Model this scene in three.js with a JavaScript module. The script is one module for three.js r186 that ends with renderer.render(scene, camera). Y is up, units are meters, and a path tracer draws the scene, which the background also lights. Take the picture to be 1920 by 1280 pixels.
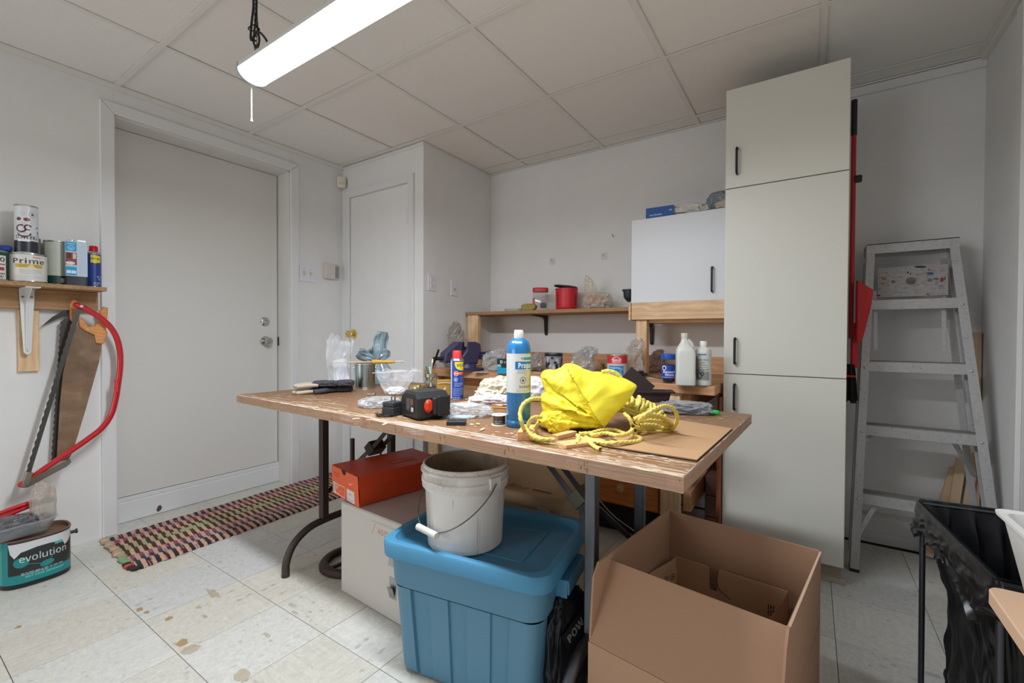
import * as THREE from 'three';
import { RoundedBoxGeometry } from 'three/addons/geometries/RoundedBoxGeometry.js';
import { mergeGeometries, mergeVertices, toCreasedNormals } from 'three/addons/utils/BufferGeometryUtils.js';
import { RectAreaLightUniformsLib } from 'three/addons/lights/RectAreaLightUniformsLib.js';
import { createNoise3D } from 'simplex-noise';

// ---------- camera, light, exposure ----------
const scene = new THREE.Scene();
const F = 839.2, EYE = 1.0065;
const camera = new THREE.PerspectiveCamera(2 * Math.atan(640 / F) * 180 / Math.PI, 1.5, 0.02, 50);
camera.position.set(0, EYE, 0);
camera.rotation.set(-0.0133, 0.5882, 0.0045, 'YXZ');
camera.updateMatrixWorld(true);
scene.background = new THREE.Color(0x000000);
const renderer = new THREE.WebGLRenderer({ antialias: true });
renderer.toneMapping = THREE.LinearToneMapping;
renderer.toneMappingExposure = 1.5;
renderer.shadowMap.enabled = true;
RectAreaLightUniformsLib.init();
const LAMP = { x0: -1.595, x1: -0.375, y: 1.892, z: -0.788, w: 0.1, power: 57, color: [0.88, 0.945, 1.0] };
const WIN = { x: -2.2, y: 1.32, z: 2.9, w: 1.15, h: 1.1, power: 3.2, color: [0.96, 0.98, 1.0] };      // daylight window in the wall behind the camera
{
  const l = new THREE.RectAreaLight(new THREE.Color().setRGB(...LAMP.color), LAMP.power, LAMP.x1 - LAMP.x0 - 0.04, LAMP.w);
  l.name = 'shop_light_glow'; l.position.set((LAMP.x0 + LAMP.x1) / 2, LAMP.y - 0.045, LAMP.z); l.rotation.x = -Math.PI / 2; l.castShadow = true; scene.add(l);
  const d = new THREE.RectAreaLight(new THREE.Color().setRGB(...WIN.color), WIN.power, WIN.w, WIN.h);
  d.name = 'window_glow'; d.position.set(WIN.x, WIN.y, WIN.z - 0.03); d.castShadow = true; scene.add(d);     // shines along -z into the room
}

// ---------- helpers ----------
let seed = 7;
const rnd = () => { seed = (seed * 1664525 + 1013904223) >>> 0; return seed / 4294967296; };
const rr = (a, b) => a + (b - a) * rnd();
const N3 = createNoise3D(rnd);
const V = (x, y, z) => new THREE.Vector3(x, y, z);
const PI = Math.PI, TAU = 2 * Math.PI;
const M = camera.matrixWorld.clone();
function ray(px, py) { return V((px - 960) / F, -(py - 640) / F, -1).transformDirection(M).multiplyScalar(Math.hypot((px - 960) / F, (py - 640) / F, 1)); }
// points of the place, measured on real planes (heights of table, bench and floor, depths of walls)
const onY = (px, py, y) => { const d = ray(px, py); return V(0, EYE, 0).addScaledVector(d, (y - EYE) / d.y); };
const onX = (px, py, x) => { const d = ray(px, py); return V(0, EYE, 0).addScaledVector(d, x / d.x); };
const onZ = (px, py, z) => { const d = ray(px, py); return V(0, EYE, 0).addScaledVector(d, z / d.z); };
const face = (x, z) => Math.atan2(-x, -z);          // turn that faces the room's viewer
const used = {};
const numbered = (n) => { const k = used[n] = (used[n] ?? -1) + 1; return k ? n + '_' + String(k).padStart(3, '0') : n; };
function tag(o, label, category, group, kind) { o.userData = { label, category }; if (group) o.userData.group = group; if (kind) o.userData.kind = kind; return o; }
function thing(name, label, category, p = [0, 0, 0], turn = 0, group) {
  const o = new THREE.Group(); o.name = numbered(name); scene.add(o);
  if (p.isVector3) o.position.copy(p); else o.position.set(...p);
  o.rotation.y = turn; return tag(o, label, category, group);
}
function structure(name, label) { const o = new THREE.Group(); o.name = name; o.userData = { kind: 'structure', label }; scene.add(o); return o; }
function part(parent, name, geo, m, p, rot, label) {
  const o = new THREE.Mesh(Array.isArray(geo) ? merge(geo) : geo, m); o.name = name; o.castShadow = o.receiveShadow = true;
  if (p) p.isVector3 ? o.position.copy(p) : o.position.set(...p);
  if (rot) o.rotation.set(...rot);
  if (label) o.userData.label = label;
  parent.add(o); return o;
}
function single(name, label, category, geo, m, p = [0, 0, 0], turn = 0, group, kind) {
  const o = part(scene, numbered(name), geo, m, p); o.rotation.y = turn; return tag(o, label, category, group, kind);
}
function merge(list) {
  return mergeGeometries(list.map((g) => { g = g.index ? g.toNonIndexed() : g; for (const k of Object.keys(g.attributes)) if (!['position', 'normal', 'uv'].includes(k)) g.deleteAttribute(k); return g; }));
}
function at(g, p = [0, 0, 0], r = [0, 0, 0], s = [1, 1, 1]) {
  return g.applyMatrix4(new THREE.Matrix4().compose(p.isVector3 ? p : V(...p), new THREE.Quaternion().setFromEuler(new THREE.Euler(...r)), V(...s)));
}
// uv in metres; the texture's u runs along grain ('x','y','z')
function muv(g, grain = 'x', off = [0, 0]) {
  if (g.index) g = g.toNonIndexed();
  const p = g.attributes.position, n = g.attributes.normal, uv = new Float32Array(p.count * 2), a = 'xyz', gi = a.indexOf(grain);
  for (let i = 0; i < p.count; i += 3) {
    let nx = 0, ny = 0, nz = 0;
    for (let k = 0; k < 3; k++) { nx += n.getX(i + k); ny += n.getY(i + k); nz += n.getZ(i + k); }
    const ab = [Math.abs(nx), Math.abs(ny), Math.abs(nz)], d = ab.indexOf(Math.max(...ab)), o = [0, 1, 2].filter((k) => k !== d);
    if (o[1] === gi) o.reverse();
    for (let k = 0; k < 3; k++) { uv[(i + k) * 2] = p.getComponent(i + k, o[0]) + off[0]; uv[(i + k) * 2 + 1] = p.getComponent(i + k, o[1]) + off[1]; }
  }
  g.setAttribute('uv', new THREE.BufferAttribute(uv, 2)); return g;
}
const box = (w, h, d, r = 0.002, grain = 'x') => muv(new RoundedBoxGeometry(w, h, d, 1, Math.min(r, w / 2.2, h / 2.2, d / 2.2)), grain, [rnd() * 3, rnd() * 3]);
const slab = (x0, x1, y0, y1, z0, z1, r = 0.001, grain = 'x') => at(box(x1 - x0, y1 - y0, z1 - z0, r, grain), [(x0 + x1) / 2, (y0 + y1) / 2, (z0 + z1) / 2]);
const cyl = (r0, r1, h, seg = 24, open = false) => new THREE.CylinderGeometry(r1, r0, h, seg, 1, open);       // r0 at the bottom
const rod = (a, b, r, seg = 10, r2 = r) => { const d = b.clone().sub(a), g = new THREE.CylinderGeometry(r2, r, d.length(), seg); g.applyQuaternion(new THREE.Quaternion().setFromUnitVectors(V(0, 1, 0), d.clone().normalize())); g.translate(...a.clone().add(b).multiplyScalar(0.5).toArray()); return g; };
const bar = (a, b, w, t, up = V(0, 0, 1), r = 0.002) => {   // flat bar from a to b, w across, t along 'up'
  const d = b.clone().sub(a), L = d.length(), y = d.normalize(), z = up.clone().addScaledVector(y, -up.dot(y)).normalize(), x = y.clone().cross(z);
  return box(w, L, t, r, 'y').applyMatrix4(new THREE.Matrix4().makeBasis(x, y, z).setPosition(a.clone().add(b).multiplyScalar(0.5)));
};
const lathe = (pts, seg = 40, crease = 0.6) => toCreasedNormals(new THREE.LatheGeometry(pts.map((p) => new THREE.Vector2(p[0], p[1])), seg), crease);
const curve = (pts, closed = false) => new THREE.CatmullRomCurve3(pts.map((p) => p.isVector3 ? p : V(...p)), closed, 'centripetal');
const tube = (pts, r, seg = 40, rad = 8, closed = false) => new THREE.TubeGeometry(curve(pts, closed), seg, r, rad, closed);
const poly = (pts) => { const s = new THREE.Shape(); pts.forEach((p, i) => i ? s.lineTo(...p) : s.moveTo(...p)); return s; };
function ext(pts, depth, bevel = 0, seg = 12) {
  const s = pts instanceof THREE.Shape ? pts : poly(pts);
  const g = new THREE.ExtrudeGeometry(s, { depth: depth - 2 * bevel, bevelEnabled: bevel > 0, bevelSize: bevel, bevelThickness: bevel, bevelOffset: -bevel, bevelSegments: 1, curveSegments: seg });
  return g.translate(0, 0, bevel);
}
function rrect(w, d, r) { const s = new THREE.Shape(), x = w / 2, y = d / 2; s.moveTo(-x + r, -y); s.lineTo(x - r, -y); s.absarc(x - r, -y + r, r, -PI / 2, 0); s.lineTo(x, y - r); s.absarc(x - r, y - r, r, 0, PI / 2); s.lineTo(-x + r, y); s.absarc(-x + r, y - r, r, PI / 2, PI); s.lineTo(-x, -y + r); s.absarc(-x + r, -y + r, r, PI, 1.5 * PI); return s; }
// a wall through stacked outlines [{y, pts:[[x,z]...]}]
function loft(rings, cap0 = false, cap1 = false) {
  const n = rings[0].pts.length, pos = [], uv = [], idx = [];
  rings.forEach((r, j) => { for (let i = 0; i <= n; i++) { const p = r.pts[i % n]; pos.push(p[0], r.y, p[1]); uv.push(i / n, j / (rings.length - 1)); } });
  for (let j = 0; j + 1 < rings.length; j++) for (let i = 0; i < n; i++) { const a = j * (n + 1) + i, b = a + n + 1; idx.push(a, b, a + 1, a + 1, b, b + 1); }
  for (const [on, r, flip] of [[cap0, rings[0], 1], [cap1, rings[rings.length - 1], 0]]) if (on) {
    const c = pos.length / 3; let sx = 0, sz = 0; r.pts.forEach((p) => { sx += p[0] / n; sz += p[1] / n; });
    pos.push(sx, r.y, sz); uv.push(0.5, 0.5); r.pts.forEach((p) => { pos.push(p[0], r.y, p[1]); uv.push(0.5, 0.5); });
    for (let i = 0; i < n; i++) { const a = c + 1 + i, b = c + 1 + (i + 1) % n; flip ? idx.push(c, a, b) : idx.push(c, b, a); }
  }
  const g = new THREE.BufferGeometry(); g.setAttribute('position', new THREE.Float32BufferAttribute(pos, 3)); g.setAttribute('uv', new THREE.Float32BufferAttribute(uv, 2)); g.setIndex(idx);
  return toCreasedNormals(g, 0.7);
}
// ring of a rounded rectangle, counted the way loft() needs for outward faces
function rring(w, d, r, k = 6) { const out = []; for (const [cx, cz, a] of [[1, 1, 0], [-1, 1, 1], [-1, -1, 2], [1, -1, 3]]) for (let i = 0; i <= k; i++) { const t = (a + i / k) * PI / 2; out.push([cx * (w / 2 - r) + r * Math.cos(t), cz * (d / 2 - r) + r * Math.sin(t)]); } return out; }
// surface over a grid
function grid(nu, nv, fn, closedU = false) {
  const pos = [], uv = [], idx = [];
  for (let j = 0; j <= nv; j++) for (let i = 0; i <= nu; i++) { const p = fn(i / nu, j / nv); pos.push(p[0], p[1], p[2]); uv.push(i / nu, j / nv); }
  for (let j = 0; j < nv; j++) for (let i = 0; i < nu; i++) { const a = j * (nu + 1) + i, b = a + nu + 1; idx.push(a, a + 1, b, a + 1, b + 1, b); }
  let g = new THREE.BufferGeometry(); g.setAttribute('position', new THREE.Float32BufferAttribute(pos, 3)); g.setAttribute('uv', new THREE.Float32BufferAttribute(uv, 2)); g.setIndex(idx);
  g.computeVertexNormals(); return g;
}
const ridged = (x, y, z) => 1 - Math.abs(N3(x, y, z)) * 2;
function fold(x, y, z, f) { return 0.55 * ridged(x * f, y * f, z * f) + 0.3 * ridged(x * f * 2.3 + 7, y * f * 2.3, z * f * 2.3) + 0.15 * N3(x * f * 5, y * f * 5 + 3, z * f * 5); }
// a crumpled closed body (cloth, film bag): half sizes, crease depth and frequency, flat base at y = 0
function crumple(rx, ry, rz, amp, freq, o = {}) {
  const s = rnd() * 50, g = new THREE.IcosahedronGeometry(1, o.detail ?? 24), p = g.attributes.position, v = V(0, 0, 0), pw = o.power ?? 0.8;
  for (let i = 0; i < p.count; i++) {
    v.fromBufferAttribute(p, i).normalize();
    const k = 1 + amp * fold(v.x * 0.8 + s, v.y * 0.8, v.z * 0.8 + s, freq);
    const sg = (t) => Math.sign(t) * Math.abs(t) ** pw;
    let x = sg(v.x) * rx * k, y = sg(v.y) * ry * k, z = sg(v.z) * rz * k;
    if (o.taper) { const t = Math.max(0, (y / ry + 1) / 2), q = 1 - o.taper * t ** (o.tp ?? 1); x *= q; z *= q; }
    if (o.lean) { const t = (y / ry + 1) / 2; x += o.lean[0] * t; z += o.lean[1] * t; }
    y += ry; p.setXYZ(i, x, Math.max(o.base ?? 0, y * (o.base === undefined ? 1 : 1)), z);
  }
  g.deleteAttribute('normal'); g.deleteAttribute('uv');
  const w = mergeVertices(g, 1e-5); w.computeVertexNormals();
  const q = w.attributes.position, uv = new Float32Array(q.count * 2); for (let i = 0; i < q.count; i++) { uv[2 * i] = q.getX(i) + q.getZ(i) * 0.5; uv[2 * i + 1] = q.getY(i); }
  w.setAttribute('uv', new THREE.BufferAttribute(uv, 2));
  return o.sharp ? toCreasedNormals(w, o.sharp) : w;
}
// thin bag of two rippled sheets, open and flared at the top
function sheetBag(w0, w1, h, dep, s = 0) {
  const sheet = (k) => grid(36, 26, (u, v) => { const a = (u - 0.5) * 2, w = w0 + (w1 - w0) * v, hh = h * (1 + 0.12 * N3(a * 1.4, s, k) * v); return [a * w + 0.14 * w1 * N3(v * 2, s, 1) * v, v * hh, k * dep * Math.cos(a * 1.45) * (1 - 0.72 * v) + dep * 0.42 * fold(a * 0.7 + s, v * 0.9, k, 1.8)]; });
  return [sheet(1), sheet(-1)];
}
// stranded rope along a curve
function ropeGeo(pts, r, closed = false) {
  const c = curve(pts, closed), L = c.getLength(), n = Math.ceil(L / 0.0035), fr = c.computeFrenetFrames(n, closed), K = 12, pos = [], idx = [], uv = [];
  for (let i = 0; i <= n; i++) { const p = c.getPointAt(i / n), s = L * i / n; for (let k = 0; k <= K; k++) { const t = k / K * TAU, q = r * (0.76 + 0.28 * Math.abs(Math.sin(1.5 * (t + s * 130 * 0.006 / r)))); const d = fr.normals[i].clone().multiplyScalar(Math.cos(t) * q).addScaledVector(fr.binormals[i], Math.sin(t) * q); pos.push(p.x + d.x, p.y + d.y, p.z + d.z); uv.push(s, k / K * 0.02); } }
  for (let i = 0; i < n; i++) for (let k = 0; k < K; k++) { const a = i * (K + 1) + k, b = a + K + 1; idx.push(a, a + 1, b, a + 1, b + 1, b); }
  const g = new THREE.BufferGeometry(); g.setAttribute('position', new THREE.Float32BufferAttribute(pos, 3)); g.setAttribute('uv', new THREE.Float32BufferAttribute(uv, 2)); g.setIndex(idx); g.computeVertexNormals(); return g;
}

// ---------- textures and materials ----------
function dataTex(n, fn, srgb = true, m = n) {
  const d = new Uint8Array(n * m * 4);
  for (let j = 0; j < m; j++) for (let i = 0; i < n; i++) { const c = fn(i / n, j / m), o = (j * n + i) * 4; d[o] = Math.max(0, Math.min(255, c[0])); d[o + 1] = Math.max(0, Math.min(255, c[1])); d[o + 2] = Math.max(0, Math.min(255, c[2])); d[o + 3] = 255; }
  const t = new THREE.DataTexture(d, n, m); t.magFilter = THREE.LinearFilter; t.minFilter = THREE.LinearMipmapLinearFilter; t.wrapS = t.wrapT = THREE.RepeatWrapping; if (srgb) t.colorSpace = THREE.SRGBColorSpace; t.needsUpdate = true; return t;
}
// tileable noise on the unit square
const tn = (u, v, f, s = 0) => { const a = u * TAU, b = v * TAU, R = f / TAU; return 0.5 * (N3(R * Math.cos(a) + s, R * Math.sin(a) + 9 * s, R * Math.cos(b) + R * Math.sin(b) * 0.7) + N3(R * Math.sin(b) * 1.1 + 4 + s, R * Math.cos(b) - s, R * Math.sin(a + 1) + R * Math.cos(a) * 0.6)); };
function canvasTex(w, h, draw, srgb = true) {
  const c = document.createElement('canvas'); c.width = w; c.height = h; const x = c.getContext('2d'); draw(x, w, h);
  const t = new THREE.CanvasTexture(c); if (srgb) t.colorSpace = THREE.SRGBColorSpace; t.wrapS = t.wrapT = THREE.RepeatWrapping; return t;
}
const rep = (t, u, v = u) => { const c = t.clone(); c.repeat.set(u, v); c.needsUpdate = true; return c; };
const mat = (color, roughness = 0.6, o = {}) => new THREE.MeshPhysicalMaterial({ color, roughness, metalness: 0, ...o });
const metal = (color, roughness = 0.35, o = {}) => mat(color, roughness, { metalness: 1, ...o });
const txt = (x, s, px, py, size, fill, o = {}) => { x.save(); x.fillStyle = fill; x.font = (o.bold === false ? '' : 'bold ') + size + 'px ' + (o.font ?? 'sans-serif'); x.textAlign = o.align ?? 'center'; x.textBaseline = 'middle'; x.translate(px, py); x.scale(o.sx ?? 1, o.sy ?? 1); if (o.rot) x.rotate(o.rot); x.fillText(s, 0, 0); x.restore(); };
const lines = (x, px, py, w, n, step, fill, h = 3) => { x.fillStyle = fill; for (let i = 0; i < n; i++) { let q = px; while (q < px + w * (i === n - 1 ? 0.6 : 1)) { const l = rr(6, 26); x.fillRect(q, py + i * step, Math.min(l, px + w - q), h); q += l + 5; } } };

const grainTex = dataTex(512, (u, v) => {       // softwood: u along the grain
  const w = v * 8 + 0.5 * tn(u, v, 3) + 0.2 * tn(u, v, 7, 3), ring = Math.abs((w % 1 + 1) % 1 - 0.5) * 2, fib = tn(u * 0.5, v * 1, 60, 5);
  const k = 0.92 + 0.06 * ring + 0.04 * fib + 0.06 * tn(u, v, 4, 8); return [244 * k, (210 - 12 * (1 - ring)) * k, (168 - 14 * (1 - ring)) * k];
});
const pine = mat(0xffffff, 0.62, { map: rep(grainTex, 1.6, 4) });
const pineDark = mat(0xe2cbbc, 0.6, { map: rep(grainTex, 1.4, 4) });
const pineOrange = mat(0xe8ae7c, 0.4, { map: rep(grainTex, 1.8, 5) });
const pineFloor = mat(0xdcbd9c, 0.7, { bumpMap: rep(grainTex, 2.4, 7), bumpScale: 0.0006 });
const chipTex = dataTex(512, (u, v) => { const a = tn(u, v, 40), b = tn(u, v, 80, 4), k = 0.82 + 0.16 * a + 0.16 * b; return [205 * k, 160 * k, 112 * k]; });
const chipboard = mat(0xffffff, 0.75, { map: rep(chipTex, 3.5) });
const paintBump = dataTex(256, (u, v) => { const k = 128 + 60 * tn(u, v, 30) + 40 * tn(u, v, 60, 2); return [k, k, k]; }, false);
const wallTex = dataTex(512, (u, v) => { const k = 1 + 0.012 * tn(u, v, 3) + 0.008 * tn(u, v, 12, 3), sm = Math.max(0, tn(u, v, 5, 11) - 0.5) * 0.12; return [237 * k - 60 * sm, 236 * k - 64 * sm, 235 * k - 72 * sm]; });
const wallPaint = mat(0xffffff, 0.75, { map: rep(wallTex, 0.6), bumpMap: rep(paintBump, 4), bumpScale: 0.0004 });
const trimPaint = mat(0xe8e8e9, 0.42, { bumpMap: rep(paintBump, 3), bumpScale: 0.0003 });
const doorPaint = mat(0xe4e2de, 0.5, { bumpMap: rep(paintBump, 2), bumpScale: 0.0004 });
const ceilTex = dataTex(256, (u, v) => { const k = 128 + 70 * tn(u, v, 40) + 50 * tn(u, v, 90, 2); return [k, k, k]; }, false);
const ceilMats = ['#f1eeea', '#efede9', '#f2ede8'].map((c) => mat(c, 0.95, { bumpMap: rep(ceilTex, 3), bumpScale: 0.0012 }));
const gridPaint = mat(0xeae7e2, 0.6);
const floorTex = dataTex(512, (u, v) => {
  const n = tn(u, v, 90) * 0.05 + tn(u, v, 34, 3) * 0.04, s = Math.max(0, tn(u * 1, v * 1, 22, 6) - 0.52), d = Math.max(0, tn(u, v, 14, 9) - 0.5) * 0.5, k = 1 + n - s * 0.45 - d * 0.1;
  return [212 * k, (210 - 6 * d) * k, (204 - 20 * d) * k];
});
const floorMats = [0xffffff, 0xfbfaf6, 0xf6f7fb, 0xfaf7f0].map((c, i) => mat(c, 0.42 + i * 0.03, { map: rep(floorTex, 1.1), bumpMap: rep(floorTex, 1.1), bumpScale: 0.0002 }));
const steel = metal(0xc8c8c6, 0.3), chrome = metal(0xd0cfcc, 0.18), brass = metal(0xecd08a, 0.22), darkIron = metal(0x5b5350, 0.55), black = mat(0x17181a, 0.4), blackSoft = mat(0x1b1c1f, 0.65), white = mat(0xe9e9e6, 0.4), redPlastic = mat(0xc8101c, 0.35), grayTube = metal(0x6d7076, 0.45);
const film = (c = 0xf2f2f0, o = {}) => mat(c, 0.2, { transmission: 0.72, thickness: 0, ior: 1.35, side: THREE.DoubleSide, ...o });
const glass = mat(0xf4f8f6, 0.03, { transmission: 1, thickness: 0, ior: 1.45, side: THREE.DoubleSide });

// ---------- the room ----------
const XA = -2.898, ZB = -2.801, ZD = -2.074, XC = -2.069, XR = 0.629, ZF = 2.9, HC = 2.239, TH = 0.16;
const D1 = { z0: -1.667, z1: -0.762, top: 2.1, deep: 0.135 };
const S = (name, geo, m, label) => { const o = part(scene, name, geo, m); o.userData = { kind: 'structure', label }; return o; };
S('wall_left', [slab(XA - TH, XA, 0, HC, D1.z1, ZF), slab(XA - TH, XA, 0, HC, ZD - 0.1, D1.z0), slab(XA - TH, XA, D1.top, HC, D1.z0, D1.z1)], wallPaint, 'white painted wall with the wide grey-white door');
S('wall_closet', slab(XA - TH, XC, 0, HC, ZD - 0.1, ZD), wallPaint, 'short white wall with the narrow closet door');
S('wall_return', slab(XC - 0.1, XC, 0, HC, ZB, ZD - 0.1), wallPaint, 'short white wall with two outlet plates');
S('wall_back', slab(XC - 0.1, XR + TH, 0, HC, ZB - TH, ZB), wallPaint, 'long white back wall behind bench and ladder');
S('wall_right', slab(XR, XR + TH, 0, HC, ZB, ZF + TH), wallPaint, 'grey-white wall on the right of the ladder');
S('wall_front', slab(XA - TH, XR, 0, HC, ZF, ZF + TH), mat(0xd2ccc4, 0.8), 'wall behind the viewer');
{
  const w = structure('window_1', 'bright window in the wall behind the viewer'), a = WIN.x - WIN.w / 2, b = WIN.x + WIN.w / 2, c = WIN.y - WIN.h / 2, e = WIN.y + WIN.h / 2;
  part(w, 'pane', slab(a, b, c, e, ZF - 0.012, ZF - 0.004), mat(0xffffff, 0.3, { emissive: new THREE.Color().setRGB(...WIN.color), emissiveIntensity: 0.6 }));
  part(w, 'frame', [slab(a - 0.05, a, c - 0.05, e + 0.05, ZF - 0.025, ZF), slab(b, b + 0.05, c - 0.05, e + 0.05, ZF - 0.025, ZF), slab(a, b, c - 0.05, c, ZF - 0.025, ZF), slab(a, b, e, e + 0.05, ZF - 0.025, ZF)], trimPaint);
}
S('baseboard_back', slab(XC, XR, 0.002, 0.054, ZB, ZB + 0.012, 0.003), trimPaint, 'low white baseboard behind the ladder');
S('trim_1', slab(-0.2, XR, 2.193, HC - 0.004, ZB, ZB + 0.014, 0.003), trimPaint, 'white strip under the ceiling on the back wall');
{ // ceiling: slab, lay-in tiles, grid bars
  const c = structure('ceiling', 'suspended ceiling of square white lay-in tiles');
  part(c, 'slab', slab(XA - TH, XR + TH, HC + 0.03, HC + 0.15, ZB - TH, ZF + TH), gridPaint);
  const xs = [XA, -2.329, -1.739, -1.149, -0.559, 0.031, 0.603, XR], zs = [ZB, -2.676, -2.042, -1.407, -0.773, -0.139, 0.496, 1.13, 1.764, 2.4, ZF], geos = {};
  for (let i = 0; i + 1 < xs.length; i++) for (let j = 0; j + 1 < zs.length; j++) {
    const w = xs[i + 1] - xs[i] - 0.004, d = zs[j + 1] - zs[j] - 0.004; if (w < 0.03) continue;
    const key = w.toFixed(3) + '_' + d.toFixed(3) + (i + j) % 3, g = geos[key] ??= box(w, 0.014, d, 0.002);
    part(c, 'ceiling_tile', g, ceilMats[(i * 5 + j * 3) % 3], [(xs[i] + xs[i + 1]) / 2, HC + 0.0125 + rr(0, 0.0015), (zs[j] + zs[j + 1]) / 2], [rr(-0.001, 0.001), 0, rr(-0.001, 0.001)]);
  }
  for (const x of xs.slice(1, -1)) part(c, 'grid_bar', slab(x - 0.012, x + 0.012, HC + 0.001, HC + 0.0045, ZB, ZF, 0.001, 'z'), gridPaint);
  for (const z of zs.slice(1, -1)) part(c, 'grid_bar', slab(XA, XR, HC + 0.0005, HC + 0.004, z - 0.012, z + 0.012), gridPaint);
  part(c, 'wall_angle', [slab(XA, XA + 0.02, HC - 0.02, HC + 0.004, ZD, ZF), slab(XA, XC, HC - 0.02, HC + 0.004, ZD, ZD + 0.004), slab(XR - 0.02, XR, HC - 0.018, HC + 0.004, ZB, ZF), slab(XC, XR, HC - 0.002, HC + 0.004, ZB, ZB + 0.02), slab(XC, XC + 0.004, HC - 0.006, HC + 0.004, ZB, ZD)], gridPaint);
}
{ // floor: slab and 12 inch tiles
  const f = structure('floor', 'worn off-white vinyl tile floor with orange stains');
  part(f, 'slab', slab(XA - TH - 0.2, XR + TH, -0.12, -0.0035, ZB - TH, ZF + TH), mat(0x4a463f, 0.9)); part(f, 'threshold_strip', slab(XA, XR, -0.003, 0, 1.835, ZF), mat(0xa8a298, 0.6));
  const px = 0.2875, pz = 0.3125, vars = [0, 1, 2, 3, 4, 5].map((i) => { const g = box(px - 0.0016, 0.004, pz - 0.0016, 0.0008); const uv = g.attributes.uv; for (let k = 0; k < uv.count; k++) uv.setXY(k, uv.getX(k) + i * 0.37, uv.getY(k) + i * 0.21); return g; });
  for (let i = -4; i < 10; i++) for (let j = -8; j < 9; j++) {
    const x = -1.645 + (i - 0.5) * px + (i > -4 ? 0 : 0), z = -0.58 + (j - 0.5) * pz;
    if (z < ZB - 0.1 || z > 1.9 || x > XR + 0.1 || x < XA - 0.3) continue;
    part(f, 'floor_tile', vars[Math.floor(rnd() * 6)], floorMats[Math.floor(rnd() * 4)], [x, -0.002 + rr(-0.0003, 0.0003), z], [0, rnd() < 0.5 ? PI : 0, 0]);
  }
  const stainM = [mat(0xc8a472, 0.7, { transparent: true, opacity: 0.5 }), mat(0xc9b592, 0.7, { transparent: true, opacity: 0.22 })];
  const stain = (px_, py_, rx, rz, m) => { const p = onY(px_, py_, 0.0006), s = []; for (let k = 0; k < 40; k++) { const t = k / 40 * TAU, q = 1 + 0.3 * N3(Math.cos(t) * 0.9 + px_, Math.sin(t) * 0.9, py_); s.push([rx * q * Math.cos(t), rz * q * Math.sin(t)]); } part(f, 'stain', at(ext(s, 0.0003), [0, 0, 0], [-PI / 2, 0, 0]), m, p); };
  for (const [x, y, a, b] of [[262, 1142, .016, .009], [275, 1147, .011, .008], [316, 1159, .011, .011], [343, 1204, .02, .014], [34, 1175, .008, .008]]) stain(x, y, a, b, stainM[0]);
  for (const [x, y, a, b] of [[357, 1217, .028, .022], [400, 1112, .05, .014], [372, 1138, .012, .008], [384, 1155, .016, .006], [500, 1190, .02, .006], [553, 1148, .016, .006], [456, 1265, .03, .02]]) stain(x, y, a, b, stainM[1]);
}
const knobGeo = (r, L) => at(lathe([[0, L], [r * 0.7, L], [r, L - r * 0.25], [r, L - r * 0.6], [r * 0.75, L - r * 1.2], [r * 0.45, L - r * 1.6], [r * 0.42, 0.012], [r * 1.25, 0.012], [r * 1.35, 0.004], [r * 1.35, 0]], 32), [0, 0, 0], [PI / 2, 0, 0]);   // along +z
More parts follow.
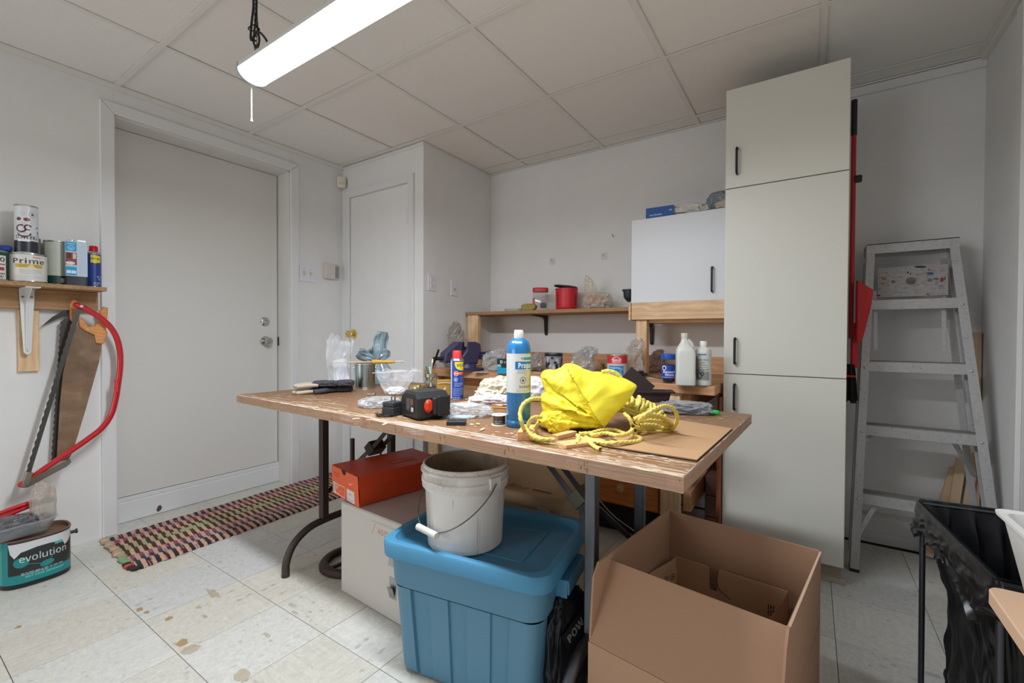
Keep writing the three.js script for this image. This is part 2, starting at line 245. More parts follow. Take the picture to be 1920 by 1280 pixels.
{ // door 1, deep in the left wall
  const d = structure('door_1', 'wide flat door with knob and deadbolt'), fx = XA - D1.deep;
  part(d, 'door_panel', slab(fx - 0.045, fx, 0.137, 2.082, D1.z0 + 0.012, D1.z1 - 0.004, 0.002, 'y'), doorPaint);
  part(d, 'jamb', [slab(fx - 0.06, XA, 0, D1.top, D1.z0, D1.z0 + 0.006), slab(fx - 0.06, XA, 0, D1.top, D1.z1 - 0.006, D1.z1), slab(fx - 0.06, XA, D1.top - 0.016, D1.top, D1.z0, D1.z1)], doorPaint);
  part(d, 'gap_backing', slab(fx - 0.1, fx - 0.05, 0, D1.top, D1.z0 - 0.05, D1.z1 + 0.05), mat(0x2a2622, 0.9));
  part(d, 'sill', [slab(fx - 0.05, fx + 0.006, 0, 0.11, D1.z0, D1.z1, 0.006), slab(fx - 0.05, fx + 0.002, 0.11, 0.134, D1.z0, D1.z1, 0.003)], mat(0xececee, 0.35, { bumpMap: rep(floorTex, 6, 10), bumpScale: 0.003 }));
  part(d, 'sill_chip', [at(ext([[0, 0], [0.014, 0.006], [0.02, 0.02], [0.012, 0.036], [0, 0.03], [-0.006, 0.012]], 0.002), [fx + 0.006, 0.012, -0.975], [0, PI / 2, 0])], mat(0x5b4a3e, 0.8));
  for (const y of [1.091, 0.962]) {
    if (y > 1) { const b = part(d, 'deadbolt', at(lathe([[0, 0.012], [0.016, 0.012], [0.018, 0.009], [0.026, 0.007], [0.031, 0.002], [0.031, 0]], 32), [0, 0, 0], [PI / 2, 0, 0]), chrome, [fx, y, -1.573], [0, PI / 2, 0]); part(b, 'thumb_turn', box(0.02, 0.007, 0.014, 0.003), chrome, [0, 0, 0.016], [0, 0, 0.6]); }
    else { const b = part(d, 'knob', knobGeo(0.025, 0.06), chrome, [fx, y, -1.573], [0, PI / 2, 0]); part(b, 'lock_button', at(cyl(0.006, 0.005, 0.006, 14), [0, 0, 0], [PI / 2, 0, 0]), steel, [0, 0, 0.062]); }
  }
  part(d, 'strike_plate', slab(fx - 0.004, fx + 0.012, 0.93, 0.99, D1.z0 + 0.004, D1.z0 + 0.0075), darkIron);
  const t = structure('trim_2', 'white casing around the wide door'), w = 0.055;
  const cas = (pts) => muv(at(ext(pts, 0.018, 0.003), [XA, 0, 0], [0, PI / 2, 0]), 'y');   // drawn in (-z, y)
  part(t, 'casing', cas([[-D1.z1, 0.002], [-D1.z1, D1.top - 0.006], [-D1.z1 - w, D1.top + w - 0.006], [-D1.z1 - w, 0.002]]), trimPaint);
  part(t, 'casing', cas([[-D1.z0, 0.002], [-D1.z0 + w, 0.002], [-D1.z0 + w, D1.top + w - 0.006], [-D1.z0, D1.top - 0.006]]), trimPaint);
  part(t, 'casing', cas([[-D1.z1, D1.top - 0.005], [-D1.z0, D1.top - 0.005], [-D1.z0 + w, D1.top + w - 0.005], [-D1.z1 - w, D1.top + w - 0.005]]), trimPaint);
}
{ // door 2, closet
  const d = structure('door_2', 'narrow flat closet door with a brass knob'), x0 = -2.798, x1 = -2.206;
  part(d, 'door_panel', slab(x0, x1, 0.012, 1.996, ZD - 0.02, ZD + 0.006, 0.002, 'y'), wallPaint);
  const k = part(d, 'knob', knobGeo(0.026, 0.062), brass, [-2.757, 1.012, ZD + 0.006]); part(k, 'lock_button', at(cyl(0.005, 0.004, 0.006, 12), [0, 0, 0], [PI / 2, 0, 0]), brass, [0, 0, 0.064]);
  for (const y of [1.79, 0.25]) part(d, 'hinge', [at(cyl(0.006, 0.006, 0.09, 12), [x1 + 0.003, y, ZD + 0.011]), slab(x1 - 0.012, x1 + 0.012, y - 0.045, y + 0.045, ZD + 0.0055, ZD + 0.008)], trimPaint);
  const t = structure('trim_3', 'white casing around the closet door'), w = 0.052, a = x1 + 0.006, b = x0 - 0.006, h = 2.003;
  const cas = (pts) => muv(at(ext(pts, 0.016, 0.003), [0, 0, ZD]), 'y');
  part(t, 'casing', cas([[a, 0.002], [a + w, 0.002], [a + w, h + w], [a, h]]), trimPaint);
  part(t, 'casing', cas([[b, 0.002], [b, h], [b - w, h + w], [b - w, 0.002]]), trimPaint);
  part(t, 'casing', cas([[b, h], [a, h], [a + w, h + w], [b - w, h + w]]), trimPaint);
}

// ---------- the shop light ----------
{
  const L = LAMP, len = L.x1 - L.x0, cx = (L.x0 + L.x1) / 2;
  const t = thing('shop_light', 'long glowing strip light hung from the ceiling on a chain', 'lamp', [cx, L.y, L.z]);
  part(t, 'housing', [slab(-len / 2, len / 2, 0.002, 0.02, -L.w / 2, L.w / 2, 0.004)], mat(0xcfcfcb, 0.5));
  const arc = []; for (let i = 0; i <= 16; i++) { const a = PI + PI * i / 16; arc.push([Math.cos(a) * L.w / 2, Math.sin(a) * 0.034]); }
  part(t, 'diffuser', at(ext(arc, len - 0.01), [-len / 2 + 0.005, 0.002, 0], [0, PI / 2, 0]), mat(0xffffff, 0.5, { emissive: new THREE.Color().setRGB(0.97, 0.99, 1), emissiveIntensity: 2.2 }));
  for (const s of [-1, 1]) part(t, 'end_cap', at(ext(arc.map((p) => [p[0] * 1.04, p[1] * 1.06]).concat([[L.w / 2, 0.02], [-L.w / 2, 0.02]]), 0.006), [s * (len / 2) - 0.003, 0.001, 0], [0, PI / 2, 0]), mat(0x9aa0a6, 0.5));
  part(t, 'hook', tube([[-len / 2 + 0.03, 0.02, 0], [-len / 2 + 0.03, 0.05, 0.004], [-len / 2 + 0.04, 0.06, 0]], 0.002, 16, 6), steel);
  const cord = thing('pull_chain', 'short beaded pull cord hanging under the end of the strip light', 'pull cord', [-1.603, 0, L.z]);
  part(cord, 'cord', rod(V(0, 1.76, 0), V(0, 1.872, 0), 0.0008, 6), white);
  const beads = []; for (let y = 1.75; y < 1.858; y += 0.0048) beads.push(at(new THREE.SphereGeometry(0.0022, 8, 6), [0, y, 0])); part(cord, 'bead_string', beads, mat(0xf0e8cc, 0.3));
  part(cord, 'bell', at(cyl(0.004, 0.002, 0.012, 10), [0, 1.743, 0]), white);
  const link = new THREE.TorusGeometry(0.0085, 0.0016, 6, 14); link.scale(0.62, 1.1, 1);
  const hang = (x, label) => { const c = thing('hanging_chain', label, 'chain', [x, 0, L.z]); let k = 0; for (let y = L.y + 0.055; y < HC - 0.004; y += 0.0152) part(c, 'chain_link', link, metal(0x6a6a68, 0.5), [0, y, 0], [0, (k++ % 2) * PI / 2 + 0.4, 0]); part(c, 'ceiling_hook', tube([[0, HC, 0], [0, HC - 0.012, 0], [0.006, HC - 0.02, 0]], 0.0018, 10, 6), steel); return c; };
  hang(-1.574, 'steel link chain holding the near end of the strip light');
  hang(-0.46, 'steel link chain holding the far end of the strip light');
  const y0 = L.y + 0.02;
  single('power_cord', 'black cord bundled in loops around the lamp chain', 'cord', [tube([[-1.482, y0 + 0.006, L.z], [-1.497, y0 + 0.06, L.z + 0.005], [-1.542, y0 + 0.1, L.z + 0.012], [-1.580, y0 + 0.085, L.z + 0.012], [-1.584, y0 + 0.13, L.z + 0.01], [-1.564, y0 + 0.2, L.z + 0.012], [-1.580, y0 + 0.27, L.z + 0.01], [-1.582, HC, L.z + 0.01]], 0.0036, 70, 8),
    tube([[-1.582, HC, L.z - 0.008], [-1.589, y0 + 0.2, L.z - 0.01], [-1.572, y0 + 0.125, L.z - 0.006], [-1.559, y0 + 0.085, L.z - 0.004], [-1.574, y0 + 0.066, L.z - 0.004], [-1.592, y0 + 0.09, L.z - 0.002], [-1.582, y0 + 0.13, L.z], [-1.569, y0 + 0.19, L.z], [-1.572, HC, L.z]], 0.0034, 80, 8), tube([[-1.597, y0 + 0.128, L.z + 0.012], [-1.577, y0 + 0.126, L.z + 0.018], [-1.562, y0 + 0.13, L.z + 0.012], [-1.572, y0 + 0.131, L.z - 0.012], [-1.597, y0 + 0.129, L.z + 0.002]], 0.002, 30, 6, true)], blackSoft);
}

// ---------- folding work table ----------
const TY = 0.74, TO = V(-2.105, 0, -0.961), TTURN = -0.038;
{
  const W = 1.909, D = 0.845, T = 0.034;
  const top = canvasTex(2048, 912, (x, w, h) => {
    const sx = w / W, sy = h / D; x.fillStyle = '#8a6546'; x.fillRect(0, 0, w, h);
    for (let i = 0; i < 900; i++) { x.fillStyle = `rgba(${rr(90, 175)},${rr(70, 130)},${rr(50, 90)},0.10)`; x.beginPath(); x.ellipse(rnd() * w, rnd() * h, rr(5, 70), rr(2, 16), rr(-0.15, 0.15), 0, TAU); x.fill(); }
    // worn pale strokes along the front edge (canvas bottom = front)
    for (let i = 0; i < 260; i++) { const px = rnd() * w, d = rnd() < 0.75 ? rr(0.004, 0.035) : rr(0.03, 0.12), l = rr(10, 190); x.strokeStyle = `rgba(${rr(205, 240)},${rr(190, 228)},${rr(170, 215)},${rr(0.25, 0.8)})`; x.lineWidth = rr(1, 5); x.beginPath(); x.moveTo(px, h - d * sy); x.lineTo(px + l, h - (d + rr(-0.006, 0.006)) * sy); x.stroke(); }
    for (let i = 0; i < 600; i++) { const px = rnd() < 0.6 ? rr(0.72, 1) * w : rnd() * w, py = rnd() < 0.5 ? h - rr(0, 0.25) * h : rnd() * h; x.fillStyle = rnd() < 0.65 ? `rgba(222,196,160,${rr(0.3, 0.85)})` : `rgba(235,232,228,${rr(0.3, 0.8)})`; x.beginPath(); const n = 6; for (let k = 0; k < n; k++) { const a = k / n * TAU, q = rr(1.5, 8); x.lineTo(px + Math.cos(a) * q * 1.8, py + Math.sin(a) * q * 0.7); } x.fill(); }
    for (const [u, d, l, a] of [[0.18, 0.12, 150, 0.3], [0.2, 0.05, 120, 0.2], [0.45, 0.05, 230, 0.42], [0.55, 0.035, 260, 0.02], [0.62, 0.05, 200, -0.02], [0.7, 0.045, 160, 0.04], [0.86, 0.12, 60, 0.9], [0.94, 0.1, 50, 0.7], [0.95, 0.3, 40, 1]]) { x.strokeStyle = 'rgba(236,230,226,0.8)'; x.lineWidth = 5; x.beginPath(); x.moveTo(u * w, h - d * sy); x.lineTo(u * w + l * Math.cos(a), h - d * sy - l * Math.sin(a)); x.stroke(); }
    x.fillStyle = 'rgba(190,200,215,0.35)'; x.beginPath(); x.ellipse(0.62 * w, h - 26, 120, 14, 0, 0, TAU); x.fill(); x.beginPath(); x.ellipse(0.75 * w, h - 30, 90, 14, 0, 0, TAU); x.fill();
    for (let i = 0; i < 240; i++) { x.fillStyle = `rgba(50,36,26,${rr(0.15, 0.5)})`; x.fillRect(rnd() * w, rnd() * h, rr(1, 7), rr(1, 3)); }
  });
  const edge = canvasTex(1024, 64, (x, w, h) => {
    x.fillStyle = '#b89478'; x.fillRect(0, 0, w, h);
    for (let i = 0; i < 500; i++) { x.strokeStyle = `rgba(${rr(110, 215)},${rr(80, 170)},${rr(60, 140)},0.25)`; x.lineWidth = rr(0.6, 2.4); const y = rnd() * h, px = rnd() * w; x.beginPath(); x.moveTo(px, y); x.bezierCurveTo(px + 40, y + rr(-10, 10), px + 90, y + rr(-12, 12), px + 150, y + rr(-8, 8)); x.stroke(); }
    for (const px of [60, 250, 430, 610, 800, 930]) { x.strokeStyle = 'rgba(60,40,30,0.55)'; for (let k = 0; k < 6; k++) { x.lineWidth = rr(0.6, 2); const q = px + rr(-16, 16), y = rr(0, 40); x.beginPath(); x.moveTo(q, y); x.lineTo(q + rr(-3, 3), y + rr(6, 24)); x.stroke(); } }
    for (const [px, l] of [[700, 60], [980, 60]]) for (let k = 0; k < 60; k++) { x.strokeStyle = 'rgba(232,226,226,0.35)'; x.lineWidth = rr(1, 2.6); const q = px + rr(-l, l) * 0.6, y = 34 + rr(-18, 18); x.beginPath(); x.moveTo(q, y); x.lineTo(q + rr(8, 26), y + rr(-2, 5)); x.stroke(); }
    x.strokeStyle = 'rgba(250,238,222,0.75)'; x.lineWidth = 4; x.beginPath(); for (let i = 0; i <= 40; i++) x.lineTo(i * w / 40, h - 2 - rnd() * 5); x.stroke();
  });
  top.repeat.set(1 / W, 1 / D); edge.repeat.set(1 / 1.2, 1 / T); edge.offset.y = -(1 / T - 1);
  const topM = mat(0xffffff, 0.46, { map: top, bumpMap: top, bumpScale: 0.0006 }), edgeM = mat(0xffffff, 0.6, { map: edge, bumpMap: edge, bumpScale: 0.001 });
  const t = thing('folding_table', 'long brown folding work table with a worn paint-streaked top and dark steel legs', 'table', TO, TTURN);
  const front = []; for (let i = 0; i <= 60; i++) { const u = i / 60 * W; let d = 0.0016 * N3(u * 22, 1, 1); if (u > 0.86 && u < 0.935) continue; front.push([u, d + (u < 0.86 ? 0.006 : 0)]); if (u <= 0.86 && (i + 1) / 60 * W > 0.86) front.push([0.858, 0.004], [0.865, 0.016], [0.885, 0.022], [0.905, 0.017], [0.926, 0.024], [0.935, 0.018], [0.937, -0.006]); }
  const back = []; for (let i = 20; i >= 0; i--) back.push([i / 20 * W, D + 0.0015 * N3(i, 5, 2)]);
  const plate = at(ext(front.concat(back), T, 0.0025), [0, TY - T, 0], [-PI / 2, 0, 0]);
  part(t, 'tabletop', plate, [topM, edgeM]);
  part(t, 'hinge_batten', [slab(0.1, 0.3, TY - T - 0.018, TY - T, -0.1, -0.06), slab(0.865, 0.93, TY - T - 0.006, TY - T + 0.012, -0.2, -0.026)], pineDark);
  part(t, 'underside_rail', [slab(1.33, 1.5, TY - T - 0.02, TY - T - 0.001, -0.62, -0.06), slab(0.28, 1.7, TY - T - 0.02, TY - T - 0.001, -0.46, -0.4), slab(0.3, 0.34, TY - T - 0.03, TY - T - 0.001, -0.68, -0.2), slab(1.575, 1.615, TY - T - 0.03, TY - T - 0.001, -0.72, -0.2)], pineDark);
  for (const [lx, m, s] of [[0.297, darkIron, 1], [1.603, grayTube, -1]]) {
    const g = part(t, 'leg_frame', [tube([[lx, 0.004, -0.068], [lx, 0.06, -0.072], [lx, 0.125, -0.105], [lx, 0.168, -0.17], [lx, 0.182, -0.26], [lx, 0.183, -0.42], [lx, 0.182, -0.6], [lx, 0.168, -0.69], [lx, 0.125, -0.755], [lx, 0.06, -0.788], [lx, 0.004, -0.792]], 0.0155, 90, 10), at(cyl(0.016, 0.016, 0.008, 14), [lx, 0.004, -0.068]), at(cyl(0.016, 0.016, 0.008, 14), [lx, 0.004, -0.792])], m);
    part(t, 'leg_post', slab(lx - 0.016, lx + 0.016, 0.19, TY - T - 0.003, -0.256, -0.224, 0.004, 'y'), m);
    part(t, 'leg_post', slab(lx - 0.016, lx + 0.016, 0.19, TY - T - 0.003, -0.63, -0.598, 0.004, 'y'), m);
    const h = s > 0 ? [0.66, TY - T - 0.02, 0.42, 0.47] : [1.27, TY - T - 0.02, 1.49, 0.47];
    for (const z of [-0.385, -0.445]) part(t, 'brace', bar(V(h[0], h[1], z), V(h[2], h[3], z), 0.02, 0.005, V(0, 0, 1)), m);
    part(t, 'brace', bar(V(h[2], h[3] + 0.01, -0.39), V(lx - 0.014 * s * 0 + 0.0, 0.3, -0.262), 0.02, 0.006), m);
    part(t, 'brace', bar(V(h[2], h[3] + 0.01, -0.44), V(lx, 0.3, -0.592), 0.02, 0.006), m);
    part(t, 'brace_lock', at(box(0.05, 0.05, 0.075, 0.003), [h[2] + s * 0.01, h[3] + 0.02, -0.415], [0, 0, 0.75 * s]), s > 0 ? m : metal(0x7a7868, 0.5));
  }
}

// ---------- under the table ----------
const blueTote = mat(0x4a90b8, 0.42, { bumpMap: rep(paintBump, 5), bumpScale: 0.0002 }), blueBody = mat(0x578aa6, 0.5);
{
  const t = thing('storage_tote', 'blue lidded plastic storage tote carrying the white bucket', 'storage bin', [-0.829, 0, -1.122], 0.155);
  const R = (y, w, d, r = 0.05) => ({ y, pts: rring(w, d, r) });
  // outline with vertical stepped panels
  const G = (y, w, d, k) => { const pts = [], st = [-1, -0.8, -0.79, -0.5, -0.49, -0.1, -0.09, 0.2, 0.21, 0.55, 0.56, 0.86, 0.87, 1], in_ = [0, 0, 1, 1, 0.4, 0.4, 1.1, 1.1, 0.35, 0.35, 1, 1, 0, 0], r = 0.04; for (const [cx, cz, a] of [[1, 1, 0], [-1, 1, 1], [-1, -1, 2], [1, -1, 3]]) { for (let i = 0; i <= 6; i++) { const t = (a + i / 6) * PI / 2; pts.push([cx * (w / 2 - r) + r * Math.cos(t), cz * (d / 2 - r) + r * Math.sin(t)]); } const n = st.length; for (let i = 0; i < n; i++) { const q = 0.009 * k * in_[i]; if (a === 0) pts.push([-st[i] * (w / 2 - r - 0.004), d / 2 - q]); else if (a === 2) pts.push([st[i] * (w / 2 - r - 0.004), -d / 2 + q]); else if (a === 1) pts.push([-w / 2 + q, -st[i] * (d / 2 - r - 0.004)]); else pts.push([w / 2 - q, st[i] * (d / 2 - r - 0.004)]); } } return { y, pts }; };
  part(t, 'body', loft([G(0.006, 0.425, 0.318, 0), G(0.016, 0.44, 0.333, 1), G(0.258, 0.474, 0.36, 1), G(0.263, 0.478, 0.364, 0)], true), blueBody);
  part(t, 'upper_band', loft([R(0.262, 0.472, 0.358), R(0.27, 0.49, 0.374), R(0.356, 0.5, 0.384), R(0.36, 0.5, 0.384)], true, true), blueBody);
  part(t, 'caster_foot', [-1, 1].flatMap((a) => [-1, 1].map((b) => at(cyl(0.018, 0.018, 0.014, 14), [a * 0.18, 0.007, b * 0.13]))), black);
  for (const s of [1, -1]) part(t, 'handle', [at(box(0.04, 0.016, 0.16, 0.004), [s * 0.264, 0.335, 0]), at(box(0.006, 0.034, 0.16, 0.002), [s * 0.282, 0.32, 0]), at(box(0.034, 0.05, 0.006, 0.002), [s * 0.262, 0.318, 0.078]), at(box(0.034, 0.05, 0.006, 0.002), [s * 0.262, 0.318, -0.078])], blueTote);
  const lid = part(t, 'lid', loft([R(0.352, 0.522, 0.402), R(0.356, 0.534, 0.412), R(0.392, 0.538, 0.416), R(0.4, 0.53, 0.408), R(0.402, 0.516, 0.394), R(0.4, 0.49, 0.368), R(0.379, 0.474, 0.352), R(0.3765, 0.465, 0.343, 0.045)], false, true), blueTote);
  part(lid, 'raised_frame', [slab(-0.15, 0.15, 0.3755, 0.3785, 0.1, 0.106), slab(-0.15, 0.15, 0.3755, 0.3785, -0.106, -0.1), slab(-0.156, -0.15, 0.3755, 0.3785, -0.106, 0.106), slab(0.15, 0.156, 0.3755, 0.3785, -0.106, 0.106)], blueTote);
}
{
  const tx = canvasTex(1024, 512, (x, w, h) => {
    x.fillStyle = '#e9e6e1'; x.fillRect(0, 0, w, h);
    for (let i = 0; i < 520; i++) { const a = rnd(); x.fillStyle = `rgba(${rr(60, 130)},${rr(50, 105)},${rr(40, 80)},${rr(0.05, 0.35)})`; const py = a < 0.5 ? rr(0, 130) : rnd() * h; x.beginPath(); x.ellipse(rnd() * w, py, rr(0.6, 4), rr(1, 10), 0, 0, TAU); x.fill(); }
    for (let i = 0; i < 60; i++) { x.fillStyle = `rgba(120,100,80,0.06)`; x.beginPath(); x.ellipse(rnd() * w, rnd() * h, rr(20, 90), rr(20, 90), 0, 0, TAU); x.fill(); }
  });
  const dirty = mat(0xffffff, 0.5, { map: tx }), inner = mat(0xcbb79f, 0.7, { map: rep(tx, 2) }); inner.side = THREE.DoubleSide;
  const C = [-0.878, 0.3772, -1.062], t = thing('bucket', 'dirty white plastic pail with a wire handle standing on the blue tote lid', 'bucket', C, face(C[0], C[2]));
  part(t, 'body', lathe([[0, 0.001], [0.108, 0.001], [0.1135, 0.006], [0.121, 0.165], [0.1225, 0.178], [0.1305, 0.18], [0.1305, 0.186], [0.1285, 0.19], [0.1325, 0.194], [0.1325, 0.205], [0.1285, 0.209], [0.1285, 0.222], [0.1345, 0.226], [0.1345, 0.232], [0.1285, 0.236], [0.1285, 0.244], [0.1255, 0.247], [0.121, 0.244]], 72), dirty);
  part(t, 'inside', lathe([[0.121, 0.2445], [0.117, 0.16], [0.11, 0.008], [0, 0.006]], 72), inner);
  const ax = V(0.65, 0, 0.76), pe = V(-0.76, 0, 0.65);
  for (const s of [1, -1]) part(t, 'handle_ear', at(box(0.042, 0.034, 0.012, 0.003), ax.clone().multiplyScalar(0.129 * s).setY(0.206), [0, Math.atan2(ax.x * s, ax.z * s), 0]), dirty);
  const pts = []; for (let i = 0; i <= 24; i++) { const a = PI * i / 24; pts.push(ax.clone().multiplyScalar(Math.cos(a) * 0.141).addScaledVector(pe, 0.004 + Math.sin(a) * 0.138).setY(0.206 - Math.sin(a) ** 0.9 * 0.135)); }
  const b = part(t, 'bail', tube(pts, 0.0019, 90, 8), metal(0x74736f, 0.5));
  const mid = pts[12], d = ax.clone(); part(b, 'grip', [rod(mid.clone().addScaledVector(d, -0.045), mid.clone().addScaledVector(d, 0.045), 0.0095, 18)], mat(0xd8d3c8, 0.5));
}
const cartonWhite = mat(0xd6d1cb, 0.7, { bumpMap: rep(paintBump, 6), bumpScale: 0.0002 });
const decal = (parent, name, w, h, tex, p, r, o = {}) => part(parent, name, new THREE.PlaneGeometry(w, h).translate(0, 0, 0.0004), mat(0xffffff, o.rough ?? 0.6, { map: tex, transparent: !!o.alpha, alphaTest: o.alpha ? 0.35 : 0 }), p, r, o.label);
{
  const w = 0.362, h = 0.355, dp = 0.325, t = thing('carton', 'tall white cardboard carton under the left of the table with red lettering', 'box', [-1.525, 0, -1.083], -0.05);
  part(t, 'body', slab(0, w, 0.001, h - 0.004, -dp, 0, 0.004, 'y'), cartonWhite);
  part(t, 'top_flap', [at(box(w - 0.002, 0.0035, dp / 2 - 0.002, 0.001), [w / 2, h - 0.0018, -dp * 0.25])], mat(0xcdbcb6, 0.7));
  part(t, 'top_flap', [at(box(w - 0.002, 0.0035, dp / 2 - 0.002, 0.001), [w / 2, h - 0.0018, -dp * 0.75])], mat(0xcfc0ba, 0.7));
  decal(t, 'lettering', 0.16, 0.055, canvasTex(512, 176, (x, W, H) => { x.fillStyle = '#d6d1cb'; x.fillRect(0, 0, W, H); txt(x, 'ADISSEO', 300, 95, 84, '#cf5a48', { bold: false, sx: 1.05 }); x.strokeStyle = '#cf5a48'; x.lineWidth = 6; x.beginPath(); x.moveTo(18, 150); x.lineTo(84, 20); x.stroke(); }), [0.272, 0.3, 0.0005]);
  part(t, 'tape', [slab(0.297, 0.335, 0.08, 0.155, 0, 0.001), at(box(0.03, 0.05, 0.004, 0.002), [0.312, 0.1, 0.004], [0.3, 0, 0])], metal(0xa9aaad, 0.4));
  part(t, 'torn_flap', at(ext([[0, 0], [0.045, 0.003], [0.04, 0.075], [0.006, 0.07]], 0.002), [0.295, 0.195, 0.003], [-0.12, 0, 0]), mat(0xb9b6b4, 0.6));
}
{
  const w = 0.232, h = 0.118, dp = 0.38, or = mat(0xe8501f, 0.5), orL = mat(0xe24a1e, 0.48), t = thing('shoe_box', 'orange shoe box lying on top of the white carton', 'box', [-1.628, 0.3565, -1.115], -0.19);
  part(t, 'body', loft([{ y: 0.001, pts: [[w - 0.012, -0.012], [0.012, -0.012], [0.012, -dp + 0.012], [w - 0.012, -dp + 0.012]].map(([a, b]) => [a, b]).reverse() }, { y: h - 0.03, pts: [[w - 0.004, -0.003], [0.004, -0.003], [0.004, -dp + 0.003], [w - 0.004, -dp + 0.003]].reverse() }], true, true), or);
  part(t, 'lid', [at(box(w, 0.002, dp, 0.0008), [w / 2, h - 0.001, -dp / 2]), at(box(0.002, 0.046, dp, 0.0008), [w - 0.001, h - 0.024, -dp / 2], [0, 0, 0.04]), at(box(0.002, 0.046, dp, 0.0008), [0.001, h - 0.024, -dp / 2], [0, 0, -0.04]), at(box(w, 0.046, 0.002, 0.0008), [w / 2, h - 0.024, -dp + 0.001])], orL);
  const swoosh = (x, px, py, s, c) => { x.save(); x.translate(px, py); x.scale(s, s); x.fillStyle = c; x.beginPath(); x.moveTo(0, 10); x.bezierCurveTo(-14, 30, 2, 42, 26, 32); x.lineTo(100, 0); x.lineTo(24, 22); x.bezierCurveTo(6, 26, -2, 20, 0, 10); x.fill(); x.restore(); };
  decal(t, 'end_panel', w - 0.004, h - 0.002, canvasTex(512, 260, (x, W, H) => {
    x.fillStyle = '#f0683c'; x.fillRect(0, 0, W, H); x.fillStyle = '#120d0b'; x.beginPath(); x.arc(250, 0, 42, 0, PI); x.fill();
    swoosh(x, 345, 75, 0.85, '#f1d8cc'); x.strokeStyle = '#f0e2da'; x.lineWidth = 5; x.strokeRect(20, 152, 225, 96); x.fillStyle = '#ece8e4'; x.fillRect(20, 150, 46, 100); lines(x, 24, 160, 38, 9, 9, '#555', 5); txt(x, '11', 92, 190, 34, '#fff'); txt(x, 'o  o', 160, 205, 24, '#f3c3b0'); lines(x, 76, 162, 120, 1, 8, '#f8e9e2', 5); lines(x, 76, 236, 100, 1, 8, '#f8e9e2', 5);
    x.fillStyle = '#e4e2df'; x.fillRect(290, 150, 140, 106); x.strokeStyle = '#777'; x.lineWidth = 3; x.beginPath(); x.moveTo(310, 226); x.bezierCurveTo(350, 250, 390, 250, 412, 222); x.stroke(); swoosh(x, 335, 178, 0.5, '#333'); txt(x, '7937', 96, 70, 52, '#7c2a14', { bold: false, rot: 0.06 });
  }), [w / 2, h / 2 + 0.001, 0.0006], [0.05, 0, 0]);
  decal(t, 'lid_mark', 0.12, 0.05, canvasTex(256, 106, (x, W, H) => { x.fillStyle = '#e24a1e'; x.fillRect(0, 0, W, H); swoosh(x, 40, 30, 1.9, '#dfa793'); }), [w * 0.62, h + 0.0004, -dp * 0.62], [-PI / 2, 0, 1.35]);
}
{
  const tan = mat(0xb79b78, 0.5), R = (y, w, d, r = 0.07) => ({ y, pts: rring(w, d, r) });
  const t = thing('storage_tote', 'tan lidded storage tote behind the blue tote', 'storage bin', [-1.03, 0, -1.645], 0.03);
  part(t, 'body', loft([R(0.002, 0.46, 0.32, 0.05), R(0.3, 0.53, 0.38, 0.06), R(0.37, 0.54, 0.39, 0.06)], true, true), tan);
  const lid = part(t, 'lid', loft([R(0.362, 0.57, 0.415), R(0.395, 0.575, 0.42), R(0.402, 0.56, 0.405), R(0.402, 0.5, 0.345, 0.05), R(0.398, 0.49, 0.335, 0.05)], false, true), mat(0xbfa27e, 0.5));
  part(lid, 'slot', [slab(0.12, 0.2, 0.397, 0.3995, 0.13, 0.14), slab(-0.2, -0.12, 0.397, 0.3995, 0.13, 0.14)], mat(0x6e5b45, 0.7));
  part(lid, 'marker_scrawl', tube([[0.0, 0.4, 0.14], [0.03, 0.4, 0.12], [0.02, 0.4, 0.15], [0.06, 0.4, 0.125], [0.07, 0.4, 0.15], [0.1, 0.4, 0.13]], 0.0012, 40, 5), mat(0x8c6f58, 0.7));
  part(t, 'latch', [at(box(0.05, 0.07, 0.012, 0.004), [0.2, 0.33, 0.203])], mat(0xbdbab2, 0.4));
  const s = thing('scrap_bag', 'dark printed soil bag squeezed between the blue tote and the big open box', 'bag', [-0.556, 0.002, -1.12], 1.25);
  part(s, 'body', crumple(0.08, 0.14, 0.026, 0.16, 1.6, { detail: 18, power: 0.6 }), mat(0x15181f, 0.4));
  decal(s, 'print', 0.1, 0.06, canvasTex(256, 154, (x, W, H) => { x.fillStyle = '#15181f'; x.fillRect(0, 0, W, H); txt(x, 'POW', 120, 70, 78, '#a9a8a4'); x.fillStyle = '#8f7020'; x.fillRect(190, 120, 60, 24); }), [0.0, 0.2, 0.034], [-0.1, 0, 0.5]);
  const k = thing('iron_stand', 'rusty round iron stand base with spokes and a short rod beside the white carton', 'stand', [-1.672, 0, -1.245], 0.4);
  part(k, 'ring_base', lathe([[0.1, 0.004], [0.136, 0.002], [0.137, 0.014], [0.128, 0.026], [0.112, 0.03], [0.1, 0.024], [0.1, 0.004]], 48), mat(0x4a3b35, 0.6, { metalness: 0.5 }));
  for (let i = 0; i < 3; i++) part(k, 'spoke', at(box(0.1, 0.012, 0.018, 0.003), [Math.cos(i * TAU / 3) * 0.055, 0.016, Math.sin(i * TAU / 3) * 0.055], [0, -i * TAU / 3, 0]), mat(0x33302f, 0.5, { metalness: 0.5 }));
  part(k, 'rod', [rod(V(0, 0.012, 0), V(0, 0.55, 0), 0.0095, 12), at(cyl(0.022, 0.016, 0.03, 18), [0, 0.02, 0])], mat(0x4a3d36, 0.6, { metalness: 0.4 }));
}
const kraft = mat(0xbb9478, 0.8, { bumpMap: rep(paintBump, 4), bumpScale: 0.00015 }), kraftIn = mat(0xc29a78, 0.85), kraftEdge = mat(0xdcbda2, 0.9);
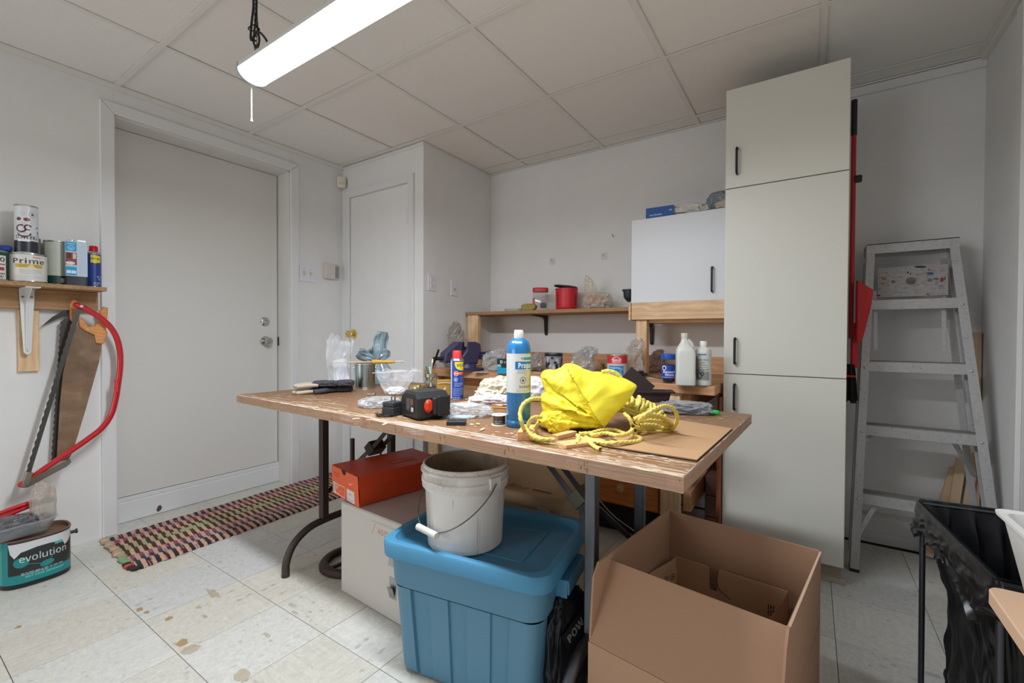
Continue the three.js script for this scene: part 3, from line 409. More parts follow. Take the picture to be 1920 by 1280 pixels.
{
  const w = 0.424, dp = 0.505, hb = 0.236, T = 0.005, F2 = 0.186, t = thing('cardboard_box', 'large open brown cardboard box with its flaps raised in front of the tall cabinet', 'box', [-0.459, 0, -1.04], -0.138);
  // local: front edge on z = 0, back at -dp
  part(t, 'front_wall', slab(0, w, 0, hb, -T, 0, 0.001, 'y'), kraft); part(t, 'back_wall', slab(0, w, 0, hb, -dp, -dp + T, 0.001, 'y'), kraft);
  part(t, 'left_wall', slab(0, T, 0, hb, -dp + T, -T, 0.001, 'y'), kraft); part(t, 'right_wall', slab(w - T, w, 0, hb, -dp + T, -T, 0.001, 'y'), kraft);
  part(t, 'bottom', slab(T, w - T, 0.001, 0.006, -dp + T, -T), kraftIn);
  part(t, 'back_flap', slab(0.004, w - 0.004, hb, hb + F2, -dp - 0.002, -dp + T - 0.002, 0.001, 'y'), kraft);
  part(t, 'left_flap', at(ext([[0.004, 0], [0.02, F2 - 0.03], [0.045, F2], [dp - 0.006, F2], [dp - 0.002, 0]], T), [0, hb, 0], [0, PI / 2, 0.01]), kraft);
  part(t, 'right_flap', at(ext([[0.004, 0], [0.03, F2 * 0.5], [0.05, F2 - 0.03], [0.075, F2], [dp - 0.006, F2], [dp - 0.002, 0]], T), [w - T, hb, 0], [0, PI / 2, -0.012]), kraft);
  const fl = []; for (let z = -dp + 0.01; z < -0.08; z += 0.0052) fl.push(at(box(T * 0.9, 0.0016, 0.0024, 0.0004), [w - T / 2 + 0.002, hb + F2 + 0.0006, z], [0.9, 0, 0])); part(t, 'corrugated_edge', [...fl, at(box(T * 0.95, 0.0012, dp - 0.09, 0.0003), [w - T / 2 + 0.0025, hb + F2 + 0.0003, -dp / 2 - 0.03])], kraftEdge);
  part(t, 'front_flap', at(box(w - 0.006, F2 + 0.012, T, 0.001, 'y'), [w / 2, hb + (F2 + 0.012) / 2 * Math.cos(0.56), -T / 2 - (F2 + 0.012) / 2 * Math.sin(0.56)], [-0.56, 0, 0]), kraft);
  const b = thing('cardboard_box', 'smaller brown printed carton standing inside the large open box', 'box', [-0.382, 0.0065, -1.195], -0.1), W = 0.31, D = 0.3, h = 0.29;
  part(b, 'back_wall', at(ext([[0, 0], [W, 0], [W, h], [0.132, h], [0.126, h - 0.006], [0.124, h - 0.07], [0.102, h - 0.07], [0.1, h - 0.006], [0.094, h], [0, h]].map(([x, y]) => [x, y]), 0.004), [0, 0, -D]), kraftIn);
  part(b, 'tab_cut', tube([[0.126, h - 0.004, -D + 0.005], [0.125, h - 0.04, -D + 0.005], [0.134, h - 0.062, -D + 0.005], [0.155, h - 0.072, -D + 0.005], [0.162, h - 0.078, -D + 0.005]], 0.0012, 24, 5), mat(0x5a4030, 0.9));
  part(b, 'left_wall', grid(12, 6, (u, v) => [-0.05 * Math.sin(u * 2.2) ** 2 * v, v * (h - 0.02 * u * u * 3), -D + u * D]), new THREE.MeshPhysicalMaterial({ color: 0xc8a17e, roughness: 0.85, side: THREE.DoubleSide }));
  part(b, 'right_wall', grid(12, 6, (u, v) => [W - 0.03 * Math.sin(u * 1.6) ** 2 * v, v * h, -D + u * D]), new THREE.MeshPhysicalMaterial({ color: 0xc8a17e, roughness: 0.85, side: THREE.DoubleSide }));
  part(b, 'front_wall', slab(0, W, 0, h * 0.6, -0.004, 0, 0.001), kraftIn); part(b, 'bottom', slab(0, W, 0, 0.004, -D, 0), kraftIn);
  const mark = (s) => canvasTex(256, 160, (x, Wc, H) => { x.fillStyle = s; x.fillRect(0, 0, Wc, H); txt(x, 'FRA', 60, 120, 56, '#2b2018', { rot: 0.2 }); x.strokeStyle = '#2b2018'; x.lineWidth = 5; x.beginPath(); x.arc(215, 50, 24, 0, TAU); x.stroke(); x.beginPath(); x.moveTo(215, 26); x.lineTo(215, 74); x.moveTo(191, 50); x.lineTo(239, 50); x.stroke(); lines(x, 120, 30, 60, 4, 12, '#2b2018', 6); });
  decal(b, 'print', 0.09, 0.056, canvasTex(200, 120, (x, W2, H2) => { x.fillStyle = '#c29a78'; x.fillRect(0, 0, W2, H2); x.strokeStyle = '#2b2018'; x.lineWidth = 5; x.beginPath(); x.arc(60, 60, 30, 0, TAU); x.stroke(); x.beginPath(); x.moveTo(30, 60); x.lineTo(90, 60); x.moveTo(60, 30); x.lineTo(60, 90); x.stroke(); lines(x, 110, 40, 70, 4, 14, '#2b2018', 7); }), [W - 0.04, 0.2, -D + 0.0045], [0, 0, PI / 2]);
  decal(b, 'print', 0.1, 0.062, mark('#c8a17e'), [0.006 - 0.018, 0.23, -D + 0.075], [0, PI / 2 - 0.45, 0]);
}

// ---------- tall cabinet, wall cabinet, bench ----------
const handleGeo = (L) => [rod(V(0, -L / 2, 0.024), V(0, L / 2, 0.024), 0.0052, 12), tube([[0, L / 2, 0.024], [0, L / 2 + 0.006, 0.018], [0, L / 2 + 0.006, 0]], 0.005, 12, 10), tube([[0, -L / 2, 0.024], [0, -L / 2 - 0.006, 0.018], [0, -L / 2 - 0.006, 0]], 0.005, 12, 10)];
const cream = mat(0xd9d7ce, 0.42, { bumpMap: rep(paintBump, 6), bumpScale: 0.0001 }), creamEdge = mat(0xc9b98d, 0.5);
{
  const x0 = -0.324, x1 = 0.119, z = -2.2, t = thing('tall_cabinet', 'tall cream cupboard with three flat doors reaching almost to the ceiling', 'cabinet', [0, 0, 0]);
  part(t, 'carcass', slab(x0 + 0.001, x1 - 0.001, 0.09, 2.098, -2.788, z - 0.019, 0.002, 'y'), cream);
  part(t, 'plinth', [slab(x0 + 0.004, x1 - 0.004, 0, 0.09, -2.77, -2.252), slab(x0, x1 + 0.01, 0.001, 0.02, -2.252, -2.246)], mat(0xb7ac97, 0.7));
  for (const [a, b, hy] of [[1.665, 2.1, 1.777], [0.843, 1.661, 0.943], [0.088, 0.839, 0.74]]) {
    const d = part(t, 'door', slab(x0, x1, a, b, z - 0.017, z, 0.0012, 'y'), cream);
    part(d, 'edge_band', slab(x1 - 0.0006, x1 + 0.0008, a, b, z - 0.017, z + 0.0002, 0.0003), creamEdge);
    part(d, 'handle', handleGeo(0.098), black, [-0.277, hy, z]);
  }
}
{
  const x0 = -0.853, x1 = -0.334, z = -2.5, y0 = 1.194, y1 = 1.662, wh = mat(0xe3e6ec, 0.35), t = thing('wall_cabinet', 'white single-door wall cupboard beside the tall cabinet', 'cabinet');
  part(t, 'carcass', slab(x0 + 0.002, x1, y0 + 0.004, y1 - 0.002, ZB + 0.002, z - 0.019, 0.002), wh);
  const d = part(t, 'door', slab(x0, x1, y0, y1, z - 0.017, z, 0.0015), wh); part(d, 'handle', handleGeo(0.112), black, [-0.4245, 1.3, z]);
}
const BY = 0.793;
{
  const t = thing('workbench', 'unpainted timber workbench along the back wall left of the tall cabinet', 'workbench');
  const ys = [-2.06, -2.30, -2.54, -2.755]; for (let i = 0; i < 3; i++) part(t, 'top_plank', slab(-2.045 + (i ? 0 : 0.0), -0.336, BY - 0.04, BY - (i ? 0.001 : 0), ys[i + 1] + 0.001, ys[i], 0.003), i ? mat(0xc9b3a2, 0.65, { map: rep(grainTex, 1.3, 4) }) : pineDark);
  part(t, 'back_board', slab(-2.06, -0.336, BY - 0.04, 0.888, -2.795, -2.757, 0.003), pineDark);
  part(t, 'front_rail', slab(-2.03, -0.49, BY - 0.13, BY - 0.042, -2.16, -2.122, 0.002), mat(0xc9a888, 0.65, { map: rep(grainTex, 1.5, 4) }));
  part(t, 'side_rail', [slab(-0.485, -0.445, BY - 0.13, BY - 0.042, -2.74, -2.11, 0.002, 'z')], pineDark);
  for (const [x, z] of [[-2.03, -2.12], [-1.25, -2.12], [-0.567, -2.12], [-2.03, -2.74], [-1.25, -2.74], [-0.42, -2.74]]) part(t, 'leg', slab(x, x + 0.085, 0, BY - 0.041, z, z + 0.04, 0.003, 'y'), pine);
  part(t, 'lower_rail', slab(-0.478, -0.442, 0.21, 0.3, -2.74, -2.13, 0.002, 'z'), pineDark); part(t, 'lower_rail', slab(-1.2, -1.16, 0.21, 0.3, -2.74, -2.13, 0.002, 'z'), pineDark);
  const s = thing('shelf_frame', 'timber shelf on a post and brackets above the workbench', 'shelf');
  part(s, 'board', slab(-2.066, -0.856, 1.15, 1.172, -2.796, -2.492, 0.002), chipboard);
  part(s, 'post', slab(-2.052, -1.957, BY + 0.001, 1.149, -2.535, -2.497, 0.003, 'y'), pine);
  part(s, 'post', slab(-0.818, -0.757, BY + 0.001, 1.096, -2.53, -2.482, 0.003, 'y'), pine);
  part(s, 'beam', slab(-0.838, -0.336, 1.097, 1.1915, -2.498, -2.46, 0.004), pine);
  part(s, 'beam', slab(-0.853, -0.84, 1.094, 1.1915, -2.78, -2.456, 0.003, 'z'), pine);
  part(s, 'beam', slab(-0.76, -0.336, 1.08, 1.1, -2.78, -2.505, 0.003), pine);
  for (const [x, y] of [[-1.55, 1.149], [-0.8, 1.093]]) part(s, 'bracket', [at(ext([[0, 0], [0.2, 0], [0.2, -0.006], [0.05, -0.016], [0.024, -0.03], [0.016, -0.12], [0.008, -0.128], [0, -0.12]], 0.02, 0.002), [x - 0.01, y, ZB + 0.002], [0, -PI / 2, 0]), at(new THREE.SphereGeometry(0.012, 14, 10), [x - 0.02, y - 0.128, ZB + 0.01], [0, 0, 0], [1, 1, 0.7])], mat(0x2b2724, 0.45, { metalness: 0.3 }));
  const c = thing('drawer_chest', 'orange-stained wooden drawer unit with a round knob under the workbench', 'drawers');
  part(c, 'carcass', slab(-1.12, -0.572, 0.175, 0.43, -2.6, -2.118, 0.003), pineOrange);
  const d = part(c, 'drawer', slab(-1.11, -0.58, 0.185, 0.315, -2.118, -2.1, 0.004), pineOrange); part(d, 'knob', knobGeo(0.014, 0.026), mat(0xc9a27a, 0.4), [-0.76, 0.266, -2.1]);
  const d2 = part(c, 'drawer', slab(-1.11, -0.58, 0.32, 0.425, -2.118, -2.1, 0.004), pineOrange); part(d2, 'knob', knobGeo(0.014, 0.026), mat(0xc9a27a, 0.4), [-0.76, 0.372, -2.1]);
  part(c, 'leg', [[-1.1, -2.58], [-0.62, -2.58], [-1.1, -2.16]].map(([x, z]) => slab(x, x + 0.03, 0, 0.176, z, z + 0.03)), pineOrange);
  const k = thing('tool_case', 'black case in the shadow below the orange drawers', 'case', [-0.83, 0, -2.36]);
  part(k, 'body', at(box(0.42, 0.15, 0.3, 0.02), [0, 0.076, 0]), blackSoft); part(k, 'handle', tube([[-0.06, 0.15, 0], [-0.05, 0.168, 0], [0.05, 0.168, 0], [0.06, 0.15, 0]], 0.005, 20, 8), black);
  single('white_wire', 'thin pale wire trailing down across the dark gap under the bench', 'wire', tube([onZ(1120, 933, -1.95), onZ(1150, 966, -1.9), onZ(1190, 996, -1.85), onY(1212, 1020, 0.004)], 0.0022, 30, 6), mat(0xb9b7b0, 0.5));
  const redWood = mat(0x9a6c50, 0.55, { map: rep(grainTex, 1.5, 5) });
  single('timber_sheet', 'thin red-brown board on edge, touching the tall cabinet', 'board', slab(-0.3345, -0.327, 0, 0.735, -2.3, -2.16, 0.001, 'y'), redWood);
  single('timber_sheet', 'thin red-brown board on edge, nearest the bench leg', 'board', slab(-0.348, -0.341, 0, 0.735, -2.36, -2.2, 0.001, 'y'), redWood);
  ['lowest', 'middle', 'topmost'].forEach((n, i) => single('brick', n + ' old reddish brick of the small pile behind the bench leg', 'brick', slab(-0.435, -0.362 - 0.004 * i, i * 0.102, 0.1 + i * 0.102, -2.6 - 0.01 * i, -2.4 - 0.012 * i, 0.004), mat([0x6e4636, 0x7a5a4c, 0x745246][i], 0.85)));
}

// ---------- things on the work table ----------
// labelled cylinder: u = 0.5 of the wrap looks along local +z
const wrapGeo = (r, h, seg = 48, r1 = r) => new THREE.CylinderGeometry(r1, r, h, seg, 1, true, -PI, TAU);
const put = (name, label, cat, px, py, y, turn = 0, group) => { const p = onY(px, py, y); return thing(name, label, cat, p, face(p.x, p.z) + turn, group); };
const padBack = (p, k) => { const l = Math.hypot(p.x, p.z); return V(p.x * (1 + k / l), p.y, p.z * (1 + k / l)); };   // k metres further from the viewer
function tin(o, r, h, m, rimM = steel, open = false) {      // paint tin with beaded rims, plug lid
  part(o, 'body', wrapGeo(r, h - 0.006).translate(0, h / 2, 0), m);
  part(o, 'rim', [lathe([[0, 0.002], [r - 0.004, 0.002], [r - 0.001, 0], [r + 0.001, 0.002], [r, 0.006]], 48), lathe([[r, h - 0.007], [r + 0.0016, h - 0.004], [r + 0.001, h], [r - 0.003, h], [r - 0.006, h - 0.003], ...(open ? [[r - 0.007, h - 0.03], [0, h - 0.05]] : [[r - 0.012, h - 0.004], [r - 0.014, h - 0.001], [r - 0.018, h - 0.001], [r - 0.02, h - 0.005], [0, h - 0.005]])], 48)], rimM);
}
const octa = (x, px, py, r, c, lw = 5) => { x.strokeStyle = c; x.lineWidth = lw; x.beginPath(); for (let i = 0; i < 8; i++) { const a = (i + 0.5) / 8 * TAU; x.lineTo(px + r * Math.cos(a), py + r * Math.sin(a)); } x.closePath(); x.stroke(); x.fillStyle = c; x.beginPath(); x.moveTo(px - r * 0.35, py + r * 0.4); x.quadraticCurveTo(px - r * 0.5, py - r * 0.2, px, py - r * 0.5); x.quadraticCurveTo(px + r * 0.55, py, px + r * 0.35, py + r * 0.4); x.fill(); };
const triMark = (x, px, py, r, c, lw = 4) => { x.strokeStyle = c; x.lineWidth = lw; x.beginPath(); x.moveTo(px - r, py - r * 0.8); x.lineTo(px + r, py - r * 0.8); x.lineTo(px, py + r); x.closePath(); x.stroke(); };
{ // propane cylinder
  const r = 0.0355, c = padBack(onY(972, 803, TY), r), t = thing('gas_cylinder', 'tall blue gas cylinder with a white cap and pale label beside the yellow cloth', 'gas cylinder', c, face(c.x, c.z));
  part(t, 'body', lathe([[0, 0.006], [0.026, 0.006], [0.032, 0], [r, 0.004], [r, 0.02], [r - 0.001, 0.0215], [r, 0.023], [r, 0.222], [r - 0.002, 0.236], [0.028, 0.249], [0.019, 0.256], [0.013, 0.259], [0.0125, 0.266], [0, 0.266]], 56, 0.9), mat(0x1d72ae, 0.28, { clearcoat: 0.4 }));
  part(t, 'cap', [lathe([[0.0128, 0.258], [0.0132, 0.257], [0.0136, 0.259], [0.0132, 0.281], [0.012, 0.283], [0, 0.283]], 32), ...Array.from({ length: 20 }, (_, i) => at(box(0.0012, 0.018, 0.0012, 0.0004), [Math.sin(i / 20 * TAU) * 0.0136, 0.268, Math.cos(i / 20 * TAU) * 0.0136], [0, i / 20 * TAU, 0]))], white);
  const tex = canvasTex(1024, 460, (x, w, h) => {
    const g = (a) => 512 + a / 360 * 1024; x.fillStyle = '#d4d6d4'; x.fillRect(0, 0, w, h); x.fillStyle = '#d9cf6a'; x.fillRect(g(62), 0, 160, h); x.fillStyle = '#c3c6c8'; x.fillRect(g(-62), 0, 8, h);
    x.fillStyle = '#3f92c4'; x.fillRect(g(22), 42, 200, 32); x.fillStyle = '#2b5d8c'; x.beginPath(); x.moveTo(g(10), 48); x.lineTo(g(20), 48); x.lineTo(g(15), 72); x.fill();
    x.fillStyle = '#1272bd'; x.fillRect(g(-16), 92, 330, 92); txt(x, 'Propane', g(-4), 138, 88, '#f4f6f8', { align: 'left', sx: 0.82 });
    lines(x, g(-6), 196, 220, 2, 24, '#8d9094', 10); lines(x, g(24), 246, 60, 1, 10, '#9a9da0', 8); octa(x, g(21), 312, 40, '#4a4c4e', 7); triMark(x, g(45), 308, 32, '#a9a9a2', 4); txt(x, 'DANGER', g(2), 388, 46, '#56585a', { align: 'left', sx: 0.95 }); lines(x, g(-8), 424, 240, 2, 16, '#a2a4a6', 6); lines(x, g(-56), 40, 30, 10, 32, '#b7babd', 5); lines(x, g(-150), 40, 200, 24, 16, '#a2a4a6', 5);
  });
  part(t, 'label', wrapGeo(r + 0.0004, 0.113).translate(0, 0.158, 0), mat(0xffffff, 0.4, { map: tex }));
}
{ // lubricant spray
  const r = 0.0265, c = padBack(onY(857, 750, TY), r), t = thing('spray_can', 'blue and yellow spray can with a red cap on the middle of the work table', 'spray can', c, face(c.x, c.z));
  const tex = canvasTex(1024, 896, (x, w, h) => {
    const g = (a) => 512 + a / 360 * 1024; x.fillStyle = '#24449c'; x.fillRect(0, 0, w, h); x.fillStyle = '#cfd3e0'; x.fillRect(g(-90), 0, 105, h);
    x.fillStyle = '#f0dc18'; x.beginPath(); x.moveTo(g(-22), 30); x.lineTo(g(110), 20); x.lineTo(g(110), 200); x.quadraticCurveTo(g(60), 250, g(20), 215); x.quadraticCurveTo(g(-22), 190, g(-22), 30); x.fill(); txt(x, 'WD-40', g(-6), 108, 104, '#1d2f7c', { align: 'left', sx: 0.78 });
    x.fillStyle = '#e2402c'; x.fillRect(g(0), 265, 300, 70); x.fillStyle = '#f6d9b8'; x.beginPath(); x.arc(g(-10), 300, 58, 0, TAU); x.fill(); x.fillStyle = '#e0481e'; x.beginPath(); x.arc(g(-10), 300, 48, 0, TAU); x.fill(); txt(x, '15%', g(-10), 300, 46, '#fff'); txt(x, 'MORE', g(28), 290, 34, '#ffe8e0');
    octa(x, g(-12), 440, 48, '#dfe5f5', 8); triMark(x, g(40), 430, 42, '#7f94cf', 5); lines(x, g(-24), 520, 260, 3, 34, '#a9b8e2', 14); lines(x, g(-40), 640, 330, 7, 28, '#8ea2d6', 12); txt(x, '311 mL 155 g', g(-44), 860, 34, '#c9d3ee', { align: 'left' });
  });
  part(t, 'body', wrapGeo(r, 0.158).translate(0, 0.083, 0), mat(0xffffff, 0.3, { map: tex }));
  part(t, 'rim', [lathe([[0, 0.003], [r - 0.003, 0], [r + 0.001, 0.001], [r + 0.001, 0.004], [r, 0.005]], 40), lathe([[r, 0.161], [r + 0.0008, 0.163], [r - 0.001, 0.166], [r - 0.004, 0.171], [r - 0.009, 0.174], [0.012, 0.176], [0, 0.176]], 40)], steel);
  part(t, 'cap', lathe([[0.0195, 0.169], [0.0198, 0.168], [0.0185, 0.2], [0.017, 0.203], [0, 0.2035]], 36), mat(0xd9343a, 0.4));
}
{ // open can with brush and stick
  const r = 0.051, c = padBack(onY(684, 729, TY), r), t = thing('paint_tin', 'bare silver open paint tin on the left of the work table', 'tin', c, face(c.x, c.z));
  tin(t, r, 0.122, metal(0xb4c2c6, 0.22), steel, true);
  for (const s of [1, -1]) part(t, 'ear', at(cyl(0.006, 0.006, 0.004, 14), [r * s, 0.1, 0], [0, 0, PI / 2]), steel);
  const s = c.clone().setY(TY + 0.124), b = thing('stirring_brush', 'yellow-handled brush lying across the open silver tin', 'brush', s, face(s.x, s.z) - 0.12);
  part(b, 'handle', at(lathe([[0, 0], [0.006, 0.004], [0.009, 0.03], [0.0085, 0.06], [0.011, 0.1], [0.008, 0.115], [0, 0.12]], 20), [0.15, 0.006, 0.01], [0, 0, PI / 2 - 0.02 + 0]), mat(0xd9a63a, 0.45));
  part(b, 'shaft', rod(V(-0.075, 0.005, 0.01), V(0.04, 0.007, 0.01), 0.004, 10), mat(0xd6b48c, 0.6));
  const k = thing('stir_stick', 'slim pale wooden stick lying across the open silver tin', 'stick', s, face(s.x, s.z) + 0.06); part(k, 'stick', bar(V(-0.17, 0.003, -0.02), V(0.012, 0.004, -0.022), 0.012, 0.003, V(0, 1, 0)), mat(0xd8bb90, 0.7));
  const w = thing('metal_rod', 'thin steel rod lying behind the brush on the silver tin', 'rod', s, face(s.x, s.z)); part(w, 'rod', rod(V(0.03, 0.006, -0.02), V(0.19, 0.006, -0.018), 0.0035, 10), steel);
}
{ // grey knotted bag behind the tin
  const c = padBack(onY(702, 720, TY), 0.06), m = mat(0x8fa3ad, 0.22, { side: THREE.DoubleSide, clearcoat: 0.6 }), t = thing('plastic_bag', 'shiny blue-grey plastic bag with a knotted top standing behind the silver tin', 'bag', c, face(c.x, c.z));
  // gathered film: pleats run up to the knot
  part(t, 'body', grid(120, 30, (u, v) => { const a = u * TAU, R = [0.1, 0.098, 0.085, 0.055, 0.026][Math.min(4, Math.floor(v * 4))] * (1 - (v * 4 % 1)) + [0.098, 0.085, 0.055, 0.026, 0.026][Math.min(4, Math.floor(v * 4))] * (v * 4 % 1), pl = 1 + (0.04 + 0.34 * v * v) * ridged(Math.cos(a) * 1.9, Math.sin(a) * 1.9, v * 0.5) * 0.6; return [R * pl * Math.cos(a) + 0.012 * v, 0.001 + v * 0.15 - 0.012 * Math.abs(Math.cos(a * 2)) * v, R * 0.7 * pl * Math.sin(a)]; }), m);
  const leaf = (L, w, tilt, turn, p) => part(t, 'ear', at(grid(14, 20, (u, v) => { const k = (u - 0.5) * 2, W = w * (0.35 + 0.75 * Math.sin(Math.min(1, v * 1.15) * PI * 0.62)) * (v > 0.85 ? 1 - (v - 0.85) * 2.2 : 1); return [k * W, v * L, 0.012 * (1 - k * k) * (1 - v * 0.3) + 0.008 * ridged(k * 1.6, v * 1.2, turn) + 0.006 * Math.sin(v * 7 + turn)]; }), p, [0.1, turn, tilt]), m);
  leaf(0.165, 0.036, -0.2, 0.1, [0.012, 0.125, 0.012]); leaf(0.1, 0.03, -0.75, -0.5, [0.014, 0.12, 0.0]); leaf(0.11, 0.03, 1.05, 0.4, [0.0, 0.125, 0.015]); leaf(0.08, 0.026, 0.5, 0.8, [0.0, 0.13, -0.01]);
}
{ // clear bag with papers
  const c = V(-1.985, TY, -1.4), t = thing('plastic_bag', 'tall clear bag holding folded white papers beside the gloves', 'bag', c, face(c.x, c.z));
  part(t, 'film', sheetBag(0.045, 0.066, 0.255, 0.03, 3), film(0xfafbfd, { clearcoat: 1, transmission: 0.8 }));
  part(t, 'papers', [at(box(0.06, 0.14, 0.003, 0.001), [0.012, 0.073, 0.004], [-0.1, 0, 0.18]), at(box(0.055, 0.13, 0.003, 0.001), [0.0, 0.068, -0.006], [-0.06, 0.2, 0.1])], mat(0xe8e8ee, 0.7));
  const d = thing('camouflage_cloth', 'small dark green cloth scrap between the gloves and the clear bag', 'cloth', V(-2.0, TY, -1.305), 0.4); part(d, 'cloth', crumple(0.035, 0.018, 0.025, 0.3, 2, { detail: 14 }), mat(0x3c4438, 0.9));
}
{ // gloves
  const tanM = mat(0xb9aa98, 0.9), dark = mat(0x45434a, 0.85), glove = (label, dy, turn, dx, flip) => {
    const p = onY(594, 736, TY), t = thing('work_glove', label, 'glove', V(p.x + dx, TY + dy, p.z), face(p.x, p.z) + turn, 'pair of work gloves');
    part(t, 'palm', at(crumple(0.06, 0.012, 0.045, 0.14, 1.6, { detail: 18, power: 0.75 }), [0.035, 0.002, 0]), dark);
    part(t, 'cuff', at(crumple(0.04, 0.013, 0.045, 0.12, 1.4, { detail: 16, power: 0.6 }), [0.115, 0.001, 0]), dark);
    for (let i = 0; i < 4; i++) part(t, 'finger', tube([[0, 0.013, -0.033 + i * 0.022], [-0.04, 0.013, -0.037 + i * 0.025], [-0.072 - (i % 3 ? 0.02 : 0.008), 0.009, -0.04 + i * 0.026]], 0.011, 16, 10).applyMatrix4(new THREE.Matrix4().makeScale(1, 0.8, 1)), tanM);
    for (let i = 0; i < 4; i++) part(t, 'fingertip', at(new THREE.SphereGeometry(0.0112, 12, 8).scale(1, 0.8, 1), [-0.072 - (i % 3 ? 0.02 : 0.008), 0.0075, -0.04 + i * 0.026]), tanM);
    part(t, 'thumb', tube([[0.05, 0.014, flip * 0.035], [0.02, 0.014, flip * 0.06], [-0.02, 0.011, flip * 0.066]], 0.011, 16, 10), dark);
  };
  glove('lower grey and tan work glove of the pair lying flat on the table edge', 0, 0.12, 0, 1);
  glove('upper grey and tan work glove of the pair lying on the other glove', 0.028, -0.03, 0.012, -1);
}
{ // zip bag standing, bag of screws
  const c = padBack(onY(742, 742, TY), 0.03), t = thing('zip_bag', 'clear zip bag standing open like a fan in front of the silver tin', 'bag', c, face(c.x, c.z));
  part(t, 'film', sheetBag(0.042, 0.092, 0.112, 0.012, 8), film(0xfafafc, { clearcoat: 1, transmission: 0.75 }));
  part(t, 'zip_strip', tube([[-0.1, 0.1, 0.004], [-0.03, 0.104, 0.014], [0.05, 0.107, 0.01], [0.115, 0.104, 0.004]], 0.0018, 30, 6), film(0xffffff));
  part(t, 'contents', crumple(0.04, 0.018, 0.022, 0.2, 2, { detail: 12 }), mat(0xdfe0e6, 0.6));
  const s0 = padBack(onY(712, 764, TY), 0.03), s = thing('screw_bag', 'flat clear bag of pale screws lying beside the black charger', 'bag', s0, face(s0.x, s0.z));
  part(s, 'film', crumple(0.066, 0.017, 0.055, 0.3, 1.4, { detail: 13, sharp: 0.45 }), film(0xf8fafc, { clearcoat: 1 }));
  const sc = []; for (let i = 0; i < 46; i++) { const a = rr(-0.045, 0.045), b = rr(-0.035, 0.035), q = V(a, rr(0.006, 0.022), b), d = V(rr(-1, 1), rr(-0.25, 0.25), rr(-1, 1)).normalize().multiplyScalar(0.012); sc.push(rod(q, q.clone().add(d), 0.0012, 5), rod(q, q.clone().addScaledVector(d, 0.12), 0.003, 8)); }
  part(s, 'screws', sc, metal(0xb9c2cb, 0.35)).userData.kind = 'stuff';
  const rg = padBack(onY(716, 783, TY), 0.02), w = thing('wire_brush_ring', 'dark bristly ring lying in front of the screw bag', 'ring', V(rg.x, TY, rg.z - 0.01), 0); const br = []; for (let i = 0; i < 90; i++) { const a = i / 90 * TAU, q = V(Math.cos(a) * 0.026, 0.002, Math.sin(a) * 0.018); br.push(rod(q, V(Math.cos(a) * 0.034, rr(0.006, 0.012), Math.sin(a) * 0.025), 0.0007, 4)); }
  part(w, 'bristles', br, mat(0x3a332c, 0.8)).userData.kind = 'stuff'; part(w, 'ring', at(new THREE.TorusGeometry(0.026, 0.003, 8, 30), [0, 0.004, 0], [PI / 2, 0, 0], [1, 0.72, 1]), mat(0x4a4038, 0.7));
  const b = onY(697, 741, TY), bo = thing('bolt', 'single pale bolt lying alone left of the zip bag', 'bolt', V(b.x, TY + 0.005, b.z), 0.3); part(bo, 'shank', rod(V(-0.02, 0, 0), V(0.012, 0, 0), 0.0035, 10), metal(0xcfd0d2, 0.35)); part(bo, 'head', at(cyl(0.007, 0.007, 0.006, 6), [0.015, 0.002, 0], [0, 0, PI / 2]), metal(0xcfd0d2, 0.35));
}
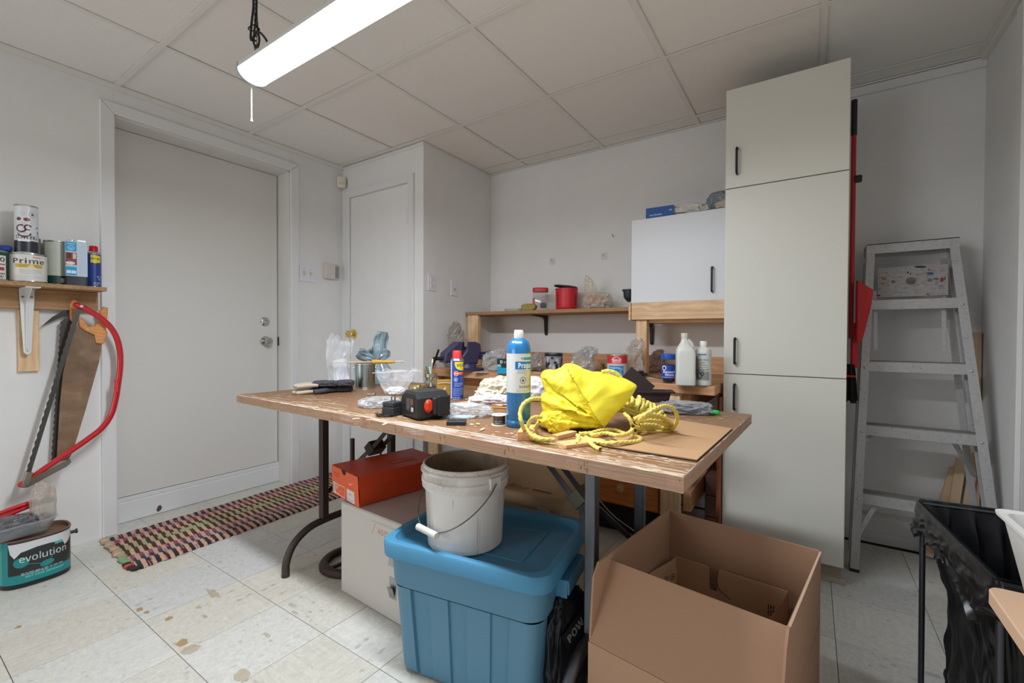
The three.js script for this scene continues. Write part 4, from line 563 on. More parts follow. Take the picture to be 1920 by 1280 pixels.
{ // jar of brushes, jar lid
  const r = 0.031, c = padBack(onY(808, 738, TY), r), t = thing('glass_jar', 'glass preserving jar stuffed with thin paint brushes beside the blue spray can', 'jar', c, face(c.x, c.z));
  part(t, 'glass', lathe([[0, 0.001], [r - 0.004, 0.001], [r, 0.006], [r, 0.062], [r - 0.004, 0.072], [r - 0.005, 0.088], [r - 0.007, 0.088], [r - 0.006, 0.071], [r - 0.003, 0.061], [r - 0.003, 0.008], [0, 0.004]], 40), glass);
  part(t, 'band', lathe([[r - 0.0045, 0.074], [r - 0.002, 0.075], [r - 0.002, 0.089], [r - 0.0045, 0.09]], 40), metal(0xc9c2ae, 0.35));
  [['#2f7f78', -0.018, 0.01], ['#7fc8b0', 0.004, 0.006], ['#e9e6dc', 0.006, -0.012], ['#8b3b34', 0.018, -0.006], ['#d9d2c2', -0.004, -0.014], ['#c7743a', 0.014, 0.012]].forEach(([col, x, z], i) => { const hgt = [0.125, 0.14, 0.155, 0.135, 0.12, 0.11][i], b = thing('paint_brush', ['teal-handled', 'pale green-handled', 'white-handled', 'dark red-handled', 'cream-handled', 'orange-handled'][i] + ' thin paint brush standing in the glass jar', 'brush', c.clone(), face(c.x, c.z), 'brushes in the glass jar'); part(b, 'handle', rod(V(-x * 0.8, 0.012, -z), V(x * 1.3, hgt, z), 0.0024, 8, 0.0034), mat(col, 0.4)); part(b, 'bristles', rod(V(-x * 0.8, 0.008, -z), V(-x * 0.8 + 0.001, 0.03, -z), 0.004, 8), mat(0x5a4636, 0.8)); });
  const l = padBack(onY(784, 742, TY), 0.03), j = thing('glass_jar', 'low glass jar with a gold screw lid behind the black battery', 'jar', l, face(l.x, l.z));
  part(j, 'glass', lathe([[0, 0.001], [0.029, 0.001], [0.032, 0.005], [0.032, 0.026], [0.029, 0.03]], 36), glass); part(j, 'lid', lathe([[0.0335, 0.028], [0.0345, 0.029], [0.0345, 0.042], [0.033, 0.045], [0.028, 0.0445], [0.026, 0.043], [0, 0.0435]], 40), metal(0xd8bd77, 0.3));
  const e = padBack(onY(832, 742, TY), 0.02), w = thing('sandpaper_block', 'golden sanding sheet standing between the jar and the spray can', 'sandpaper', e, face(e.x, e.z) + 0.2); part(w, 'sheet', at(box(0.06, 0.07, 0.02, 0.004), [0, 0.035, 0]), mat(0xb08a45, 0.9)); part(w, 'seam', tube([[-0.028, 0.055, 0.011], [0, 0.056, 0.012], [0.028, 0.054, 0.011]], 0.0015, 20, 5), mat(0xe8dcc0, 0.8)); part(w, 'tear', at(ext([[0, 0], [0.012, 0.008], [0.016, 0.03], [0.006, 0.022]], 0.001), [-0.008, 0.01, 0.0105]), mat(0xe8d9b4, 0.8));
}
{ // charger and battery
  const p = onY(733, 780, TY), t = thing('charger', 'small black plug-in charger with two upright prongs', 'charger', V(p.x - 0.012, TY, p.z - 0.02), 0.1);
  part(t, 'body', [at(box(0.05, 0.03, 0.055, 0.004), [0, 0.015, 0]), at(box(0.048, 0.016, 0.053, 0.004), [0, 0.0375, 0])], mat(0x2c2f36, 0.5));
  for (const x of [-0.007, 0.007]) part(t, 'prong', slab(x - 0.001, x + 0.001, 0.045, 0.062, -0.003, 0.003, 0.0005), steel);
  const a = onY(750, 779, TY), b = onY(793, 793, TY), d = b.clone().sub(a).setY(0).normalize(), w = 0.118, g = thing('battery_pack', 'chunky black power tool battery with an orange-red release latch', 'battery', a, Math.atan2(-d.z, d.x));
  // local: front edge along +x from the origin, depth towards -z
  const bm = mat(0x232528, 0.42), prof = [[0.01, 0], [0.122, 0], [0.13, 0.012], [0.13, 0.07], [0.112, 0.088], [0.03, 0.088], [0.006, 0.072], [0, 0.05], [0, 0.012]];
  part(g, 'body', at(toCreasedNormals(ext(prof, w - 0.004, 0.008), 0.5), [0, 0, -0.005]).applyMatrix4(new THREE.Matrix4().makeTranslation(0, 0, 0.005)).applyMatrix4(new THREE.Matrix4().makeTranslation(0, 0, -w + 0.004)), bm);
  part(g, 'rail', [at(box(0.02, 0.055, 0.06, 0.006), [0.137, 0.044, -0.075]), at(box(0.01, 0.064, 0.045, 0.005), [0.147, 0.044, -0.08])], bm);
  part(g, 'latch', [at(lathe([[0, 0.006], [0.012, 0.005], [0.0155, 0], [0.0155, -0.004]], 24), [0.131, 0.045, -0.035], [0, 0, -PI / 2], [1.35, 1, 1]), at(box(0.012, 0.026, 0.012, 0.004), [0.136, 0.045, -0.028])], mat(0xe2401c, 0.4));
  decal(g, 'rating_label', 0.055, 0.045, canvasTex(160, 130, (x, W, H) => { x.fillStyle = '#2b2c2e'; x.fillRect(0, 0, W, H); lines(x, 8, 10, 60, 9, 12, '#8e8f8c', 5); lines(x, 84, 10, 60, 5, 12, '#b7685c', 6); x.fillStyle = '#c9cac8'; x.fillRect(100, 84, 46, 38); }), [0.075, 0.045, 0.0006], [0, 0, 0]);
  part(g, 'cord_loop', tube([[0.02, 0.088, -0.06], [0.026, 0.1, -0.06], [0.034, 0.088, -0.06]], 0.0014, 12, 6), black);
  const k = onY(851, 797, TY), q = thing('black_block', 'small flat black block with a round hole in front of the crumpled film', 'block', V(k.x, TY, k.z - 0.012), face(k.x, k.z) - 0.12);
  const hs = poly([[-0.028, -0.018], [0.028, -0.018], [0.028, 0.018], [-0.028, 0.018]]), ho = new THREE.Path(); ho.absellipse(0, 0, 0.009, 0.0055, 0, TAU, true); hs.holes.push(ho); part(q, 'block', at(ext(hs, 0.013, 0.001), [0, 0, 0], [-PI / 2, 0, 0]), mat(0x23262c, 0.5)); part(q, 'core', at(cyl(0.008, 0.008, 0.003, 16), [0, 0.0025, 0]), black);
}
{ // papers, film, brush, pencil, spool, rags
  const p0 = onY(845, 781, TY), pa = thing('paper_slip', 'pale blue printed slip under the crumpled clear film', 'paper', V(p0.x, TY + 0.0006, p0.z), 0.5); part(pa, 'sheet', at(box(0.13, 0.001, 0.06, 0.0004), [0, 0, 0]), mat(0xb9d3e6, 0.7));
  const f0 = padBack(onY(872, 783, TY), 0.02), f = thing('clear_film', 'crumpled clear packaging film beside the black battery', 'wrapper', f0, face(f0.x, f0.z)); part(f, 'film', crumple(0.07, 0.02, 0.038, 0.5, 1.5, { detail: 10, sharp: 0.2 }), film(0xfafcfe, { clearcoat: 1 }));
  const b0 = onY(852, 763, TY), b1 = onY(882, 758, TY), b = thing('flat_brush', 'flat wooden paint brush with pale bristles behind the crumpled film', 'brush', V(b0.x, TY + 0.008, b0.z), Math.atan2(-(b1.z - b0.z), b1.x - b0.x));
  part(b, 'handle', at(ext([[0, -0.008], [0.05, -0.012], [0.09, -0.005], [0.13, -0.006], [0.13, 0.006], [0.09, 0.005], [0.05, 0.012], [0, 0.008]], 0.012, 0.003), [0, 0.006, 0], [-PI / 2, 0, 0]).translate(0, -0.012, 0), mat(0xd9b183, 0.5)); part(b, 'ferrule', at(box(0.025, 0.013, 0.03, 0.002), [-0.01, 0, 0]), steel); part(b, 'bristles', at(box(0.045, 0.012, 0.028, 0.004), [-0.045, -0.001, 0]), mat(0xd6cdbd, 0.8));
  const c0 = onY(900, 764, TY), c1 = onY(950, 766, TY), pn = thing('pencil', 'orange pencil lying beside the gas cylinder', 'pencil', V(c0.x, TY + 0.0035, c0.z), Math.atan2(-(c1.z - c0.z), c1.x - c0.x)); part(pn, 'shaft', at(cyl(0.0036, 0.0036, 0.13, 6), [0.085, 0, 0], [0, 0, PI / 2]), mat(0xe0932e, 0.4)); part(pn, 'tip', at(cyl(0.0008, 0.0036, 0.016, 8), [0.012, 0, 0], [0, 0, -PI / 2]), mat(0xdcbd92, 0.7));
  const s0 = padBack(onY(936, 799, TY), 0.022), s = thing('wire_spool', 'small spool of grey solder wire with white flanges beside the gas cylinder', 'spool', s0, 0);
  for (const y of [0.0012, 0.0305]) part(s, 'flange', at(lathe([[0.007, -0.0012], [0.023, -0.0012], [0.0235, 0], [0.023, 0.0012], [0.007, 0.0012], [0.007, -0.0012]], 40), [0, y, 0]), white); part(s, 'core', lathe([[0.007, 0.03], [0.009, 0.03], [0.009, 0.002]], 20), white);
  const wi = []; for (let i = 0; i < 9; i++) wi.push(at(new THREE.TorusGeometry(0.0165 + (i % 2) * 0.001, 0.0017, 6, 32), [0, 0.004 + i * 0.0029, 0], [PI / 2 + rr(-0.03, 0.03), 0, 0])); part(s, 'wire_turn', wi, metal(0x8a8378, 0.4));
  const r0 = padBack(onY(930, 752, TY), 0.05), r = thing('rag', 'cream crumpled rag heaped behind the gas cylinder', 'rag', r0, face(r0.x, r0.z)); part(r, 'cloth', crumple(0.07, 0.044, 0.05, 0.34, 1.0, { detail: 34, lean: [0.02, 0] }), mat(0xe0d8c2, 0.9)); part(r, 'fold', at(crumple(0.05, 0.025, 0.03, 0.32, 1.1, { detail: 22 }), [-0.03, 0.0, 0.03]), mat(0xe2dac6, 0.9));
  const q0 = padBack(onY(920, 764, TY), 0.03), q = thing('rag', 'white rag with purple stripes in front of the cream rag', 'rag', q0, face(q0.x, q0.z) - 0.1); part(q, 'cloth', crumple(0.08, 0.021, 0.042, 0.24, 1.0, { detail: 30 }), mat(0xffffff, 0.85, { map: rep(canvasTex(128, 128, (x, w, h) => { x.fillStyle = '#dcd6da'; x.fillRect(0, 0, w, h); x.fillStyle = 'rgba(178,130,176,0.5)'; x.fillRect(20, 0, 8, h); x.fillRect(80, 0, 4, h); }), 9) }));
  const u0 = padBack(onY(1003, 758, TY), 0.1), u = thing('rag', 'white rag half hidden behind the yellow cloth', 'rag', u0, face(u0.x, u0.z)); part(u, 'cloth', crumple(0.05, 0.045, 0.04, 0.3, 1.0, { detail: 24 }), mat(0xdad9de, 0.85));
  const h0 = onY(884, 752, TY), h = thing('screwdriver', 'thin screwdriver with a steel shaft lying behind the spray can', 'screwdriver', V(h0.x, TY + 0.006, h0.z), 0.1); part(h, 'shaft', rod(V(-0.03, 0, 0), V(0.06, 0, 0), 0.003, 8), steel); part(h, 'handle', rod(V(0.06, 0, 0), V(0.09, 0, 0), 0.0065, 12, 0.008), mat(0x8f3a36, 0.4));
  const chipM = mat(0xe5c7a0, 0.8); [[594, 765], [668, 786], [722, 796], [885, 797], [640, 772], [905, 806], [896, 796]].forEach(([x, y], i) => { const p = onY(x, y, TY); single('wood_shaving', 'pale curl of wood shaving lying ' + ['left of the lone bolt near the table end', 'at the chipped notch in the table edge', 'just left of the black charger', 'right of the flat black block', 'between the gloves and the chipped notch', 'at the front edge by the wire spool', 'beside the wire spool'][i], 'shaving', crumple(0.007 + 0.003 * (i % 3), 0.002, 0.004, 0.5, 2, { detail: 5 }), chipM, [p.x, TY, p.z], i, 'wood shavings scattered on the table'); });
  const tb = padBack(onY(1228, 756, TY), 0.05), tr = thing('plastic_tray', 'dark brown plastic tray behind the yellow rope', 'tray', tb, face(tb.x, tb.z) + 0.12); part(tr, 'body', loft([{ y: 0.001, pts: rring(0.1, 0.06, 0.008) }, { y: 0.04, pts: rring(0.115, 0.07, 0.008) }, { y: 0.041, pts: rring(0.145, 0.09, 0.008) }, { y: 0.046, pts: rring(0.146, 0.091, 0.008) }, { y: 0.046, pts: rring(0.112, 0.066, 0.008) }, { y: 0.01, pts: rring(0.098, 0.056, 0.008) }], true, true), mat(0x3d2e2f, 0.45));
  const lp = padBack(onY(1190, 756, TY), 0.04), ld = thing('drip_tray', 'dark flat tray tipped up behind the yellow cloth', 'tray', lp, face(lp.x, lp.z)); part(ld, 'plate', at(box(0.12, 0.1, 0.006, 0.002), [0.0, 0.055, 0], [0.05, 0, -0.7]).translate(0, 0.012, 0), mat(0x33272a, 0.45));
  const zb = onY(1285, 775, TY), z = thing('zip_bag', 'grey zip bag with a green corner lying right of the rope', 'bag', V(zb.x, TY, zb.z - 0.02), face(zb.x, zb.z) + 0.08); part(z, 'film', at(crumple(0.08, 0.018, 0.055, 0.3, 1.3, { detail: 11, power: 0.7, sharp: 0.25 }), [-0.005, 0, 0]), film(0xd2d5da, { transmission: 0.7 })); part(z, 'green_corner', at(crumple(0.018, 0.008, 0.008, 0.2, 2, { detail: 10 }), [0.085, 0.001, 0.02], [0, -0.3, 0]), mat(0x2fb14a, 0.4)); part(z, 'contents', at(crumple(0.05, 0.012, 0.035, 0.25, 2, { detail: 14 }), [-0.02, 0.002, 0]), mat(0x767a82, 0.6));
}
{ // cardboard sheet, wood offcuts
  const a = onY(1128, 838, TY), b = onY(1307, 866, TY), c = onY(1373, 806, TY), d = onY(1222, 781, TY), m = a.clone().add(b).add(c).add(d).multiplyScalar(0.25), P = [a, b, c, d].map((p) => [p.x - m.x, -(p.z - m.z)]);
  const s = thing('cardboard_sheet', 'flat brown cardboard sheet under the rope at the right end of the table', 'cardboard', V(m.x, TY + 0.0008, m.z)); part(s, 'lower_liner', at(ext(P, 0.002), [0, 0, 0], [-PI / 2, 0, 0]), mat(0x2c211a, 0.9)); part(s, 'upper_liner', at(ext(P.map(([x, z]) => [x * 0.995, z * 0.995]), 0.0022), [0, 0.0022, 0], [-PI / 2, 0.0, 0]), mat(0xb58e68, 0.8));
  const wood = mat(0xffecd6, 0.65, { map: rep(grainTex, 2, 6) });
  const off = (label, px, py, L, w, h, turn, y = 0) => { const p = onY(px, py, TY), t = thing('wood_offcut', label, 'wood block', V(p.x, TY + y, p.z), turn); part(t, 'block', at(box(w, h, L, 0.0015, 'z'), [0, h / 2, -L / 2]), wood); };
  off('thick pale wood block under the left rope loop', 985, 826, 0.1, 0.042, 0.022, 0.42); off('flat yellow-brown wood strip sticking out under the yellow cloth', 1052, 838, 0.12, 0.042, 0.009, -0.5); off('small wood scrap tucked under the cloth between the two blocks', 1040, 824, 0.08, 0.022, 0.012, -0.2);
}
{ // yellow cloth and rope
  const s = 1.185 / F, base = padBack(onY(1095, 812, TY), 0.07), turn = face(base.x, base.z);
  const O = [[1006, 705], [1012, 696], [1022, 693], [1034, 694], [1047, 689], [1055, 681], [1066, 679], [1080, 684], [1092, 690], [1112, 697], [1140, 700], [1165, 706], [1188, 714], [1200, 722], [1194, 732], [1180, 750], [1160, 772], [1146, 790], [1136, 803], [1110, 809], [1085, 808], [1060, 812], [1050, 819], [1030, 815], [1008, 808], [1000, 796], [1010, 778], [1007, 762], [1006, 745], [1016, 736], [1009, 722]];
  const cx = 1090, cy = 752, ang = O.map(([x, y]) => [Math.atan2(cy - y, x - cx), Math.hypot(x - cx, y - cy)]).sort((a, b) => a[0] - b[0]);
  const R = (th) => { let a = th; while (a > PI) a -= TAU; while (a < -PI) a += TAU; let i = ang.findIndex((q) => q[0] > a); if (i < 0) i = 0; const p = ang[(i + ang.length - 1) % ang.length], q = ang[i]; let d0 = a - p[0], d1 = q[0] - p[0]; if (d1 <= 0) d1 += TAU; if (d0 < 0) d0 += TAU; const t = d0 / d1; return p[1] * (1 - t) + q[1] * t; };
  const seg = (x, y, ax, ay, bx, by) => { const t = Math.max(0, Math.min(1, ((x - ax) * (bx - ax) + (y - ay) * (by - ay)) / ((bx - ax) ** 2 + (by - ay) ** 2))); return [Math.hypot(x - ax - t * (bx - ax), y - ay - t * (by - ay)), ((bx - ax) * (y - ay) - (by - ay) * (x - ax)), t]; };
  const sm = (a, b, x) => THREE.MathUtils.smoothstep(x, a, b);
  const relief = (x, y) => {        // pixel-free sheet coordinates scaled by 1 / s
    let d = 0; const fl = seg(x, y, 1064, 690, 1136, 805), right = fl[1] < 0;
    if (right) { d += 0.03 * Math.exp(-fl[0] / 60) + 0.012; d += 0.004 * N3(x * 0.016 + 3, y * 0.022, 1) + 0.0016 * ridged((x + y) * 0.022, (x - y) * 0.01, 4); }
    else {
      const bands = [[1004, 700, 1120, 788], [1004, 735, 1112, 775], [1004, 752, 1108, 779], [1008, 776, 1112, 792], [1004, 800, 1118, 800]];
      let k = 0; bands.forEach((q, i) => { const m = q[1] + (q[3] - q[1]) * (x - q[0]) / (q[2] - q[0]) + 4 * N3(x * 0.03, i, 1); if (y > m) k = i + 1; });
      const lo = k ? bands[k - 1] : [1004, 670, 1120, 700], hi = k < 5 ? bands[k] : [1004, 822, 1118, 822], yl = lo[1] + (lo[3] - lo[1]) * (x - lo[0]) / (lo[2] - lo[0]), yh = hi[1] + (hi[3] - hi[1]) * (x - hi[0]) / (hi[2] - hi[0]), t = Math.max(0, Math.min(1, (y - yl) / Math.max(4, yh - yl)));
      d += [0.01, 0.004, 0.014, 0.002, 0.012, 0.004][k] + 0.016 * Math.sqrt(Math.max(0, 1 - (t * 1.5 - 0.9) ** 2)) - 0.016 * sm(0, 12, fl[0]) * 0.3;
      d += 0.003 * N3(x * 0.018 + y * 0.014, y * 0.03 - x * 0.016, 2) + 0.0014 * ridged(x * 0.03, y * 0.05 + x * 0.02, 6);
    }
    return d;
  };
  const yc = (y) => (812 - y) * s, nu = 220, nv = 150;
  const g = grid(nu, nv, (u, v) => {
    const th = u * TAU, t = v * PI, k = Math.sin(t) ** 0.75, q = R(th) * k * (1 + 0.015 * N3(Math.cos(th) * 3, Math.sin(th) * 3, 2)), px = cx + q * Math.cos(th), py = cy - q * Math.sin(th), fr = Math.cos(t), edge = Math.abs(fr);
    const z = (fr > 0 ? 1 : -1) * 0.062 * edge ** 0.8 + (fr > 0 ? relief(px, py) * Math.min(1, edge * 2.2) : 0) + 0.03 * sm(720, 812, py) * (fr > 0 ? edge : 0);
    return [(px - 1095) * s, Math.max(0.004, yc(py)), z];
  });
  g.deleteAttribute('normal'); const gm = mergeVertices(g, 1e-6); gm.computeVertexNormals();
  const t = thing('yellow_cloth', 'bright yellow waterproof cloth bundled in folds on the rope', 'cloth', base, turn);
  part(t, 'bundle', gm, mat(0xfbec3c, 0.55, { side: THREE.DoubleSide }));
  part(t, 'drooping_corner', at(crumple(0.03, 0.03, 0.012, 0.25, 1.8, { detail: 16 }), [-0.062, 0.0, 0.085], [0, 0, 0.25]), mat(0xfbec3c, 0.55));
  const ropeM = mat(0xe4d06c, 0.7), rr0 = 0.0054, P = (px, py, y) => onY(px, py, TY + y), Q = (px, py, k) => at_(px, py, k);
  function at_(px, py, k) { const d = ray(px, py); return V(0, EYE, 0).addScaledVector(d, 1.16 + k); }
  const r = thing('rope', 'yellow braided rope coiled in loose loops around and right of the yellow cloth', 'rope');
  const strands = [
    [Q(1012, 747, 0.02), Q(996, 748, -0.01), Q(981, 758, -0.03), Q(975, 775, -0.04), Q(978, 792, -0.05), P(988, 812, 0.012), P(1003, 822, 0.01), P(1030, 826, 0.008)],
    [Q(1015, 782, 0), Q(1000, 783, -0.03), P(989, 800, 0.028), P(992, 812, 0.018), P(1010, 822, 0.014), P(1040, 824, 0.012)],
    [Q(1012, 790, 0.0), P(1000, 806, 0.02), P(1005, 818, 0.014), P(1022, 824, 0.01)],
    [P(1085, 813, 0.016), P(1105, 812, 0.016), P(1130, 806, 0.018), P(1152, 806, 0.012), P(1172, 813, 0.008), P(1190, 817, 0.007), P(1202, 822, 0.007), P(1196, 827, 0.007), P(1170, 829, 0.012), P(1150, 830, 0.013), P(1128, 830, 0.007), P(1108, 825, 0.007), P(1096, 818, 0.008)],
    [P(1098, 812, 0.01), P(1115, 815, 0.016), P(1135, 812, 0.018), P(1160, 816, 0.02), P(1178, 812, 0.02), Q(1186, 800, 0.02), Q(1181, 785, 0.02), Q(1170, 775, 0.04)],
    [P(1082, 816, 0.008), P(1095, 824, 0.006), P(1108, 832, 0.006), P(1120, 840, 0.006), P(1126, 842, 0.006)], [P(1085, 817, 0.014), P(1083, 827, 0.009), P(1081, 833, 0.006)],
    [P(1195, 792, 0.05), P(1212, 776, 0.08), P(1230, 766, 0.09), P(1248, 761, 0.09), P(1263, 766, 0.08), P(1270, 782, 0.055), P(1266, 797, 0.03), P(1256, 806, 0.01), P(1238, 805, 0.008), P(1215, 800, 0.012)],
    [P(1200, 785, 0.06), P(1220, 780, 0.06), P(1240, 783, 0.05), P(1255, 792, 0.035), P(1262, 802, 0.014), P(1248, 809, 0.006), P(1226, 808, 0.006), P(1205, 802, 0.015)],
    [P(1200, 790, 0.05), P(1222, 788, 0.045), P(1240, 793, 0.035), P(1254, 801, 0.018), P(1246, 803, 0.014), P(1228, 801, 0.014), P(1206, 796, 0.03)],
    [P(1188, 786, 0.06), P(1206, 778, 0.07), P(1222, 777, 0.066), P(1240, 780, 0.058), P(1254, 788, 0.044), P(1258, 798, 0.024), P(1244, 801, 0.02), P(1222, 799, 0.024), P(1200, 798, 0.03)],
    [P(1186, 798, 0.04), P(1202, 803, 0.022), P(1222, 803, 0.016), P(1238, 806, 0.008)],
    [P(1190, 806, 0.02), P(1204, 808, 0.008), P(1222, 810, 0.006), P(1236, 809, 0.006)],
    [P(1198, 796, 0.035), P(1220, 796, 0.03), P(1240, 799, 0.022), P(1250, 806, 0.008)],
  ];
  for (const q of strands) part(r, 'strand', ropeGeo(q, rr0), ropeM);
  const hk = padBack(onY(1188, 800, TY), 0.05), hkT = face(hk.x, hk.z); for (let i = 0; i < 12; i++) { const a = rr(-0.25, 0.25), w = rr(0.022, 0.036), hh = rr(0.022, 0.036); const pts = []; for (let k = 0; k < 10; k++) { const e = k / 10 * TAU; pts.push(V((-0.036 + i * 0.0085 + 0.005 * Math.sin(e * 2 + i)), 0.046 + Math.sin(e) * hh, Math.cos(e) * w).applyAxisAngle(V(0, 0, 1), a - 0.35).applyAxisAngle(V(0, 1, 0), hkT).add(hk)); } pts.forEach((p) => { p.y = Math.max(TY + 0.0085, p.y); }); part(r, 'wrap_turn', ropeGeo(pts, rr0, true), ropeM); }
  for (let i = 0; i < 12; i++) { const o = (i % 6 - 2.5) * 0.011; part(r, 'strand', ropeGeo([V(-0.075, 0.062 - i * 0.003, o), V(-0.03, 0.05 + 0.01 * Math.sin(i * 2), o * 1.6), V(0.015, 0.04 + 0.012 * Math.cos(i * 3), o * 1.2), V(0.05, 0.03 + 0.006 * i % 0.02, o)].map((p) => p.applyAxisAngle(V(0, 1, 0), hkT).add(hk)), rr0), ropeM); }
  part(r, 'strand', ropeGeo([Q(1128, 697, 0.1), Q(1140, 695, 0.1), Q(1155, 699, 0.1), Q(1165, 708, 0.1)], rr0), ropeM);
}

// ---------- workbench, shelf and wall cabinet contents ----------
const bench = (px, py, k) => padBack(onY(px, py, BY), k);
const bagFilm = (name, label, cat, p, rx, ry, rz, col, o = {}) => { const t = thing(name, label, cat, p, face(p.x, p.z)); part(t, 'film', crumple(rx, ry * 0.9, rz, (o.amp ?? 0.22) + 0.12, o.freq ?? 1.1, { detail: 14, power: 0.8, sharp: 0.45, ...o }), film(col, { clearcoat: 1, ...o.m })); part(t, 'gathered_edge', at(crumple(rx * 0.55, ry * 0.4, rz * 0.4, 0.6, 1.6, { detail: 9, sharp: 0.45, lean: [0.02, 0] }), [rx * (rnd() - 0.5) * 0.8, ry * 1.45, 0], [0, 0, rr(-0.5, 0.5)]), film(col, { clearcoat: 1, ...o.m })); if (o.inner) part(t, 'contents', crumple(rx * 0.7, ry * 0.35, rz * 0.7, 0.25, 2, { detail: 10 }), mat(o.inner, 0.7)); return t; };
{
  const m = mat(0x413c5c, 0.45, { metalness: 0.2 }), c = bench(876, 697, 0.09), t = thing('bench_vise', 'dark blue cast iron vise bolted to the left end of the workbench', 'vise', c, face(c.x, c.z) + 0.5);
  part(t, 'base', [lathe([[0, 0], [0.085, 0], [0.085, 0.012], [0.06, 0.02], [0.05, 0.045], [0, 0.045]], 32), at(box(0.03, 0.014, 0.05, 0.004), [0.09, 0.007, 0]), at(box(0.03, 0.014, 0.05, 0.004), [-0.09, 0.007, 0])], m);
  part(t, 'fixed_body', [at(ext([[-0.05, 0.04], [0.05, 0.04], [0.065, 0.1], [0.075, 0.125], [0.07, 0.16], [0.04, 0.175], [-0.02, 0.175], [-0.03, 0.12], [-0.055, 0.09]], 0.09, 0.008), [0, 0, -0.045]), at(box(0.14, 0.045, 0.05, 0.006), [0.12, 0.09, 0])], m);
  part(t, 'moving_jaw', [at(ext([[-0.17, 0.055], [-0.06, 0.055], [-0.05, 0.1], [-0.045, 0.175], [-0.08, 0.175], [-0.11, 0.15], [-0.16, 0.11]], 0.08, 0.008), [0, 0, -0.04])], m);
  part(t, 'jaw_plate', slab(-0.044, -0.036, 0.145, 0.178, -0.05, 0.05), steel); part(t, 'jaw_plate', slab(-0.034, -0.026, 0.145, 0.178, -0.05, 0.05), steel);
  part(t, 'screw', at(cyl(0.011, 0.011, 0.06, 16), [-0.19, 0.078, 0], [0, 0, PI / 2]), darkIron); part(t, 'handle_bar', rod(V(-0.212, 0.13, 0.05), V(-0.212, 0.005, -0.05), 0.006, 12), metal(0x5b4a40, 0.5));
  bagFilm('plastic_bag', 'tall smoky clear bag hanging behind the dark blue vise', 'bag', V(-1.985, BY, -2.25), 0.055, 0.13, 0.04, 0xd8d2ca, { lean: [0.05, 0], taper: 0.3, inner: 0x3a3a40, m: { transmission: 0.7 } });
  bagFilm('plastic_bag', 'crinkled shiny clear bag between the vise and the black and blue packet', 'bag', bench(925, 697, 0.07), 0.055, 0.058, 0.04, 0xf0f0f0, { amp: 0.35, m: { clearcoat: 1 } });
  const p = bench(944, 701, 0.02), b = thing('battery_packet', 'black and blue battery packet standing behind the gas cylinder', 'packet', p, face(p.x, p.z) - 0.1);
  part(b, 'card', at(box(0.07, 0.085, 0.03, 0.002), [0, 0.043, 0]), mat(0x1c8fb8, 0.4)); decal(b, 'print', 0.068, 0.083, canvasTex(128, 160, (x, w, h) => { x.fillStyle = '#16a2cf'; x.fillRect(0, 0, w, h); x.fillStyle = '#23262b'; x.fillRect(0, 0, w, 62); x.fillRect(44, 56, 84, 40); x.fillStyle = '#9fd4e6'; x.fillRect(0, 62, 36, 20); txt(x, 'D', 44, 34, 44, '#f2f2f2'); lines(x, 70, 30, 50, 2, 12, '#c8c8c8', 6); }), [0, 0.043, 0.0155]);
  bagFilm('plastic_bag', 'low clear bag of small parts right of the gas cylinder on the bench', 'bag', bench(1003, 697, 0.1), 0.042, 0.05, 0.04, 0xe6e4e2, { inner: 0x77757a });
  const papM = mat(0xdfdbd2, 0.8); for (const [px, py, a, l] of [[905, 698, 0.3, 'white paper scrap lying in front of the vise'], [1225, 709, -0.4, 'cream paper slip lying left of the coffee jar'], [1013, 700, 0.2, 'white paper scrap lying left of the splattered tin']]) { const q = bench(px, py, 0.01); const s = thing('paper_slip', l, 'paper', V(q.x, BY + 0.0005, q.z), a); part(s, 'sheet', box(0.09, 0.001, 0.05, 0.0004).translate(0, 0.0006, 0), papM); }
}
